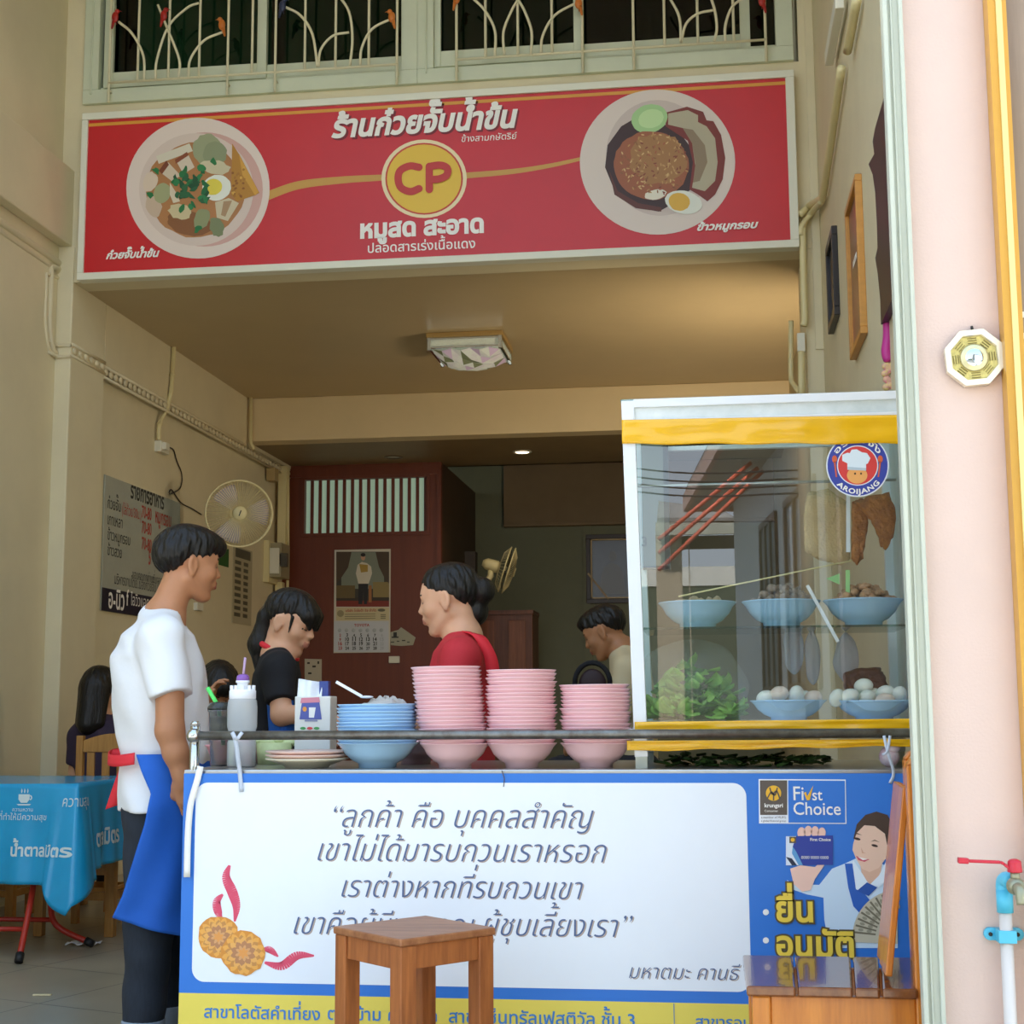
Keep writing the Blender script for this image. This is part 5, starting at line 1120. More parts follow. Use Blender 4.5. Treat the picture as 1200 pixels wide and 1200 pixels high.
F_=cpoly('figure_print','#cfc8b4',[(419,662),(424,658.5),(430,660),(435,664),(436,672),(432,684),(420,684),(417,672)],3,PH); cpoly('figure_sash','#a88a3c',[(421,661),(431,662),(431,670),(423,671)],3.3,PH); cpoly('figure_face','#c79a7c',ringpts(425.5,653,2.6,3.8,n=16),3.3,PH); cpoly('figure_hair','#231d1a',ringpts(425.5,650.2,2.9,2.2,n=14),3.5,PH); cpoly('figure_trousers','#22201f',[(420,684),(431.5,684),(430,708),(426.5,708),(426,692),(424.5,708),(420,708)],3,PH); crect('photo_chair','#a06a3c',432,435.5,686,706,2.8,PH)
crect('company_band','#c7bb92',394,456,712,727,1)
mb=MB(); text_px(mb,'บริษัท โตโยต้า ริช จำกัด',(405,717),(441,716.6),YC-.002,bold=.02,hs=1.0); mb.build('red_lettering',mat('calendar_red','#a8352c',.5),CA); mb=MB(); text_px(mb,'TOYOTA',(415,734.2),(433,734),YC-.002,bold=.03); mb.build('red_lettering',mat('calendar_red','#a8352c',.5),CA)
mb=MB()
for y in (720,722.5,725): a,b=CPt(404,y),CPt(440,y); mb.box(a[0],b[0],YC-.002,YC-.0015,a[2]-.003,a[2]+.003)
for y in range(3): a,b=CPt(446+0,720+2*y),CPt(452,721+2*y); mb.box(a[0],b[0],YC-.002,YC-.0015,b[2],a[2])
mb.build('small_print',mat('olive_print','#7d7556',.5),CA)
crect('date_page','#c3c7cc',391.5,455.5,728,764,1.2)
cpoly('company_mark','#5f5a48',ringpts(447,715,4.5,1.8,n=16),1.5); cpoly('company_mark','#9a8f6c',ringpts(399,719,4,4,n=16),1.5)
m1,m2,m3=MB(),MB(),MB()
for r in range(4):
    for c in range(7):
        d=2+r*7+c; 
        if d>29: continue
        x=398.6+c*8.15; y=746+r*5.1; mm=m1 if c==0 else (m3 if c==6 else m2)
        s=str(d); wd=2.1 if len(s)==1 else 4.4
        mm=MB(); text_px(mm,s,(x-wd/2,y),(x+wd/2,y),YC-.0025,bold=.03,hs=1.1); mm.build('date_number',MATS['calendar_red'] if c==0 else (mat('faint_print','#aab0b4',.5) if c==6 else M_blk),CA)
for c in range(7): a=CPt(398+c*8.15,738.5); m3=MB(); m3.lathe([(.016,0),(.019,.001)],a-V(0,.002,0),12,'y'); m3.build('weekday_mark',mat('faint_print','#aab0b4',.5),CA)
def slip(name,pts,c,lab,cat,Y=YP-.008,marks=()):
    mb=MB(); mb.prism([PY(x,y,Y) for x,y in pts],(0,.003,0)); o=mb.build(name,mat('paper_'+c[1:],c,.6),label=lab,cat=cat)
    if marks:
        mb=MB()
        for x0,x1,y0,y1 in marks: a,b=PY(x0,y0,Y-.001),PY(x1,y1,Y-.001); mb.box(a[0],b[0],Y-.001,Y,b[2],a[2])
        mb.build('pen_marks',M_blk,o)
    return o
slip('paper_note',[(457,741),(467,738),(470,735),(487,747),(484,756),(470,757),(458,756)],'#a3a08c','torn taped paper note with an arrow, right of the calendar','note',marks=[(461,465,741,746),(459,467,746,747.5),(458,462,752,753),(465,468,751,752),(471,475,750,751.2),(477,480,752,753)])
cornerbox('switch_plate',455.5,468,769,777,YP-.02,.02,M_ivw,'small pale switch plate on the brown partition below the calendar','switch')
slip('paper_note',[(357,772),(377,772.5),(377,800),(357,800)],'#b5ad98','pale spotted paper note behind the girl\'s shoulder on the brown partition','note',marks=[(360,363,776,778),(366,370,780,782),(372,374,775,778),(361,365,788,790)])
# ================================================================ back of the shop
M_dwood=woodmat('dark_brown_wood','#7a4527','#57301a',.4,st=(10,10,.6))
a=PY(551,716,14.3); b=PY(624,716,14.3); CBN=empty('wooden_cabinet',((a[0]+b[0])/2,14.5,0),'brown panelled wooden cabinet at the back, right of the woman in red','cabinet')
mb=MB(); mb.box(a[0],b[0],14.3,14.8,0,a[2]); mb.build('carcass',M_dwood,CBN,bevel=.006)
mb=MB(); w=(b[0]-a[0])/2
for i in (0,1): 
    mb=MB(); mb.box(a[0]+w*i+.07,a[0]+w*(i+1)-.07,14.285,14.3,.25,a[2]-.1); mb.build('door',woodmat('mid_brown_panel','#8d5433','#6f3f24',.4,st=(10,10,.6)),CBN,bevel=.004)
mb=MB(); mb.box(a[0]-.01,b[0]+.01,14.27,14.8,a[2]-.04,a[2]); mb.build('top',M_dwood,CBN)
c=PY(594,668,13.7); bf=wall_fan(c,.22,(.94,.13,-.30),'tilted wall fan seen edge-on in the dark back room',(c[0]-.33,13.72,c[2]-.2),mat('smoky_blade','#5a5f58',.3,alpha=.5))
a=PY(562,660,13.8); mb=MB(); mb.box(a[0]-.12,a[0]-.02,13.66,13.8,0,a[2]+.1); mb.build('fan_post',mat('dark_post','#2a2119',.6),label='dark wooden post carrying the tilted back fan',cat='post')
PF=empty('picture_frame',PY(716,705,15.1),'dark framed grey portrait picture on the back wall above the boy','picture')
a=PY(686,626,15.12); b=PY(752,706,15.12); M_frd=mat('dark_frame_wood','#2c1c12',.35)
def framed(par,x0,x1,z0,z1,Y,w,m,inner):
    mb=MB(); mb.box(x0,x1,Y-.03,Y,z0,z0+w); mb.box(x0,x1,Y-.03,Y,z1-w,z1); mb.box(x0,x0+w,Y-.03,Y,z0+w,z1-w); mb.box(x1-w,x1,Y-.03,Y,z0+w,z1-w); mb.build('frame',m,par,bevel=.004)
    mb=MB(); mb.box(x0+w,x1-w,Y-.008,Y,z0+w,z1-w); mb.build('picture',inner,par)
framed(PF,a[0],b[0],b[2],a[2],15.19,.045,M_frd,mat('grey_portrait_print','#4f4c45',.15,var=.12,vscale=3))
mb=MB(); x0,x1,z0,z1=a[0]+.05,b[0]-.05,b[2]+.05,a[2]-.05
for q in ((x0,x1,z0,z0+.012),(x0,x1,z1-.012,z1),(x0,x0+.012,z0,z1),(x1-.012,x1,z0,z1)): mb.box(q[0],q[1],15.155,15.165,q[2],q[3])
mb.build('gilt_line',mat('gilt','#c9b183',.4),PF)
mb=MB(); mb.poly([PY(x,y,15.175) for x,y in ringpts(718,652,4.5,6.5,n=16)]); mb.poly([PY(x,y,15.175) for x,y in ((708,664),(716,659),(724,662),(731,672),(733,696),(703,696),(704,676))]); mb.build('portrait_figure',mat('pale_grey_print','#66635b',.2),PF)
mb=MB(); mb.bar(PY(689,672,15.15),PY(713,702,15.15),.018,.01,(0,1,0)); mb.build('corner_rod',mat('pale_rod','#a8936c',.5),PF)
# recessed lights
M_lampon=mat('lit_downlight','#fff0d8',.4,emit='#ffe2b8',estr=14); M_lampoff=mat('unlit_downlight','#cfd4c8',.2,metal=.3)
for (x,y,on,lab) in ((612,530,1,'small lit recessed downlight in the back ceiling'),(461,536,0,'small unlit recessed downlight in the back ceiling, above the louvres')):
    p=PZ(x,y,3.325); dl=empty('downlight',tuple(p),lab,'downlight'); mb=MB(); mb.lathe([(.06,.004),(.06,-.002),(.075,-.006),(.085,0),(.085,.01)],(p[0],p[1],3.325),28,cap=False); mb.build('trim_ring',M_ivw if on else mat('brown_ring','#5d4d38',.4),dl); mb=MB(); mb.lathe([(1e-7,-.001),(.06,-.001),(.06,.004),(1e-7,.004)],(p[0],p[1],3.325),24); mb.build('lamp',M_lampon if on else M_lampoff,dl)
def lamp_light(root,name,loc,rot,size,sy,energy,col,kind='AREA'):
    l=bpy.data.lights.new(name,kind); l.energy=energy; l.color=col
    if kind=='AREA': l.shape='RECTANGLE'; l.size=size; l.size_y=sy
    else: l.shadow_soft_size=size; l.spot_size=2.4; l.spot_blend=.6
    o=bpy.data.objects.new(name,l); COL.objects.link(o); o.parent=root; o.location=V(*loc)-ORG[root.name]; o.rotation_euler=rot
WL=empty('added_tube_lamp',(.64,8.91,2.5),'added unseen fluorescent tube lamp behind the right pillar, brightening the interior','lamp')  # unseen tube lamp, added to brighten the dim interior
mb=MB(); mb.box(.615,.665,8.9,8.925,2.2,2.84); mb.build('batten',M_ivw,WL,bevel=.004)
mb=MB(); mb.tube([(.64,8.945,2.22),(.64,8.945,2.82)],.013,12); mb.build('tube',mat('added_lit_tube','#fff4e0',.3,emit='#ffe9cc',estr=12),WL)
for z in (2.21,2.83): mb=MB(); mb.box(.622,.658,8.92,8.962,z-.01,z+.01); mb.build('tube_holder',M_ivw,WL)
lamp_light(WL,'tube_fill_light',(.632,8.97,2.52),Vector((-.5,.85,.18)).to_track_quat('-Z','Y').to_euler(),.03,.55,105,(1,.84,.64))
pd=PZ(612,530,3.325); lamp_light(bpy.data.objects['downlight'],'downlight_beam',(pd[0],pd[1],3.31),(0,0,0),.05,.05,40,(1,.86,.66),'SPOT')
# square cut-glass ceiling lamp
p=PZ(553,389,ZC); LC=V(-1.655,10.22,ZC); CL=empty('ceiling_lamp',tuple(LC),'square cut-glass ceiling lamp on the beige shop ceiling','ceiling lamp')
hw=.272
mb=MB(); mb.box(LC[0]-hw,LC[0]+hw,LC[1]-hw,LC[1]+hw,ZC-.035,ZC); mb.build('base_plate',mat('gold_base','#b5945a',.4,metal=.3),CL,bevel=.004)
M_cg=mat('cut_glass','#dfe6d6',.08,bump=.5,bscale=70,spec=1,emit='#dfe8d2',estr=.15); M_chrome=mat('lamp_chrome','#d7dbd5',.08,metal=1)
mb=MB(); w2=hw-.02; mb.box(LC[0]-w2,LC[0]+w2,LC[1]-w2,LC[1]+w2,ZC-.105,ZC-.035); mb.build('glass_band',M_cg,CL,bevel=.006)
mb=MB()
for sx in (-1,1):
    for sy in (-1,1): mb.box(LC[0]+sx*w2-.012,LC[0]+sx*w2+.012,LC[1]+sy*w2-.012,LC[1]+sy*w2+.012,ZC-.125,ZC-.03)
for z in (ZC-.045,ZC-.105):
    for s in (-1,1): mb.box(LC[0]-w2,LC[0]+w2,LC[1]+s*w2-.008,LC[1]+s*w2+.008,z-.006,z+.006); mb.box(LC[0]+s*w2-.008,LC[0]+s*w2+.008,LC[1]-w2,LC[1]+w2,z-.006,z+.006)
mb.build('chrome_frame',M_chrome,CL)
mb=MB(); n=12
vs=[];N=8
for j in range(N):
    for i in range(N):
        u,v=(i/(N-1)-.5)*2,(j/(N-1)-.5)*2; d=(1-u*u)*(1-v*v); vs.append((LC[0]+u*w2*.93,LC[1]+v*w2*.93,ZC-.11-.085*d**.6-.016*((i+j)%2)))
q=random.Random(6)
fs_=[]
for j in range(N-1):
    for i in range(N-1): a_=j*N+i; fs_+=[(a_,a_+1,a_+N+1),(a_,a_+N+1,a_+N)]
b0=mb.n; mb.add(vs,fs_,False); mb.m=[q.choice((0,0,0,1,2)) for _ in mb.m]
mb.build('faceted_bowl',[mat('iridescent_glass','#dfe6d4',.05,metal=.15,col2='#c9b7c8',vscale=9,spec=1,emit='#dfe8d2',estr=.3),mat('pink_cut_glass','#c3aec4',.08,spec=1,emit='#cdb6cf',estr=.2),mat('olive_cut_glass','#7f8766',.08,spec=1,emit='#8d9672',estr=.1)],CL)
# ================================================================ right wall
M_fw=mat('honey_frame','#c98f45',.4,var=.1,vscale=4,stretch=(1,1,6))
def wallframe(name,ya,yb,z0,z1,w,m,inner,lab,d=.03,tilt=0):
    F=empty(name,(XR-.01,(ya+yb)/2,z0),lab,'picture'); mb=MB()
    mb.box(XR-d,XR,ya,yb,z0,z0+w); mb.box(XR-d,XR,ya,yb,z1-w,z1); mb.box(XR-d,XR,ya,ya+w,z0+w,z1-w); mb.box(XR-d,XR,yb-w,yb,z0+w,z1-w); mb.build('frame',m,F,bevel=.003)
    mb=MB(); mb.box(XR-d*.4,XR,ya+w,yb-w,z0+w,z1-w); mb.build('picture',inner,F); return F
def RX(x,y): return PX(x,y,XR)
a,b=RX(1009,206),RX(996,254); c=RX(1018,388); d=RX(1005,420)
F1=wallframe('picture_frame',(a[1]+c[1])/2,(b[1]+d[1])/2,c[2],a[2],.03,M_fw,mat('red_brown_poster','#9a5548',.3,col2='#6c5a3f',vscale=4),'large wooden framed red-brown poster on the right wall')
mb=MB(); ym=(a[1]+b[1])/2; mb.box(XR-.0135,XR-.0125,ym-.08,ym+.08,3.02,3.05); mb.build('poster_label',M_white,F1)
a,b=RX(980,268),RX(973,300); c=RX(986,365); d=RX(978,392)
wallframe('picture_frame',(a[1]+c[1])/2,(b[1]+d[1])/2,c[2],a[2],.045,mat('black_frame','#26201f',.35),mat('dark_picture','#3a3330',.3),'small black framed picture on the right wall, farther in than the poster')
mb=MB(); pts=[]
yy=5.35; z0=RX(1040,382)[2]; 
zA=PY(1033,152,5.5)[2]; zB=PY(1040,378,5.5)[2]
prof=[(5.50,zA),(5.53,zA-.06),(5.62,zA-.10),(5.55,zA-.16),(5.60,zA-.24),(5.53,zA-.30),(5.51,zA-.5),(5.56,zA-.62),(5.52,zA-.72),(5.50,zB)]
# profile edge seen beside the grey post
pl=[]
for x,y in ((1034,150),(1031,165),(1033,180),(1026,192),(1031,204),(1034,225),(1036,260),(1037,290),(1034,302),(1037,320),(1040,350),(1041,380)): q_=RX(x,y); pl.append((XR-.027,q_[1],q_[2]))
pl=pl+[(XR-.027,pl[-1][1]-.5,pl[-1][2]),(XR-.027,pl[0][1]-.5,pl[0][2])]
mb.prism(pl,(.025,0,0)); mb.build('carved_plaque',mat('dark_carved_wood','#2b2229',.4),label='dark carved wooden plaque with a wavy edge on the right wall, by the grey post',cat='plaque')
G0=RX(1040,377); GR=empty('garland',tuple(RX(1040,460)),'pink ribbon and flower garland hanging beside the grey post','garland')
mb=MB()
Yg=G0[1]-.03; 
def gp(x,y): return PY(x,y,Yg)+V(-.0,0,0)
mb.tube(bez([gp(1041,376),gp(1041,395),gp(1039,412),gp(1042,424)],6),[.02]*18+[.012],8); mb.build('ribbon',mat('magenta_ribbon','#c9348f',.4),GR)
q=random.Random(4); mb=MB()
for i in range(16): mb.ell(gp(1041+q.uniform(-4,4),426+q.uniform(0,30)),(.016,.012,.014),nu=8,nv=6)
mb.build('flowers',mat('pink_yellow_flowers','#e07aa8',.6,col2='#e6d67a',vscale=60),GR)
mb=MB(); mb.tube([gp(1042,460),gp(1043,478),gp(1041,490)],.006,6); mb.build('tassel',mat('gold_tassel','#c99a3a',.5),GR)
# conduits on the right
def RC(pts,r,lab,cat='conduit',m=M_ivory,X=None):
    mb=MB(); mb.tube(bez(pts,6),r,10); return mb.build('wall_conduit',m,label=lab,cat=cat)
XQ=XR-.03
RC([PX(1004,0,XQ),PX(993,60,XQ)],.02,'upper cream conduit on the right wall, above the junction box'); wallbox('junction_box',981,997,60,78,XR,-.06,M_ivw,'square white junction box on the right wall','junction box')
RC([PX(986,80,XQ),PX(976,150,XQ),PX(965,225,XQ),PX(962,233,XQ),PY(950,240,8.33),PY(937,252,8.33)],.02,'cream conduit slanting from the junction box down to the sign end')
RC([PX(963,236,XQ),PY(952,248,8.33),PY(940,265,8.33),PY(938,276,8.33)],.018,'short cream conduit bending under the slanting one')
RC([PY(940.5,262,8.34),PY(941.5,330,8.34),PY(943,372,8.34),PY(941.5,382,8.34)],.02,'cream conduit running down the right pillar beside the sign')
SB=cornerbox('socket_box',934,944,390,412,8.35,.04,M_ivw,'small white socket box on the right pillar','socket')
RC([PY(939,412,8.36),PY(939.5,462,8.36)],.02,'thick cream conduit below the right socket box'); RC([PY(927,376,8.8),PY(927,440,8.8),PY(931,452,8.7),PY(938,462,8.6)],.016,'cream conduit looping left of the right socket box')
# ================================================================ pink pier : mirror and tap
MRc=PY(1141.5,419.5,3.085); BM=empty('bagua_mirror',tuple(MRc-V(0,0,.06)),'octagonal mirror with a gold rim hanging high on the pink pier','mirror')
R8=34.5/FPX*3.15
def octo(r,y): return [MRc+V(r*math.cos(math.radians(22.5+45*i+4)),y,r*math.sin(math.radians(22.5+45*i+4))) for i in range(8)]
mb=MB(); A=octo(R8,.012); B=octo(R8,-.008); C2=octo(R8*.8,-.008); D2_=octo(R8*.78,-.001)
for P,Q in ((A,B),(B,C2),(C2,D2_)): mb.add(P+Q,[(i,(i+1)%8,8+(i+1)%8,8+i) for i in range(8)],False)
mb.build('rim',mat('pale_gold_rim','#efe6d2',.25,metal=.4),BM)
mb=MB(); mb.poly(octo(R8*.79,0)); mb.build('gold_face',mat('gold_trigram_plate','#cdbd76',.3,metal=.5,var=.2,vscale=120),BM)
mb=MB(); 
for i in range(8):
    a=math.radians(45*i+4); 
    for j in range(3):
        r=R8*(.5+.08*j); c_=MRc+V(r*math.cos(a),-.001,r*math.sin(a)); t=V(-math.sin(a),0,math.cos(a))
        mb.bar(c_-t*.009,c_+t*.009,.0015,.0022,(0,1,0))
mb.build('trigram_marks',mat('dark_gold_line','#7f7138',.4),BM)
mb=MB(); mb.lathe([(.027,.0),(.029,-.004),(.026,-.006)],MRc,32,'y'); mb.build('centre_ring',mat('pale_gold_rim2','#d9cfa0',.3,metal=.5),BM)
mb=MB(); mb.ell(MRc+V(0,.004,0),(.026,.014,.026),nu=28,nv=14); mb.build('convex_glass',mat('silver_mirror','#cdd6dc',.04,metal=1),BM)
mb=MB(); mb.tube([MRc+V(0,.005,R8*.98),MRc+V(0,.01,R8+.006)],.003,6); mb.build('hanger',M_blk,BM)
M_pvc=mat('grey_white_pvc','#d5cdc6',.4); M_cyan=mat('cyan_pvc','#52b9d6',.35); M_redp=mat('red_plastic_handle','#c5283a',.35); M_brass=mat('grey_brass_valve','#9d9a80',.35,metal=.5)
Yt=3.065; t0=PY(1178,1068,Yt)
TP=empty('wall_tap',(t0[0],Yt,0),'wall tap with long red handle and cyan elbow, on the pink pier','tap')
mb=MB(); mb.tube([(t0[0],Yt,0),(t0[0],Yt,t0[2])],.0125,14); mb.build('pipe',M_pvc,TP)
zel=PY(1175,1042,Yt)[2]; mb=MB(); mb.tube([(t0[0],Yt,t0[2]-.002),(t0[0],Yt,zel)],.016,14); mb.tube(bez([(t0[0],Yt,zel-.01),(t0[0],Yt,zel+.012),(t0[0]+.004,Yt-.012,zel+.02),(t0[0]+.01,Yt-.03,zel+.016)],5),.0155,14); mb.build('elbow',M_cyan,TP)
zc_=PY(1178,1097,Yt)[2]; mb=MB(); mb.box(t0[0]-.017,t0[0]+.017,Yt-.016,Yt+.035,zc_-.012,zc_+.012)
for s in (-1,1): mb.tube([(t0[0]+s*.026,Yt+.024,zc_),(t0[0]+s*.026,Yt+.035,zc_)],.0125,14); mb.box(t0[0]+s*.01,t0[0]+s*.026,Yt+.025,Yt+.034,zc_-.0122,zc_+.0122)
CLM=mb.build('pipe_clip',M_cyan,TP,bevel=.001); mb=MB()
for s in (-1,1): mb.tube([(t0[0]+s*.026,Yt+.02,zc_),(t0[0]+s*.026,Yt+.026,zc_)],.004,8)
mb.build('screw',MATS['dark_flex'],CLM)
v0=V(t0[0]+.012,Yt-.04,zel+.012); mb=MB(); mb.tube([v0+V(0,.012,0),v0+V(0,-.03,0)],.014,14); mb.ell(v0+V(0,-.012,0),.0175,nu=14,nv=10); mb.tube(bez([v0+V(0,-.03,0),v0+V(.002,-.045,-.008),v0+V(.003,-.05,-.03)],5),.0105,12); mb.tube([v0+V(0,-.012,.01),v0+V(0,-.012,.028)],.009,12); mb.build('valve',M_brass,TP,bevel=0)
mb=MB(); k=v0+V(0,-.012,.026); mb.tube([k,k+V(0,0,.02)],[.0145,.0125],16); mb.ell(k+V(0,0,.018),(.0135,.0135,.008),nu=14,nv=8)
hpts=[k+V(-.008,0,.006),k+V(-.02,0,.016),k+V(-.026,0,.019),k+V(-.086,0,.021)]; 
for i in range(3): mb.bar(hpts[i],hpts[i+1],.012,.006)
mb.bar(hpts[3],hpts[3]+V(-.02,0,.001),.018,.011); mb.build('handle',M_redp,TP,bevel=.002)
# ================================================================ people
class Field:
    def __init__(s,lo,hi,h):
        s.lo=np.array(lo,float); s.h=h; s.n=np.ceil((np.array(hi,float)-s.lo)/h).astype(int)+1
        s.f=np.full(s.n,9.0,np.float32)
        s.ax=[s.lo[k]+h*np.arange(s.n[k]) for k in range(3)]
    def _sub(s,lo,hi):
        a=np.clip(np.floor((np.array(lo)-s.lo)/s.h).astype(int),0,s.n-1); b=np.clip(np.ceil((np.array(hi)-s.lo)/s.h).astype(int)+1,1,s.n)
        sl=tuple(slice(a[k],max(b[k],a[k]+1)) for k in range(3))
        X,Y,Z=np.meshgrid(*[s.ax[k][sl[k]] for k in range(3)],indexing='ij',sparse=True)
        return sl,X,Y,Z
    def _mix(s,sl,d,k,op):
        g=s.f[sl]
        if op=='add':
            if k>0: h=np.clip(.5+.5*(g-d)/k,0,1); r=g*(1-h)+d*h-k*h*(1-h); r=np.where(g>8,d,r)
            else: r=np.minimum(g,d)
        elif op=='sub':
            if k>0: h=np.clip(.5-.5*(g+d)/k,0,1); r=g*(1-h)-d*h+k*h*(1-h)
            else: r=np.maximum(g,-d)
        else: r=np.maximum(g,d)
        s.f[sl]=r
    def cap(s,a,b,ra,rb=None,k=.012,op='add'):
        rb=ra if rb is None else rb; a=np.array(a,float); b=np.array(b,float); m=max(ra,rb)+k+s.h*3
        sl,X,Y,Z=s._sub(np.minimum(a,b)-m,np.maximum(a,b)+m); d=b-a; L2=d@d+1e-12
        t=np.clip(((X-a[0])*d[0]+(Y-a[1])*d[1]+(Z-a[2])*d[2])/L2,0,1)
        q=np.sqrt((X-a[0]-t*d[0])**2+(Y-a[1]-t*d[1])**2+(Z-a[2]-t*d[2])**2)-(ra+(rb-ra)*t)
        s._mix(sl,q,k,op); return s
    def ell(s,c,r,R=None,k=.012,op='add'):
        c=np.array(c,float); r=np.array(r,float); m=r.max()+k+s.h*3; sl,X,Y,Z=s._sub(c-m,c+m)
        R=np.eye(3) if R is None else R; x,y,z=X-c[0],Y-c[1],Z-c[2]
        u=(R[0,0]*x+R[1,0]*y+R[2,0]*z); v=(R[0,1]*x+R[1,1]*y+R[2,1]*z); w=(R[0,2]*x+R[1,2]*y+R[2,2]*z)
        k0=np.sqrt((u/r[0])**2+(v/r[1])**2+(w/r[2])**2); k1=np.sqrt((u/r[0]**2)**2+(v/r[1]**2)**2+(w/r[2]**2)**2)+1e-9
        s._mix(sl,k0*(k0-1)/k1,k,op); return s
    def column(s,rows,f,k=.02,op='add',infl=0):
        # rows: (z,cx,cy,a,b) ellipse half axes a along f (horizontal), b across
        rows=sorted(rows); z=np.array([r[0] for r in rows]); A=np.array(rows); m=max(A[:,3].max(),A[:,4].max())+k+s.h*3+infl
        lo=(A[:,1].min()-m,A[:,2].min()-m,z[0]-m*.3-.02); hi=(A[:,1].max()+m,A[:,2].max()+m,z[-1]+m*.3+.02)
        sl,X,Y,Z=s._sub(lo,hi); zz=Z.ravel(); I=[np.interp(zz,z,A[:,i]).reshape(1,1,-1) for i in range(1,5)]
        fx,fy=f[0],f[1]; x=X-I[0]; y=Y-I[1]; u=x*fx+y*fy; v=-x*fy+y*fx; a=I[2]+infl; b=I[3]+infl
        k0=np.sqrt((u/a)**2+(v/b)**2); k1=np.sqrt((u/a**2)**2+(v/b**2)**2)+1e-9; d=k0*(k0-1)/k1
        d=np.maximum(d,np.maximum(z[0]-Z,Z-z[-1])); s._mix(sl,d,k,op); return s
    def plane(s,p,n):
        p=np.array(p,float); n=np.array(n,float); n/=np.linalg.norm(n); sl,X,Y,Z=s._sub(s.lo,s.lo+s.h*s.n)
        s._mix(sl,(X-p[0])*n[0]+(Y-p[1])*n[1]+(Z-p[2])*n[2],0,'int'); return s
    def warp(s,fn,lo=None,hi=None):
        sl,X,Y,Z=s._sub(s.lo if lo is None else lo,s.lo+s.h*s.n if hi is None else hi); s.f[sl]=fn(X,Y,Z,s.f[sl]); return s
    def mesh(s):
        F=s.f; ins=F<0
        c=np.zeros(np.array(F.shape)-1,np.int8)
        for dx in (0,1):
            for dy in (0,1):
                for dz in (0,1): c+=ins[dx:F.shape[0]-1+dx,dy:F.shape[1]-1+dy,dz:F.shape[2]-1+dz]
        act=np.argwhere((c>0)&(c<8)); idx=-np.ones(c.shape,np.int64); idx[tuple(act.T)]=np.arange(len(act))
        cor=[(i,j,k) for i in (0,1) for j in (0,1) for k in (0,1)]
        val=np.stack([F[act[:,0]+a,act[:,1]+b,act[:,2]+d] for a,b,d in cor],1)
        P=np.zeros((len(act),3)); N=np.zeros(len(act))
        for e0 in range(8):
            for e1 in range(e0+1,8):
                if sum(abs(x-y) for x,y in zip(cor[e0],cor[e1]))!=1: continue
                v0,v1=val[:,e0],val[:,e1]; m=(v0<0)!=(v1<0); t=np.where(m,v0/np.where(m,v0-v1,1),0)
                p0=np.array(cor[e0]); p1=np.array(cor[e1]); P+=np.where(m[:,None],p0+(p1-p0)*t[:,None],0); N+=m
        P=(act+P/N[:,None])*s.h+s.lo
        Q=[]
        for ax in range(3):
            o=[(0,0,0)]*4; b,d=[(1,2),(2,0),(0,1)][ax]
            n=list(F.shape); sl0=[slice(1,n[i]-1) for i in range(3)]; sl1=list(sl0); sl0[ax]=slice(0,n[ax]-1); sl1[ax]=slice(1,n[ax])
            i0,i1=ins[tuple(sl0)],ins[tuple(sl1)]
            for sgn,mk in ((0,i0&~i1),(1,~i0&i1)):
                g=np.argwhere(mk); 
                if not len(g): continue
                for i in range(3):
                    if i!=ax: g[:,i]+=1
                def at(db,dd): h=g.copy(); h[:,b]-=db; h[:,d]-=dd; return idx[tuple(h.T)]
                q=np.stack([at(1,1),at(0,1),at(0,0),at(1,0)],1)
                Q.append(q if sgn==0 else q[:,::-1])
        return P,np.concatenate(Q)
def mesh_obj(name,P,Q,m,parent,midx=None,smooth_it=2):
    # light relaxation, then one mesh
    for _ in range(smooth_it):
        S=np.zeros_like(P); n=np.zeros(len(P))
        for a,b in ((0,1),(1,2),(2,3),(3,0)):
            np.add.at(S,Q[:,a],P[Q[:,b]]); np.add.at(n,Q[:,a],1)
        P=P*.5+.5*S/np.maximum(n,1)[:,None]
    org=ORG[parent.name]; me=bpy.data.meshes.new(name); me.from_pydata((P-org).tolist(),[],Q.tolist())
    for x in (m if isinstance(m,list) else [m]): me.materials.append(x)
    me.polygons.foreach_set('use_smooth',[True]*len(Q))
    if midx is not None: me.polygons.foreach_set('material_index',midx(P[Q].mean(1)).astype(int).tolist())
    me.update(); o=bpy.data.objects.new(name,me); COL.objects.link(o); o.parent=parent; ORG[o.name]=org; return o
M_skin=mat('skin_tan','#b9815c',.5,sss=.12,var=.04,vscale=12); M_skinl=mat('skin_light','#d9a582',.5,sss=.12,var=.04,vscale=12); M_skind=mat('skin_dusky','#a8744f',.5,sss=.1)
M_lip=mat('lip','#a65a4c',.45); M_lip2=mat('lip_rose','#c07f6a',.45); M_brow=mat('eyebrow_hair','#2a201b',.8); M_eye=mat('eye_line','#1c1513',.3)
M_hair=mat('black_hair','#17130f',.42,bump=.5,bscale=90,stretch=(1,1,.25),spec=.4)
def frame(yaw,pitch,roll=0):
    # head axes: columns forward, left, up
    R=Matrix.Rotation(math.radians(yaw),3,'Z')@Matrix.Rotation(math.radians(pitch),3,'Y')@Matrix.Rotation(math.radians(roll),3,'X'); return np.array(R)
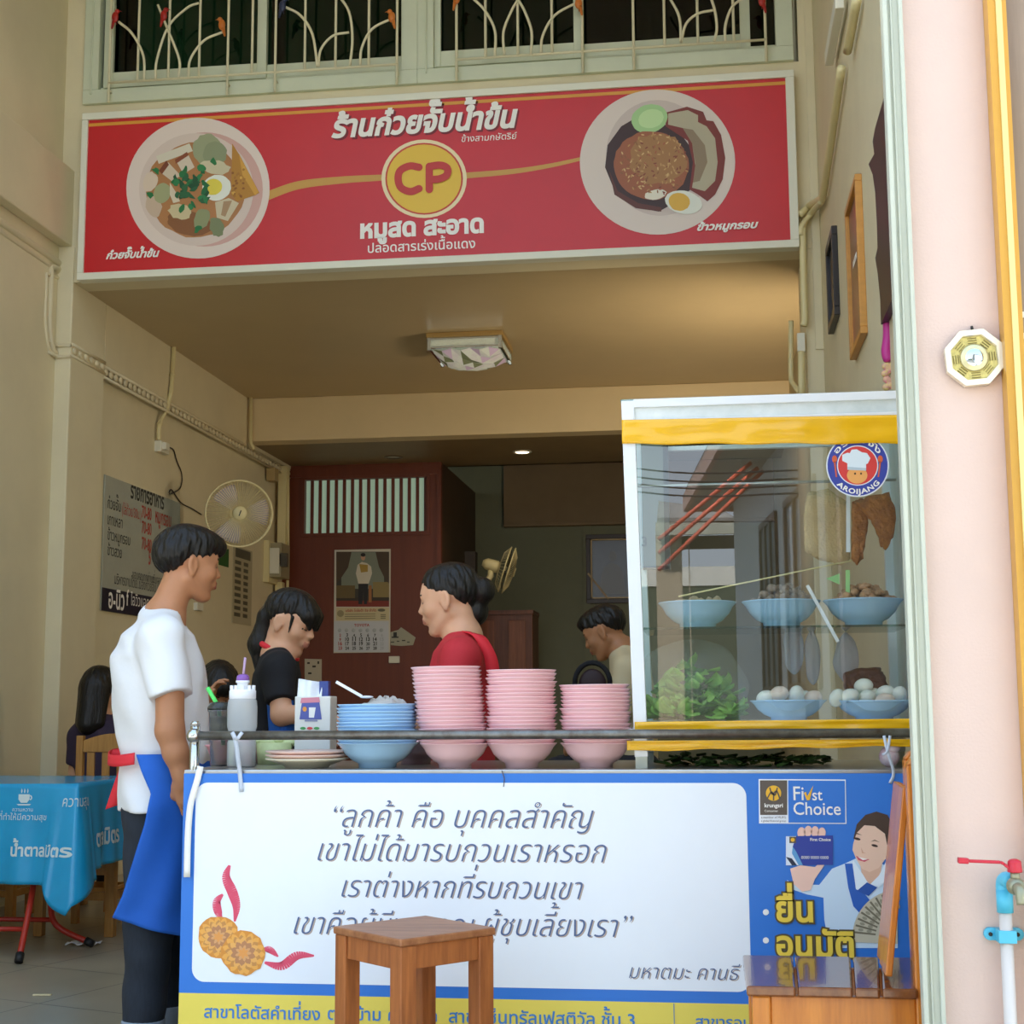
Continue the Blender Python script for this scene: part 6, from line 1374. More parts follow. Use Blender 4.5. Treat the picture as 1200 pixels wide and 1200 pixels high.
def add_head(F,c,R,s=1.0,fem=0):
    T=lambda x,y,z:c+R@(V(x,y,z)*s); E=lambda p,r,k=.012,op='add':F.ell(T(*p),np.array(r)*s,R,k,op); K=lambda a,b,ra,rb=None,k=.01,op='add':F.cap(T(*a),T(*b),ra*s,(ra if rb is None else rb)*s,k,op)
    w=1-.05*fem
    E((-.014,0,.034),(.095,.074,.086),0); E((.03,0,.02),(.066,.066,.082),.03); E((.034,0,-.045),(.058,.056*w,.062),.03)
    for q in (-1,1):
        K((-.008,q*.054*w,-.05),(.06,q*.018,-.098),.018,.017,.022); E((.058,q*.036,-.022),(.03,.027,.026),.02)   # jaw, cheek
    E((.072,0,-.098),(.02,.02,.016),.02)
    for q in (-1,1): E((.094,q*.032,.006),(.016,.02,.013),.012,'sub')
    K((.076,-.034,.026),(.076,.034,.026),.013,None,.018)
    for q in (-1,1): E((.0775,q*.031,.004),(.0135,.0145,.0125),.004)
    K((.088,0,.018),(.108,0,-.02),.0075,.0115,.012); 
    for q in (-1,1): E((.1,q*.0115,-.024),(.0105,.0085,.0085),.008)
    E((.088,0,-.052),(.014,.026,.02),.014)
    K((.0985,-.016,-.0525),(.103,0,-.049),.0055,.0065,.006); K((.103,0,-.049),(.0985,.016,-.0525),.0065,.0055,.006)
    K((.0975,-.013,-.061),(.101,0,-.062),.006,.0075,.006); K((.101,0,-.062),(.0975,.013,-.061),.0075,.006,.006)
    K((.108,-.014,-.0565),(.108,.014,-.0565),.0022,None,.004,'sub')
    for q in (-1,1):
        Rq=R@np.array(Matrix.Rotation(q*-.35,3,'Z')@Matrix.Rotation(-.15,3,'Y')); F.ell(T(-.008,q*.078,-.008),np.array((.021,.009,.034))*s,Rq,.006); F.ell(T(-.002,q*.088,-.004),np.array((.013,.0085,.022))*s,Rq,.004,'sub')
        E((-.006,q*.075,-.036),(.01,.007,.01),.008)
def head_idx(c,R,s=1.0):
    def fn(P):
        L=((P-c)@R)/s; x,y,z=L.T; m=np.zeros(len(P)); ay=np.abs(y)
        lip=(x>.086)&(ay<.022)&(z>-.068+.3*ay*ay*20)&(z<-.0445-.12*ay); m[lip]=1
        bw=(x>.055)&(ay>.014)&(ay<.05)&(np.abs(z-(.0275+.003*np.sin((ay-.014)/.036*3.14)))<.0035); m[bw]=2
        ey=(x>.06)&(ay>.017)&(ay<.047)&(np.abs(z-(-.001+.003*((ay-.031)/.015)**2))<.0026); m[ey]=3
        return m
    return fn
def hair_mesh(name,c,R,s,lines,m,parent,infl=.016,extra=None,h=.004,lat=.03,rag=.004,seed=1,front=None):
    q=random.Random(seed); ph=[q.random()*6 for _ in range(8)]
    T=lambda x,y,z:c+R@(V(x,y,z)*s); lo=c-.3*s; hi=c+.3*s; lo=lo+V(0,0,-.18); F=Field(lo,hi,h)
    F.ell(T(-.014,0,.034),(np.array((.095,.074,.086))+infl)*s,R,0); F.ell(T(.025,0,.035),(np.array((.068,.066,.072))+infl)*s,R,.03)
    lx=np.array([l[0] for l in lines]); lz=np.array([l[1] for l in lines])
    def cut(X,Y,Z,f):
        x=((X-c[0])*R[0,0]+(Y-c[1])*R[1,0]+(Z-c[2])*R[2,0])/s; y=((X-c[0])*R[0,1]+(Y-c[1])*R[1,1]+(Z-c[2])*R[2,1])/s; z=((X-c[0])*R[0,2]+(Y-c[1])*R[1,2]+(Z-c[2])*R[2,2])/s
        ang=np.arctan2(y,x+.02); n=.0022*np.sin(ang*17+z*40+ph[0])+.0016*np.sin(ang*31-z*30+ph[1])+.0012*np.sin(z*120+ang*9+ph[2])
        f=f+n*np.clip((.13-z)/.05,0.2,1)
        line=np.interp(x,lx,lz)+rag*np.sin(ang*23+ph[3])+rag*.6*np.sin(ang*47+ph[4])+lat*np.clip((np.abs(y)-.04)/.04,0,1)*np.clip((x-.0)/.05,0,1)*0
        f=f+infl*.8*s*(1-np.clip((z-line)/.06,0,1))
        f=np.maximum(f,(line-z)*s*.8)
        if front is not None: f=np.maximum(f,(x-front(z))*s)
        return f
    F.warp(cut)
    if extra: extra(F,T,R,s)
    P,Q=F.mesh(); return mesh_obj(name,P,Q,m,parent)
def add_hand(F,w,d,pn,s=1.0,curl=.6,side=1):
    # wrist w, direction d, palm normal pn ; curled fingers, thumb from the side of the palm
    d=d/np.linalg.norm(d); pn=pn-d*(pn@d); pn/=np.linalg.norm(pn); x=np.cross(d,pn)*side
    F.cap(w,w+d*.03*s,.026*s,.028*s,.02)
    for k,o in enumerate((-.027,-.009,.009,.026)):
        b=w+d*.03*s+x*o*s; kn=w+d*(.088-.004*abs(k-1.3))*s+x*o*s*1.05; F.cap(b,kn,.0155*s,.0115*s,.012)
        L=(.040,.046,.043,.033)[k]*s; a=curl*.6; e=kn+(d*math.cos(a)+pn*math.sin(a))*L; F.cap(kn,e,.0092*s,.0085*s,.003)
        a=curl*1.5; e2=e+(d*math.cos(a)+pn*math.sin(a))*L*.62; F.cap(e,e2,.0085*s,.0078*s,.002); a=curl*2.1; F.cap(e2,e2+(d*math.cos(a)+pn*math.sin(a))*L*.45,.0078*s,.0068*s,.002)
    t0=w+d*.028*s-x*.022*s; t1=t0+(d*.75-x*.6+pn*.25)*.042*s; t2=t1+(d*.9-x*.1+pn*.4)*.034*s; F.cap(t0,t1,.015*s,.0115*s,.008); F.cap(t1,t2,.011*s,.0085*s,.002)
def wrinkle(F,amp,seed,fr=(30,26,18)):
    q=random.Random(seed); ph=[q.random()*6 for _ in range(6)]
    F.warp(lambda X,Y,Z,f:np.where(np.abs(f)<.05,f+amp*(np.sin(X*fr[0]+Z*fr[1]+ph[0]+2*np.sin(Z*9+ph[1]))*.6+np.sin(Y*fr[0]*1.2-Z*fr[1]*.8+ph[2]+1.5*np.sin(X*7+ph[3]))*.5+np.sin(Z*fr[2]*3+X*25+ph[4])*.25),f))
def rows_px(rows,Y,f,cyoff=0):
    # silhouettes (y, left x, right x, half breadth, dY) -> column rows
    o=[]
    for y,xl,xr,b,dy in rows:
        a=PY(xl,y,Y+dy); c=PY(xr,y,Y+dy); o.append((a[2],(a[0]+c[0])/2,Y+dy,(c[0]-a[0])/2/max(.6,abs(f[0])),b))
    return o
def limb(F,pts,rr,k=.02):
    for i in range(len(pts)-1): F.cap(pts[i],pts[i+1],rr[i],rr[i+1],k)
def tosurf(name,F,m,parent,midx=None,it=2): P,Q=F.mesh(); return mesh_obj(name,P,Q,m,parent,midx,it)
# ---------------------------------------------------------------- the young man at the left
M_tee=mat('white_cotton','#e9e9ea',.8,bump=.08,bscale=50); M_denim=mat('dark_denim','#252b35',.8,var=.18,vscale=40,stretch=(4,4,.7)); M_cuff=mat('pale_denim_cuff','#8f9aa6',.8); M_apr=mat('royal_blue_cloth','#1f62c4',.75,var=.05,vscale=8,bump=.06,bscale=60); M_redc=mat('red_cloth','#d92b35',.7)
YM=4.75; f=V(math.cos(.21),math.sin(.21),0); lft=V(-f[1],f[0],0)
def WM(x,y,d=0): return PY(x,y,YM+d)
MAN=empty('person',(WM(178,1100)[0],YM,0),'person in a white T-shirt and blue half apron standing beside the cart','person')
hc=WM(220.5,662,.03); HR=frame(38,7); F=Field(WM(100,700,-.3)*V(1,0,0)+V(0,YM-.34,-.01),(WM(290,700)[0]+.02,YM+.4,1.74),.0045)
add_head(F,hc,HR,1.0)
nb=WM(190,728); F.cap(hc+HR@V(-.025,0,-.06),nb+V(.005,0,.005),.053,.06,.02)
trs=[(y,l+5,r-5,b*.9,0) for y,l,r,b in ((728,164,212,.1),(745,152,222,.15),(790,140,235,.165),(850,146,238,.15),(890,150,236,.15),(930,148,228,.165),(950,150,222,.165))]
F.column(rows_px(trs,YM,f),f,.03)
sh=[WM(187,750)-lft*.165*1.0+V(0,0,0),WM(190,748)+lft*.165]
sh[0]=PY(189,752,YM-.165); sh[1]=PY(190,748,YM+.165)
rel,rw=PY(199,856,YM-.215),PY(213,908,YM-.2); hd=PY(219,930,YM-.19)-rw
F.cap(nb,sh[0],.06,.056,.04); F.cap(nb,sh[1],.06,.056,.04)
limb(F,[sh[0],PY(199,800,YM-.2),rel,PY(206,882,YM-.21),rw],[.05,.046,.045,.04,.029],.015); add_hand(F,rw,hd,-lft*-1+f*.1,1.0,.45,1)
lel,lw=PY(226,850,YM+.2),PY(262,868,YM+.12); limb(F,[sh[1],lel,lw],[.055,.044,.029],.015); add_hand(F,lw,V(.9,-.3,-.25),V(0,0,-1),1.0,.5,-1)
hipn,hipf=PY(176,945,YM-.085),PY(180,945,YM+.085); kn,kf=PY(176,1078,YM-.1),PY(186,1078,YM+.12); an,af=V(*PY(168,1192,YM-.11)),PY(197,1182,YM+.13)
an[2]=.085; af[2]=.085
for h_,k_,a_ in ((hipn,kn,an),(hipf,kf,af)):
    limb(F,[h_,k_,a_],[.082,.055,.038],.02); F.cap(a_+V(-.02,0,-.045),a_+f*.15+V(0,0,-.058),.034,.026,.02)
tosurf('body',F,[M_skin,M_lip,M_brow,M_eye],MAN,lambda P,g=head_idx(hc,HR):g(P)*(P[:,2]>1.3))
hair_mesh('hair',hc,HR,1.0,[(-.13,-.07),(-.09,-.062),(-.06,-.04),(-.035,-.005),(-.02,.022),(.02,.024),(.04,.03),(.06,.042),(.09,.052),(.14,.04)],M_hair,MAN,.019,lambda F,T,R,s:(F.ell(T(.055,0,.085),(.06,.062,.03),R,.03),F.ell(T(.095,0,.068),(.026,.05,.026),R,.02)),seed=3,rag=.005)
F=Field((WM(110,700)[0],YM-.36,.6),(WM(270,700)[0],YM+.4,1.46),.006)
tr=rows_px([(726,170,206,.085,0),(733,160,214,.115,0),(745,147,225,.155,0),(770,136,233,.178,0),(800,135,239,.182,0),(830,138,241,.18,0),(860,142,242,.175,0),(884,147,242,.168,0),(905,144,239,.175,0),(930,143,236,.2,0),(948,144,232,.21,0)],YM,f)
F.column(tr,f,.02); F.cap(nb+V(-.005,0,.0),sh[0]+V(0,0,.012),.062,.066,.04); F.cap(nb+V(-.005,0,0),sh[1]+V(0,0,.012),.062,.066,.04)
def sleeve(F,a,b,r0,r1,k=.03):
    G=Field(F.lo,F.lo+F.h*F.n-1e-6,F.h); G.cap(a,b+(b-a)*.3,r0,r1,0); d=(b-a)/np.linalg.norm(b-a); G.plane(b,d); g=G.f[:F.f.shape[0],:F.f.shape[1],:F.f.shape[2]]
    h_=np.clip(.5+.5*(F.f-g)/k,0,1); F.f=np.where(g>8,F.f,F.f*(1-h_)+g*h_-k*h_*(1-h_))
sleeve(F,sh[0],PY(200,817,YM-.205),.076,.069); sleeve(F,sh[1],PY(222,815,YM+.2),.07,.062)
wrinkle(F,.0038,4,(48,34,16)); F.cap(hc+HR@V(-.025,0,-.06),nb+V(.012,0,.03),.066,.066,.004,'sub')
tosurf('tshirt',F,M_tee,MAN)
F=Field((WM(120,700)[0],YM-.3,.02),(WM(250,700)[0],YM+.34,1.0),.006)
F.cap(hipn+V(0,0,.04),hipf+V(0,0,.04),.085,.085,.02)
for h_,k_,a_ in ((hipn,kn,an),(hipf,kf,af)):
    limb(F,[h_,k_,a_+V(0,0,.01)],[.09,.078,.066],.03)
F.plane((0,0,.055),(0,0,-1)); wrinkle(F,.003,8,(20,40,20)); tosurf('jeans',F,M_denim,MAN)
for a_ in (an,af):
    mb=MB(); mb.lathe([(.058,.052),(.069,.052),(.07,.058),(.0685,.105),(.066,.11),(.06,.108)],(a_[0],a_[1],0),28); mb.build('jeans_cuff',M_cuff,MAN)
    mb=MB(); R=np.array(Matrix.Rotation(.21,3,'Z')); cc=V(a_[0],a_[1],0)+f*.06
    mb.ell(cc+V(0,0,.03),(.135,.048,.032),R,20,10); mb.ell(cc-f*.07+V(0,0,.048),(.06,.043,.04),R,16,10); mb.build('shoe',mat('brown_black_shoe','#2c211b',.5),MAN)
# apron sheet, waistband, bow
def aprow(y):
    T_=[(880,185,.150,.188),(900,186,.156,.21),(940,186,.165,.228),(1000,186,.17,.215),(1060,187,.178,.198),(1095,188,.182,.2)]
    ys=[t[0] for t in T_]; cx=np.interp(y,ys,[t[1] for t in T_]); a=np.interp(y,ys,[t[2] for t in T_]); b=np.interp(y,ys,[t[3] for t in T_]); p=WM(cx,y); return p,a,b
def apt(y,ph,off=0):
    p,a,b=aprow(y); ph=math.radians(ph); return p+f*(a+off)*math.cos(ph)+lft*(b+off)*math.sin(ph)
def phb(y): return np.interp(y,[880,900,925,960,1000,1040,1066,1095],[-104,-97,-86,-92,-103,-116,-128,-132])
def apf(u,v):
    y0=882; yb=1066+28*min(1,u*2.2); y=y0+(yb-y0)*v; ph=phb(y)+(70-phb(y))*u
    return apt(y,ph,.012+.007*math.sin(u*26+v*2)*v+.004*math.sin(u*11-v*9))
mb=MB(); mb.grid(apf,60,50); mb.build('apron',M_apr,MAN,solid=.003)
mb=MB(); mb.grid(lambda u,v:apt(880+13*v+3*math.sin(u*9),-106-190*u,.006),50,3); mb.build('apron_tie',M_redc,MAN,solid=.003)
mb=MB()
def rib(pts,w,wd):
    P=bez(pts,8); n=len(P); wd=np.array(wd,float); mb.add([q for p in P for q in (p-wd*w/2,p+wd*w/2)],[(2*i,2*i+1,2*i+3,2*i+2) for i in range(n-1)],True)
kx=apt(886,172,.01); kp=PY(150,889,kx[1]-.02)
rib([kp,PY(143,884,kp[1]),PY(131,884,kp[1]),PY(130,891,kp[1]-.01),PY(138,893,kp[1]-.015),kp],.028,(.2,.2,1)); rib([kp,PY(146,902,kp[1]),PY(139,922,kp[1]-.01),PY(131,946,kp[1]-.01)],.04,(1,.3,.35)); rib([kp+V(0,.02,0),PY(153,905,kp[1]+.02),PY(150,925,kp[1]+.02)],.03,(1,.3,.3)); mb.ell(kp,(.02,.016,.018),nu=12,nv=8)
mb.build('apron_bow',M_redc,MAN,solid=.002)
# ---------------------------------------------------------------- girl in black behind the carton
def dress_person(root,hc,HR,hs,skin,fem,nb,sh,arms,rows,f,Y,shirt,shname,sleeves,hair,legs,box,pants,seed,lipm=M_lip2,neckr=.05,wr=.003,collar=None):
    lo,hi=box; F=Field(lo,hi,.0055); add_head(F,hc,HR,hs,fem); F.cap(hc+HR@V(-.025,0,-.06)*hs,nb,neckr*hs,neckr*1.12*hs,.02)
    F.column([(z,cx,cy,a*.88,b*.88) for z,cx,cy,a,b in rows],f,.03)
    for s_ in sh: F.cap(nb,s_,.05,.048,.04)
    for A in arms:
        limb(F,A['p'],A['r'],.015)
        d=A['p'][-1]-A['p'][-2]; add_hand(F,A['p'][-1],A.get('d',d),A.get('n',V(0,0,-1)),.92,A.get('c',.7),A.get('s',1))
    for L in legs:
        limb(F,L,[.075,.052,.036],.02); F.cap(L[2],L[2]+V(f[0],f[1],0)*.13+V(0,0,-.03),.03,.024,.02)
    tosurf('body',F,[skin,lipm,M_brow,M_eye],root,lambda P,g=head_idx(hc,HR,hs):g(P)*(np.linalg.norm(P-hc,axis=1)<.16*hs))
    F=Field(lo,hi,.007); F.column(rows,f,.02)
    for s_ in sh: F.cap(nb+V(0,0,-.012),s_,.055,.06,.04)
    for a,b,r0,r1 in sleeves: sleeve(F,a,b,r0,r1)
    wrinkle(F,wr,seed); F.cap(hc+HR@V(-.025,0,-.06)*hs,nb+V(0,0,.02),.062*hs,.064*hs,.004,'sub'); o=tosurf(shname,F,shirt,root)
    if pants is not None and legs:
        F=Field(lo,hi,.009); zr=rows[-1] if rows[-1][0]<rows[0][0] else rows[0]
        F.cap(legs[0][0],legs[-1][0],.11,.11,.02)
        for L in legs: limb(F,L,[.095,.07,.056],.03)
        F.plane((0,0,.06),(0,0,-1)); tosurf('trousers',F,pants,root)
    return o
M_bk=mat('black_cotton','#17171a',.85,bump=.06,bscale=60); M_dkp=mat('dark_trousers','#20222a',.85)
YG=5.4; G=empty('person',(PY(325,900,YG)[0],YG,0),'person in a black T-shirt with a ponytail, head bowed, behind the napkin carton','person')
gc=PY(340,729,YG); GR_=frame(-12,22); gnb=PY(326,768,YG); gf=V(1,0,0)
gsh=[PY(326,784,YG-.14),PY(330,782,YG+.15)]
ge,gw=PY(333,846,YG-.2),PY(366,846,YG-.22); ge=PY(330,838,YG-.2); gw=PY(374,836,YG-.25)
rows=rows_px([(766,316,338,.07,0),(775,308,345,.12,0),(790,300,350,.15,0),(815,297,350,.155,0),(845,298,346,.145,0),(890,298,344,.15,0),(925,296,342,.155,0)],YG,gf)
hip=PY(318,935,YG); legs=[[hip+V(0,s*.085,0),hip+V(.03,s*.09,-.42),V(hip[0]+.01,YG+s*.1,.08)] for s in (-1,1)]
dress_person(G,gc,GR_,.97,M_skinl,1,gnb,gsh,[dict(p=[gsh[0],ge,gw],r=[.045,.038,.026],d=V(.8,-.1,-.5),n=V(0,.2,-1),c=.7,s=1),dict(p=[gsh[1],PY(345,845,YG+.2),PY(392,846,YG+.05)],r=[.045,.038,.026],d=V(.9,-.1,-.4),s=-1)],rows,gf,YG,M_bk,'tshirt',[(gsh[0],PY(329,822,YG-.19),.058,.052),(gsh[1],PY(341,825,YG+.19),.058,.052)],None,legs,((gc[0]-.32,YG-.36,-.01),(gc[0]+.34,YG+.36,gc[2]+.17)),M_dkp,11)
mb=MB(); n=28; a0=gnb+V(.004,0,.018); 
rr_=[(a0+V(.066*math.cos(2*math.pi*i/n),.064*math.sin(2*math.pi*i/n),-.03*math.cos(2*math.pi*i/n)-.002)) for i in range(n)]; mb.tube(rr_,.011,8,closed=True); mb.build('collar',M_redc,G)
def gx(F,T,R,s):
    F.ell(T(.078,0,.05),(.036,.062,.042),R,.02); F.cap(T(.098,-.03,.06),T(.104,-.03,.008),.014,.008,.012); F.cap(T(.1,.0,.06),T(.112,.0,.01),.016,.008,.012); F.cap(T(.098,.03,.06),T(.104,.03,.008),.014,.008,.012)
    F.cap(T(.04,-.07,.03),T(.046,-.071,-.03),.008,.003,.008); F.cap(T(.04,.07,.03),T(.046,.071,-.03),.008,.003,.008)
    t0=T(-.1,0,.04); t1=PY(312,722,YG); t2=PY(304,755,YG+.01); t3=PY(306,800,YG+.01); F.cap(t0,t1,.022,.03,.015); F.cap(t1,t2,.03,.042,.02); F.cap(t2,t3,.042,.012,.02)
hair_mesh('hair',gc,GR_,.97,[(-.14,-.03),(-.09,-.03),(-.05,-.012),(-.03,.012),(.0,.03),(.03,.04),(.06,.05),(.1,.045),(.14,.03)],M_hair,G,.012,gx,seed=6,rag=.003)
mb=MB(); mb.grid(lambda u,v:PY(313+30*u+3*v,822+45*v-18*u*(1-v),YG-.17-.03*math.sin(u*3.1)),8,8); mb.build('apron',M_apr,G,solid=.004)
# ---------------------------------------------------------------- woman in red
M_redt=mat('red_mesh_shirt','#c22a33',.75,bump=.2,bscale=250); M_redn=mat('bright_red_apron_strap','#e02a34',.7)
YW=5.0; WO=empty('person',(PY(545,900,YW)[0],YW,0),'person in a red shirt with a hair bun, behind the pink bowls','person')
wc=PY(527,703,YW); WR=frame(180-8,10); wnb=PY(543,748,YW); wf=V(-1,.0,0)
wsh=[PY(540,770,YW-.155),PY(546,768,YW+.16)]
rows=rows_px([(746,530,556,.07,0),(754,518,566,.115,0),(765,508,574,.15,0),(785,503,580,.165,0),(830,503,582,.16,0),(880,506,578,.155,0),(930,505,582,.17,0)],YW,wf)
hip=PY(545,935,YW); legs=[[hip+V(0,s*.09,0),hip+V(-.03,s*.095,-.42),V(hip[0]-.01,YW+s*.1,.08)] for s in (-1,1)]
WSH=dress_person(WO,wc,WR,1.0,M_skinl,1,wnb,wsh,[dict(p=[wsh[0],PY(522,838,YW-.2),PY(480,850,YW-.12)],r=[.05,.042,.028],d=V(-.9,-.1,-.4),s=-1),dict(p=[wsh[1],PY(525,838,YW+.2),PY(478,852,YW+.1)],r=[.05,.042,.028],d=V(-.9,-.1,-.4),s=1)],rows,wf,YW,M_redt,'shirt',[(wsh[0],PY(530,820,YW-.19),.066,.058),(wsh[1],PY(535,820,YW+.19),.066,.058)],None,legs,((wc[0]-.36,YW-.34,-.01),(wc[0]+.32,YW+.34,wc[2]+.17)),M_dkp,15,neckr=.054)
mb=MB(); P_=bez([PY(549,741,YW-.085),PY(560,745,YW-.12),PY(568,756,YW-.13),PY(575,772,YW-.13),PY(579,800,YW-.12)],6); mb.add([q for p in P_ for q in (p-V(.022,0,-.004),p+V(.022,.012,-.004))],[(2*i,2*i+1,2*i+3,2*i+2) for i in range(len(P_)-1)],True); mb.build('apron_strap',M_redn,WO,solid=.004)
def wx(F,T,R,s):
    b=PY(566,692,YW); F.cap(T(-.1,0,.02),b,.03,.03,.02); F.ell(b,(.042,.042,.046),None,.012); b2=PY(559,716,YW+.02); F.ell(b2,(.04,.045,.05),None,.02)
hair_mesh('hair',wc,WR,1.0,[(-.14,-.05),(-.09,-.06),(-.06,-.035),(-.035,.0),(-.01,.022),(.03,.03),(.055,.05),(.075,.07),(.1,.09),(.14,.12)],M_hair,WO,.009,wx,seed=9,rag=.002)
# ---------------------------------------------------------------- boy at the back
M_bei=mat('beige_cotton','#c9b994',.8)
YO=6.9; BO=empty('person',(PY(740,900,YO)[0],YO,0),'person in a beige shirt bending over at the back, beside the glass case post','person')
oc=PY(709,741,YO); OR_=frame(180-14,26); onb=PY(731,762,YO); of=V(-1,0,0); osh=[PY(735,785,YO-.16),PY(738,783,YO+.17)]
rows=rows_px([(760,722,742,.07,0),(766,717,752,.12,0),(780,714,762,.16,0),(810,715,768,.165,0),(850,718,770,.16,0),(900,720,772,.165,0)],YO,of)
hip=PY(748,905,YO); legs=[[hip+V(0,s*.09,0),hip+V(-.36,s*.12,.0),V(hip[0]-.36,YO+s*.12,.09)] for s in (-1,1)]
dress_person(BO,oc,OR_,.98,M_skind,0,onb,osh,[dict(p=[osh[0],PY(722,850,YO-.2),PY(690,860,YO-.1)],r=[.05,.042,.028],d=V(-.9,0,-.3),s=-1),dict(p=[osh[1],PY(725,850,YO+.2),PY(690,862,YO+.1)],r=[.05,.042,.028],d=V(-.9,0,-.3),s=1)],rows,of,YO,M_bei,'tshirt',[(osh[0],PY(726,835,YO-.19),.066,.06),(osh[1],PY(730,835,YO+.19),.066,.06)],None,legs,((oc[0]-.36,YO-.34,-.01),(oc[0]+.42,YO+.34,oc[2]+.17)),M_dkp,21,lipm=M_lip)
hair_mesh('hair',oc,OR_,.98,[(-.13,-.02),(-.09,-.035),(-.06,-.02),(-.035,.01),(-.02,.03),(.03,.034),(.055,.048),(.08,.06),(.14,.055)],M_hair,BO,.014,lambda F,T,R,s:F.ell(T(.06,0,.085),(.05,.055,.028),R,.03),seed=12,rag=.004)
stool('wooden_stool',(hip[0]+.02,YO),.32,hip[2]-.14,0,M_dwood,M_dwood,'dark stool under the person in beige at the back, hidden behind the bowls')
# ---------------------------------------------------------------- two seated customers
M_pur=mat('dark_purple_top','#33263a',.8)
YA=7.95; CA_=empty('person',(PY(113,900,YA)[0],YA,0),'person with long black hair and dark purple top, seated behind the chair','person')
ac=PY(117,808,YA); AR=frame(80,5); anb=PY(115,838,YA); af_=V(0,1,0)
def rows_w(rows,Y): # rows given by half width across the view
    return [((PY(xl,y,Y)[2]),(PY(xl,y,Y)[0]+PY(xr,y,Y)[0])/2,Y,d,(PY(xr,y,Y)[0]-PY(xl,y,Y)[0])/2) for y,xl,xr,d in rows]
rows=rows_w([(836,102,128,.07),(845,92,138,.1),(860,87,145,.11),(900,90,142,.11),(950,88,144,.12)],YA)
ash=[PY(93,862,YA),PY(138,862,YA)]; hip=PY(115,955,YA); hip[2]=.5
legs=[[hip+V(s*.09,0,0),hip+V(s*.1,.38,0),V(hip[0]+s*.1,YA+.38,.09)] for s in (-1,1)]
dress_person(CA_,ac,AR,1.0,M_skinl,1,anb,ash,[dict(p=[ash[0],ash[0]+V(-.03,.02,-.27),ash[0]+V(.03,.24,-.26)],r=[.045,.038,.026],s=1),dict(p=[ash[1],ash[1]+V(.03,.02,-.27),ash[1]+V(-.03,.24,-.26)],r=[.045,.038,.026],s=-1)],rows,af_,YA,M_pur,'top',[(ash[0],ash[0]+V(-.02,.01,-.16),.06,.052),(ash[1],ash[1]+V(.02,.01,-.16),.06,.052)],None,legs,((ac[0]-.36,YA-.24,-.01),(ac[0]+.36,YA+.6,ac[2]+.17)),M_dkp,31)
hair_mesh('hair',ac,AR,1.0,[(-.14,-.2),(-.02,-.2),(.0,-.1),(.03,.03),(.06,.05),(.14,.06)],M_hair,CA_,.015,lambda F,T,R,s:(F.cap(T(-.07,0,0),T(-.09,0,-.2),.07,.06,.03),F.cap(T(-.05,-.05,0),T(-.07,-.06,-.19),.045,.03,.03),F.cap(T(-.05,.05,0),T(-.07,.06,-.19),.045,.03,.03)),seed=14)
stool('wooden_stool',(hip[0],YA),.32,hip[2]-.14,0,M_tch,M_tch,'stool under the long haired customer, hidden by the table and chair')
YC2=6.5; CU=empty('person',(PY(255,900,YC2)[0],YC2,0),'person with black hair bowed low behind the water bottle and drink cup','person')
uc=PY(256,808,YC2); UR=frame(-60,38); unb=PY(252,826,YC2+.06); uf=V(.5,-.86,0)
rows=[(unb[2]-.0,unb[0],YC2+.08,.06,.07),(unb[2]-.04,unb[0],YC2+.1,.1,.13),(unb[2]-.12,unb[0]-.01,YC2+.13,.11,.17),(unb[2]-.3,unb[0]-.02,YC2+.17,.11,.16),(unb[2]-.5,unb[0]-.02,YC2+.2,.12,.165)]
us=[V(unb[0]-.16,YC2+.06,unb[2]-.1),V(unb[0]+.14,YC2+.14,unb[2]-.1)]; hip=V(unb[0]-.02,YC2+.2,.5)
legs=[[hip+V(s*.08,0,0),hip+V(s*.1+.15,-.34,0),V(hip[0]+s*.1+.15,YC2-.14,.09)] for s in (-1,1)]
dress_person(CU,uc,UR,.97,M_skin,0,unb,us,[dict(p=[us[0],us[0]+V(-.02,-.06,-.24),PY(244,806,YC2-.2)+V(0,0,-.08)],r=[.045,.038,.026],d=V(.3,0,1),n=V(1,0,0),s=1),dict(p=[us[1],us[1]+V(.05,-.05,-.24),us[1]+V(.0,-.26,-.2)],r=[.045,.038,.026],s=-1)],rows,uf,YC2,M_bk,'top',[(us[0],us[0]+V(-.01,-.03,-.14),.06,.052),(us[1],us[1]+V(.03,-.03,-.14),.06,.052)],None,legs,((uc[0]-.4,YC2-.4,-.01),(uc[0]+.42,YC2+.45,uc[2]+.2)),M_dkp,33)
hair_mesh('hair',uc,UR,.97,[(-.14,-.06),(-.06,-.03),(-.02,.02),(.03,.03),(.06,.045),(.14,.04)],M_hair,CU,.016,lambda F,T,R,s:F.ell(T(.07,0,.07),(.045,.06,.035),R,.03),seed=17)
stool('wooden_stool',(hip[0],hip[1]),.32,.36,0,M_tch,M_tch,'stool under the bowed customer, hidden behind the cart')
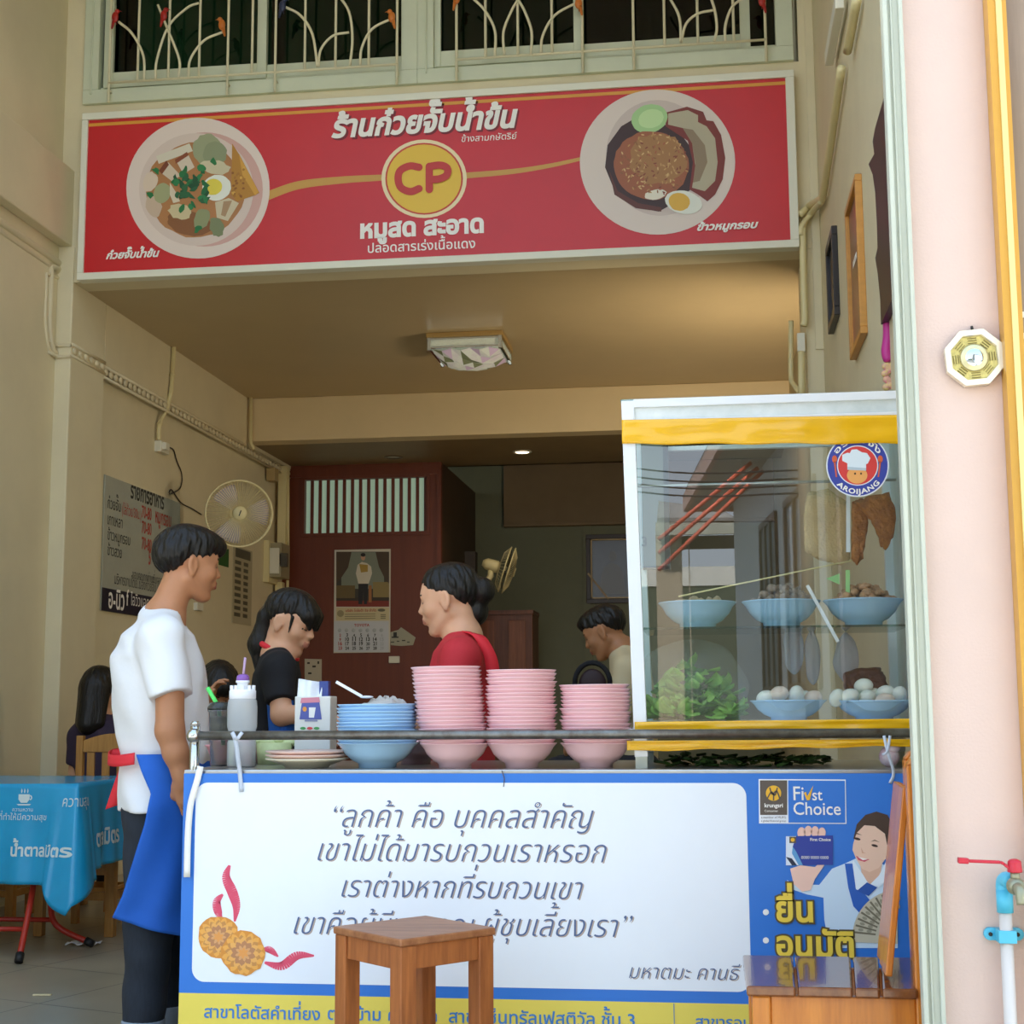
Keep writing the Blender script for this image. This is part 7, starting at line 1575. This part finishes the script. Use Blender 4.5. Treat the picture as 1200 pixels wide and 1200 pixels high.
# dark round-backed chair in front of the boy
mb=MB(); c=PY(694,800,6.3); KC=empty('dark_chair',(c[0],6.3,0),'dark round-backed chair between the pink bowls and the boy','chair')
mb.tube([c+V(.075*math.cos(a),.01,.085*math.sin(a)) for a in [math.pi*i/14 for i in range(15)]],.011,8); mb.build('back_hoop',M_bk,KC)
mb=MB(); mb.ell(c+V(0,.02,-.01),(.06,.015,.07),nu=16,nv=10); mb.build('back_pad',mat('dark_maroon_pad','#2c1719',.6),KC)
mb=MB(); mb.lathe([(1e-7,.44),(.17,.44),(.18,.455),(.17,.47),(1e-7,.47)],(c[0],6.2,0),28); mb.build('seat',MATS['dark_maroon_pad'],KC)
for sx in (-1,1):
    mb=MB(); mb.tube([(c[0]+sx*.12,6.32,0),(c[0]+sx*.075,6.3,c[2])],.011,8); mb.build('leg',M_bk,KC)
    mb=MB(); mb.tube([(c[0]+sx*.13,6.06,0),(c[0]+sx*.11,6.1,.45)],.011,8); mb.build('leg',M_bk,KC)
# ================================================================ the street opposite (seen only in the glass)
M_hw=mat('pale_house_wall','#c9cfcc',.8); M_roof=mat('grey_roof_tiles','#8b8a86',.7,var=.15,vscale=6); M_soff=mat('pale_soffit','#b7b7a8',.7); M_fas=mat('peach_fascia','#d6b3a0',.6); M_dkf=mat('dark_window_frame','#6a5a50',.5); M_hgl=mat('house_window_glass','#9fb0b8',.1); M_rr=mat('orange_red_tube','#d46a55',.5)
YM2=2*GY
def MR(p): return V(p[0],YM2-p[1],p[2])          # across the street, facing the case glass
def VR(x,y,Yv): return MR(PY(x,y,Yv))
wA,wB=V(.4,-13.9,0),V(1.5,-1.9,0); wd=(wB-wA)/np.linalg.norm(wB-wA); wn=V(-wd[1],wd[0],0)   # wn points to the street side
if wn[0]>0: wn=-wn
H=empty('street_house',tuple((wA+wB)/2-wn*2),'pale house with deep eaves across the street, reflected in the case glass','house')
def slab_(mb,a,b,o0,o1,z0,z1):
    P=[a+wn*o0,b+wn*o0,b+wn*o1,a+wn*o1]; mb.prism([p+V(0,0,z0-p[2]) for p in P],(0,0,z1-z0))
mb=MB(); slab_(mb,wA,wB,0,-4,0,4.1); mb.build('wall',M_hw,H)
mb=MB(); slab_(mb,wA-wd*.6,wB,.66,-.0,4.08,4.12); mb.build('soffit',M_soff,H)
mb=MB(); slab_(mb,wA-wd*.65,wB,.70,.64,4.05,4.3); slab_(mb,wA-wd*.68,wA-wd*.6,.66,-4,4.05,4.3); mb.build('fascia',M_fas,H)
mb=MB(); slab_(mb,wA-wd*.6,wB,.64,-4.2,4.3,4.45); mb.build('roof',M_roof,H)
for t0,t1 in ((3.2,4.6),(5.4,7.4),(8.4,10.2)):
    mb=MB(); slab_(mb,wA+wd*t0,wA+wd*t1,.01,-.02,1.3,3.3); w=mb.build('window',M_hgl,H); mb=MB()
    for k in range(4): q_=wA+wd*(t0+(t1-t0)*k/3); slab_(mb,q_-wd*.05,q_+wd*.05,.04,0,1.25,3.35)
    slab_(mb,wA+wd*t0,wA+wd*t1,.04,0,3.28,3.36); slab_(mb,wA+wd*t0,wA+wd*t1,.04,0,1.24,1.32); mb.build('window_frame',M_dkf,w)
AX=empty('street_annex',tuple(VR(820,700,24)*V(1,1,0)),'low tiled lean-to left of the pale house across the street','shed')
Yv=24
a,b=VR(772,592,Yv+1.5),VR(846,602,Yv+1.5); c,d=VR(862,612,Yv),VR(770,612,Yv); mb=MB(); mb.prism([a,b,c,d],(0,0,.08)); mb.build('roof',M_roof,AX)
a,b=VR(768,612,Yv),VR(862,625,Yv); mb=MB(); mb.box(a[0],b[0],a[1]-.1,a[1],b[2],a[2]); mb.build('fascia',M_soff,AX)
a,b=VR(798,628,Yv+.6),VR(862,642,Yv+.6); mb=MB(); mb.box(a[0],b[0],a[1]-.1,a[1],b[2],a[2]); mb.build('beam',M_dkf,AX)
for x0,x1 in ((768,800),(806,809)):
    a,b=VR(x0,620,Yv+.3),VR(x1,700,Yv+.3); mb=MB(); mb.box(a[0],b[0],a[1]-.15,a[1],0,a[2]); mb.build('post',mat('beige_post','#b7a993',.7),AX)
mb=MB(); a=VR(600,668,32); a_w=a; b=VR(900,690,32); mb.box(-14,14,a[1]-.2,a[1],0,a[2]); zz=VR(600,690,32)[2]; mb=MB(); mb.box(-14,14,a[1]-.2,a[1],0,zz); SW=mb.build('street_wall',mat('dark_green_far_wall','#4d5648',.8),label='low white wall at the far side of the street',cat='wall')
for i,(p,q,l) in enumerate((((772,632),(880,542),'first'),((772,648),(888,548),'second'),((772,668),(894,552),'third'))):
    mb=MB(); mb.tube([VR(*p,15),VR(*q,15.5)],.022,8); mb.build('awning_arm',M_rr,label='%s from the left of three orange awning arms across the street'%l,cat='awning arm')
px_=VR(948,700,11); mb=MB(); mb.tube([(px_[0]-.0,px_[1],0),(px_[0],px_[1],5.5)],.05,10); mb.build('utility_pole',mat('grey_pole','#77736c',.7),label='grey utility pole across the street',cat='pole')
for i,y in enumerate((546,556,564,573)):
    a,b=VR(700,y-3,14),VR(946,y+4,11.05); mb=MB(); mb.tube(bez([a,(a+b)/2+V(0,0,-.06),b],6),.008,5); mb.build('overhead_wire',mat('black_wire','#222222',.6),label=('highest','second highest','second lowest','lowest')[i]+' of the overhead street wires',cat='wire')
mb=MB(); mb.box(-14,14,a_w[1]-.25,a_w[1]+.02,zz,a_w[2]); mb.build('coping',mat('white_far_wall','#e6e4da',.8),SW)
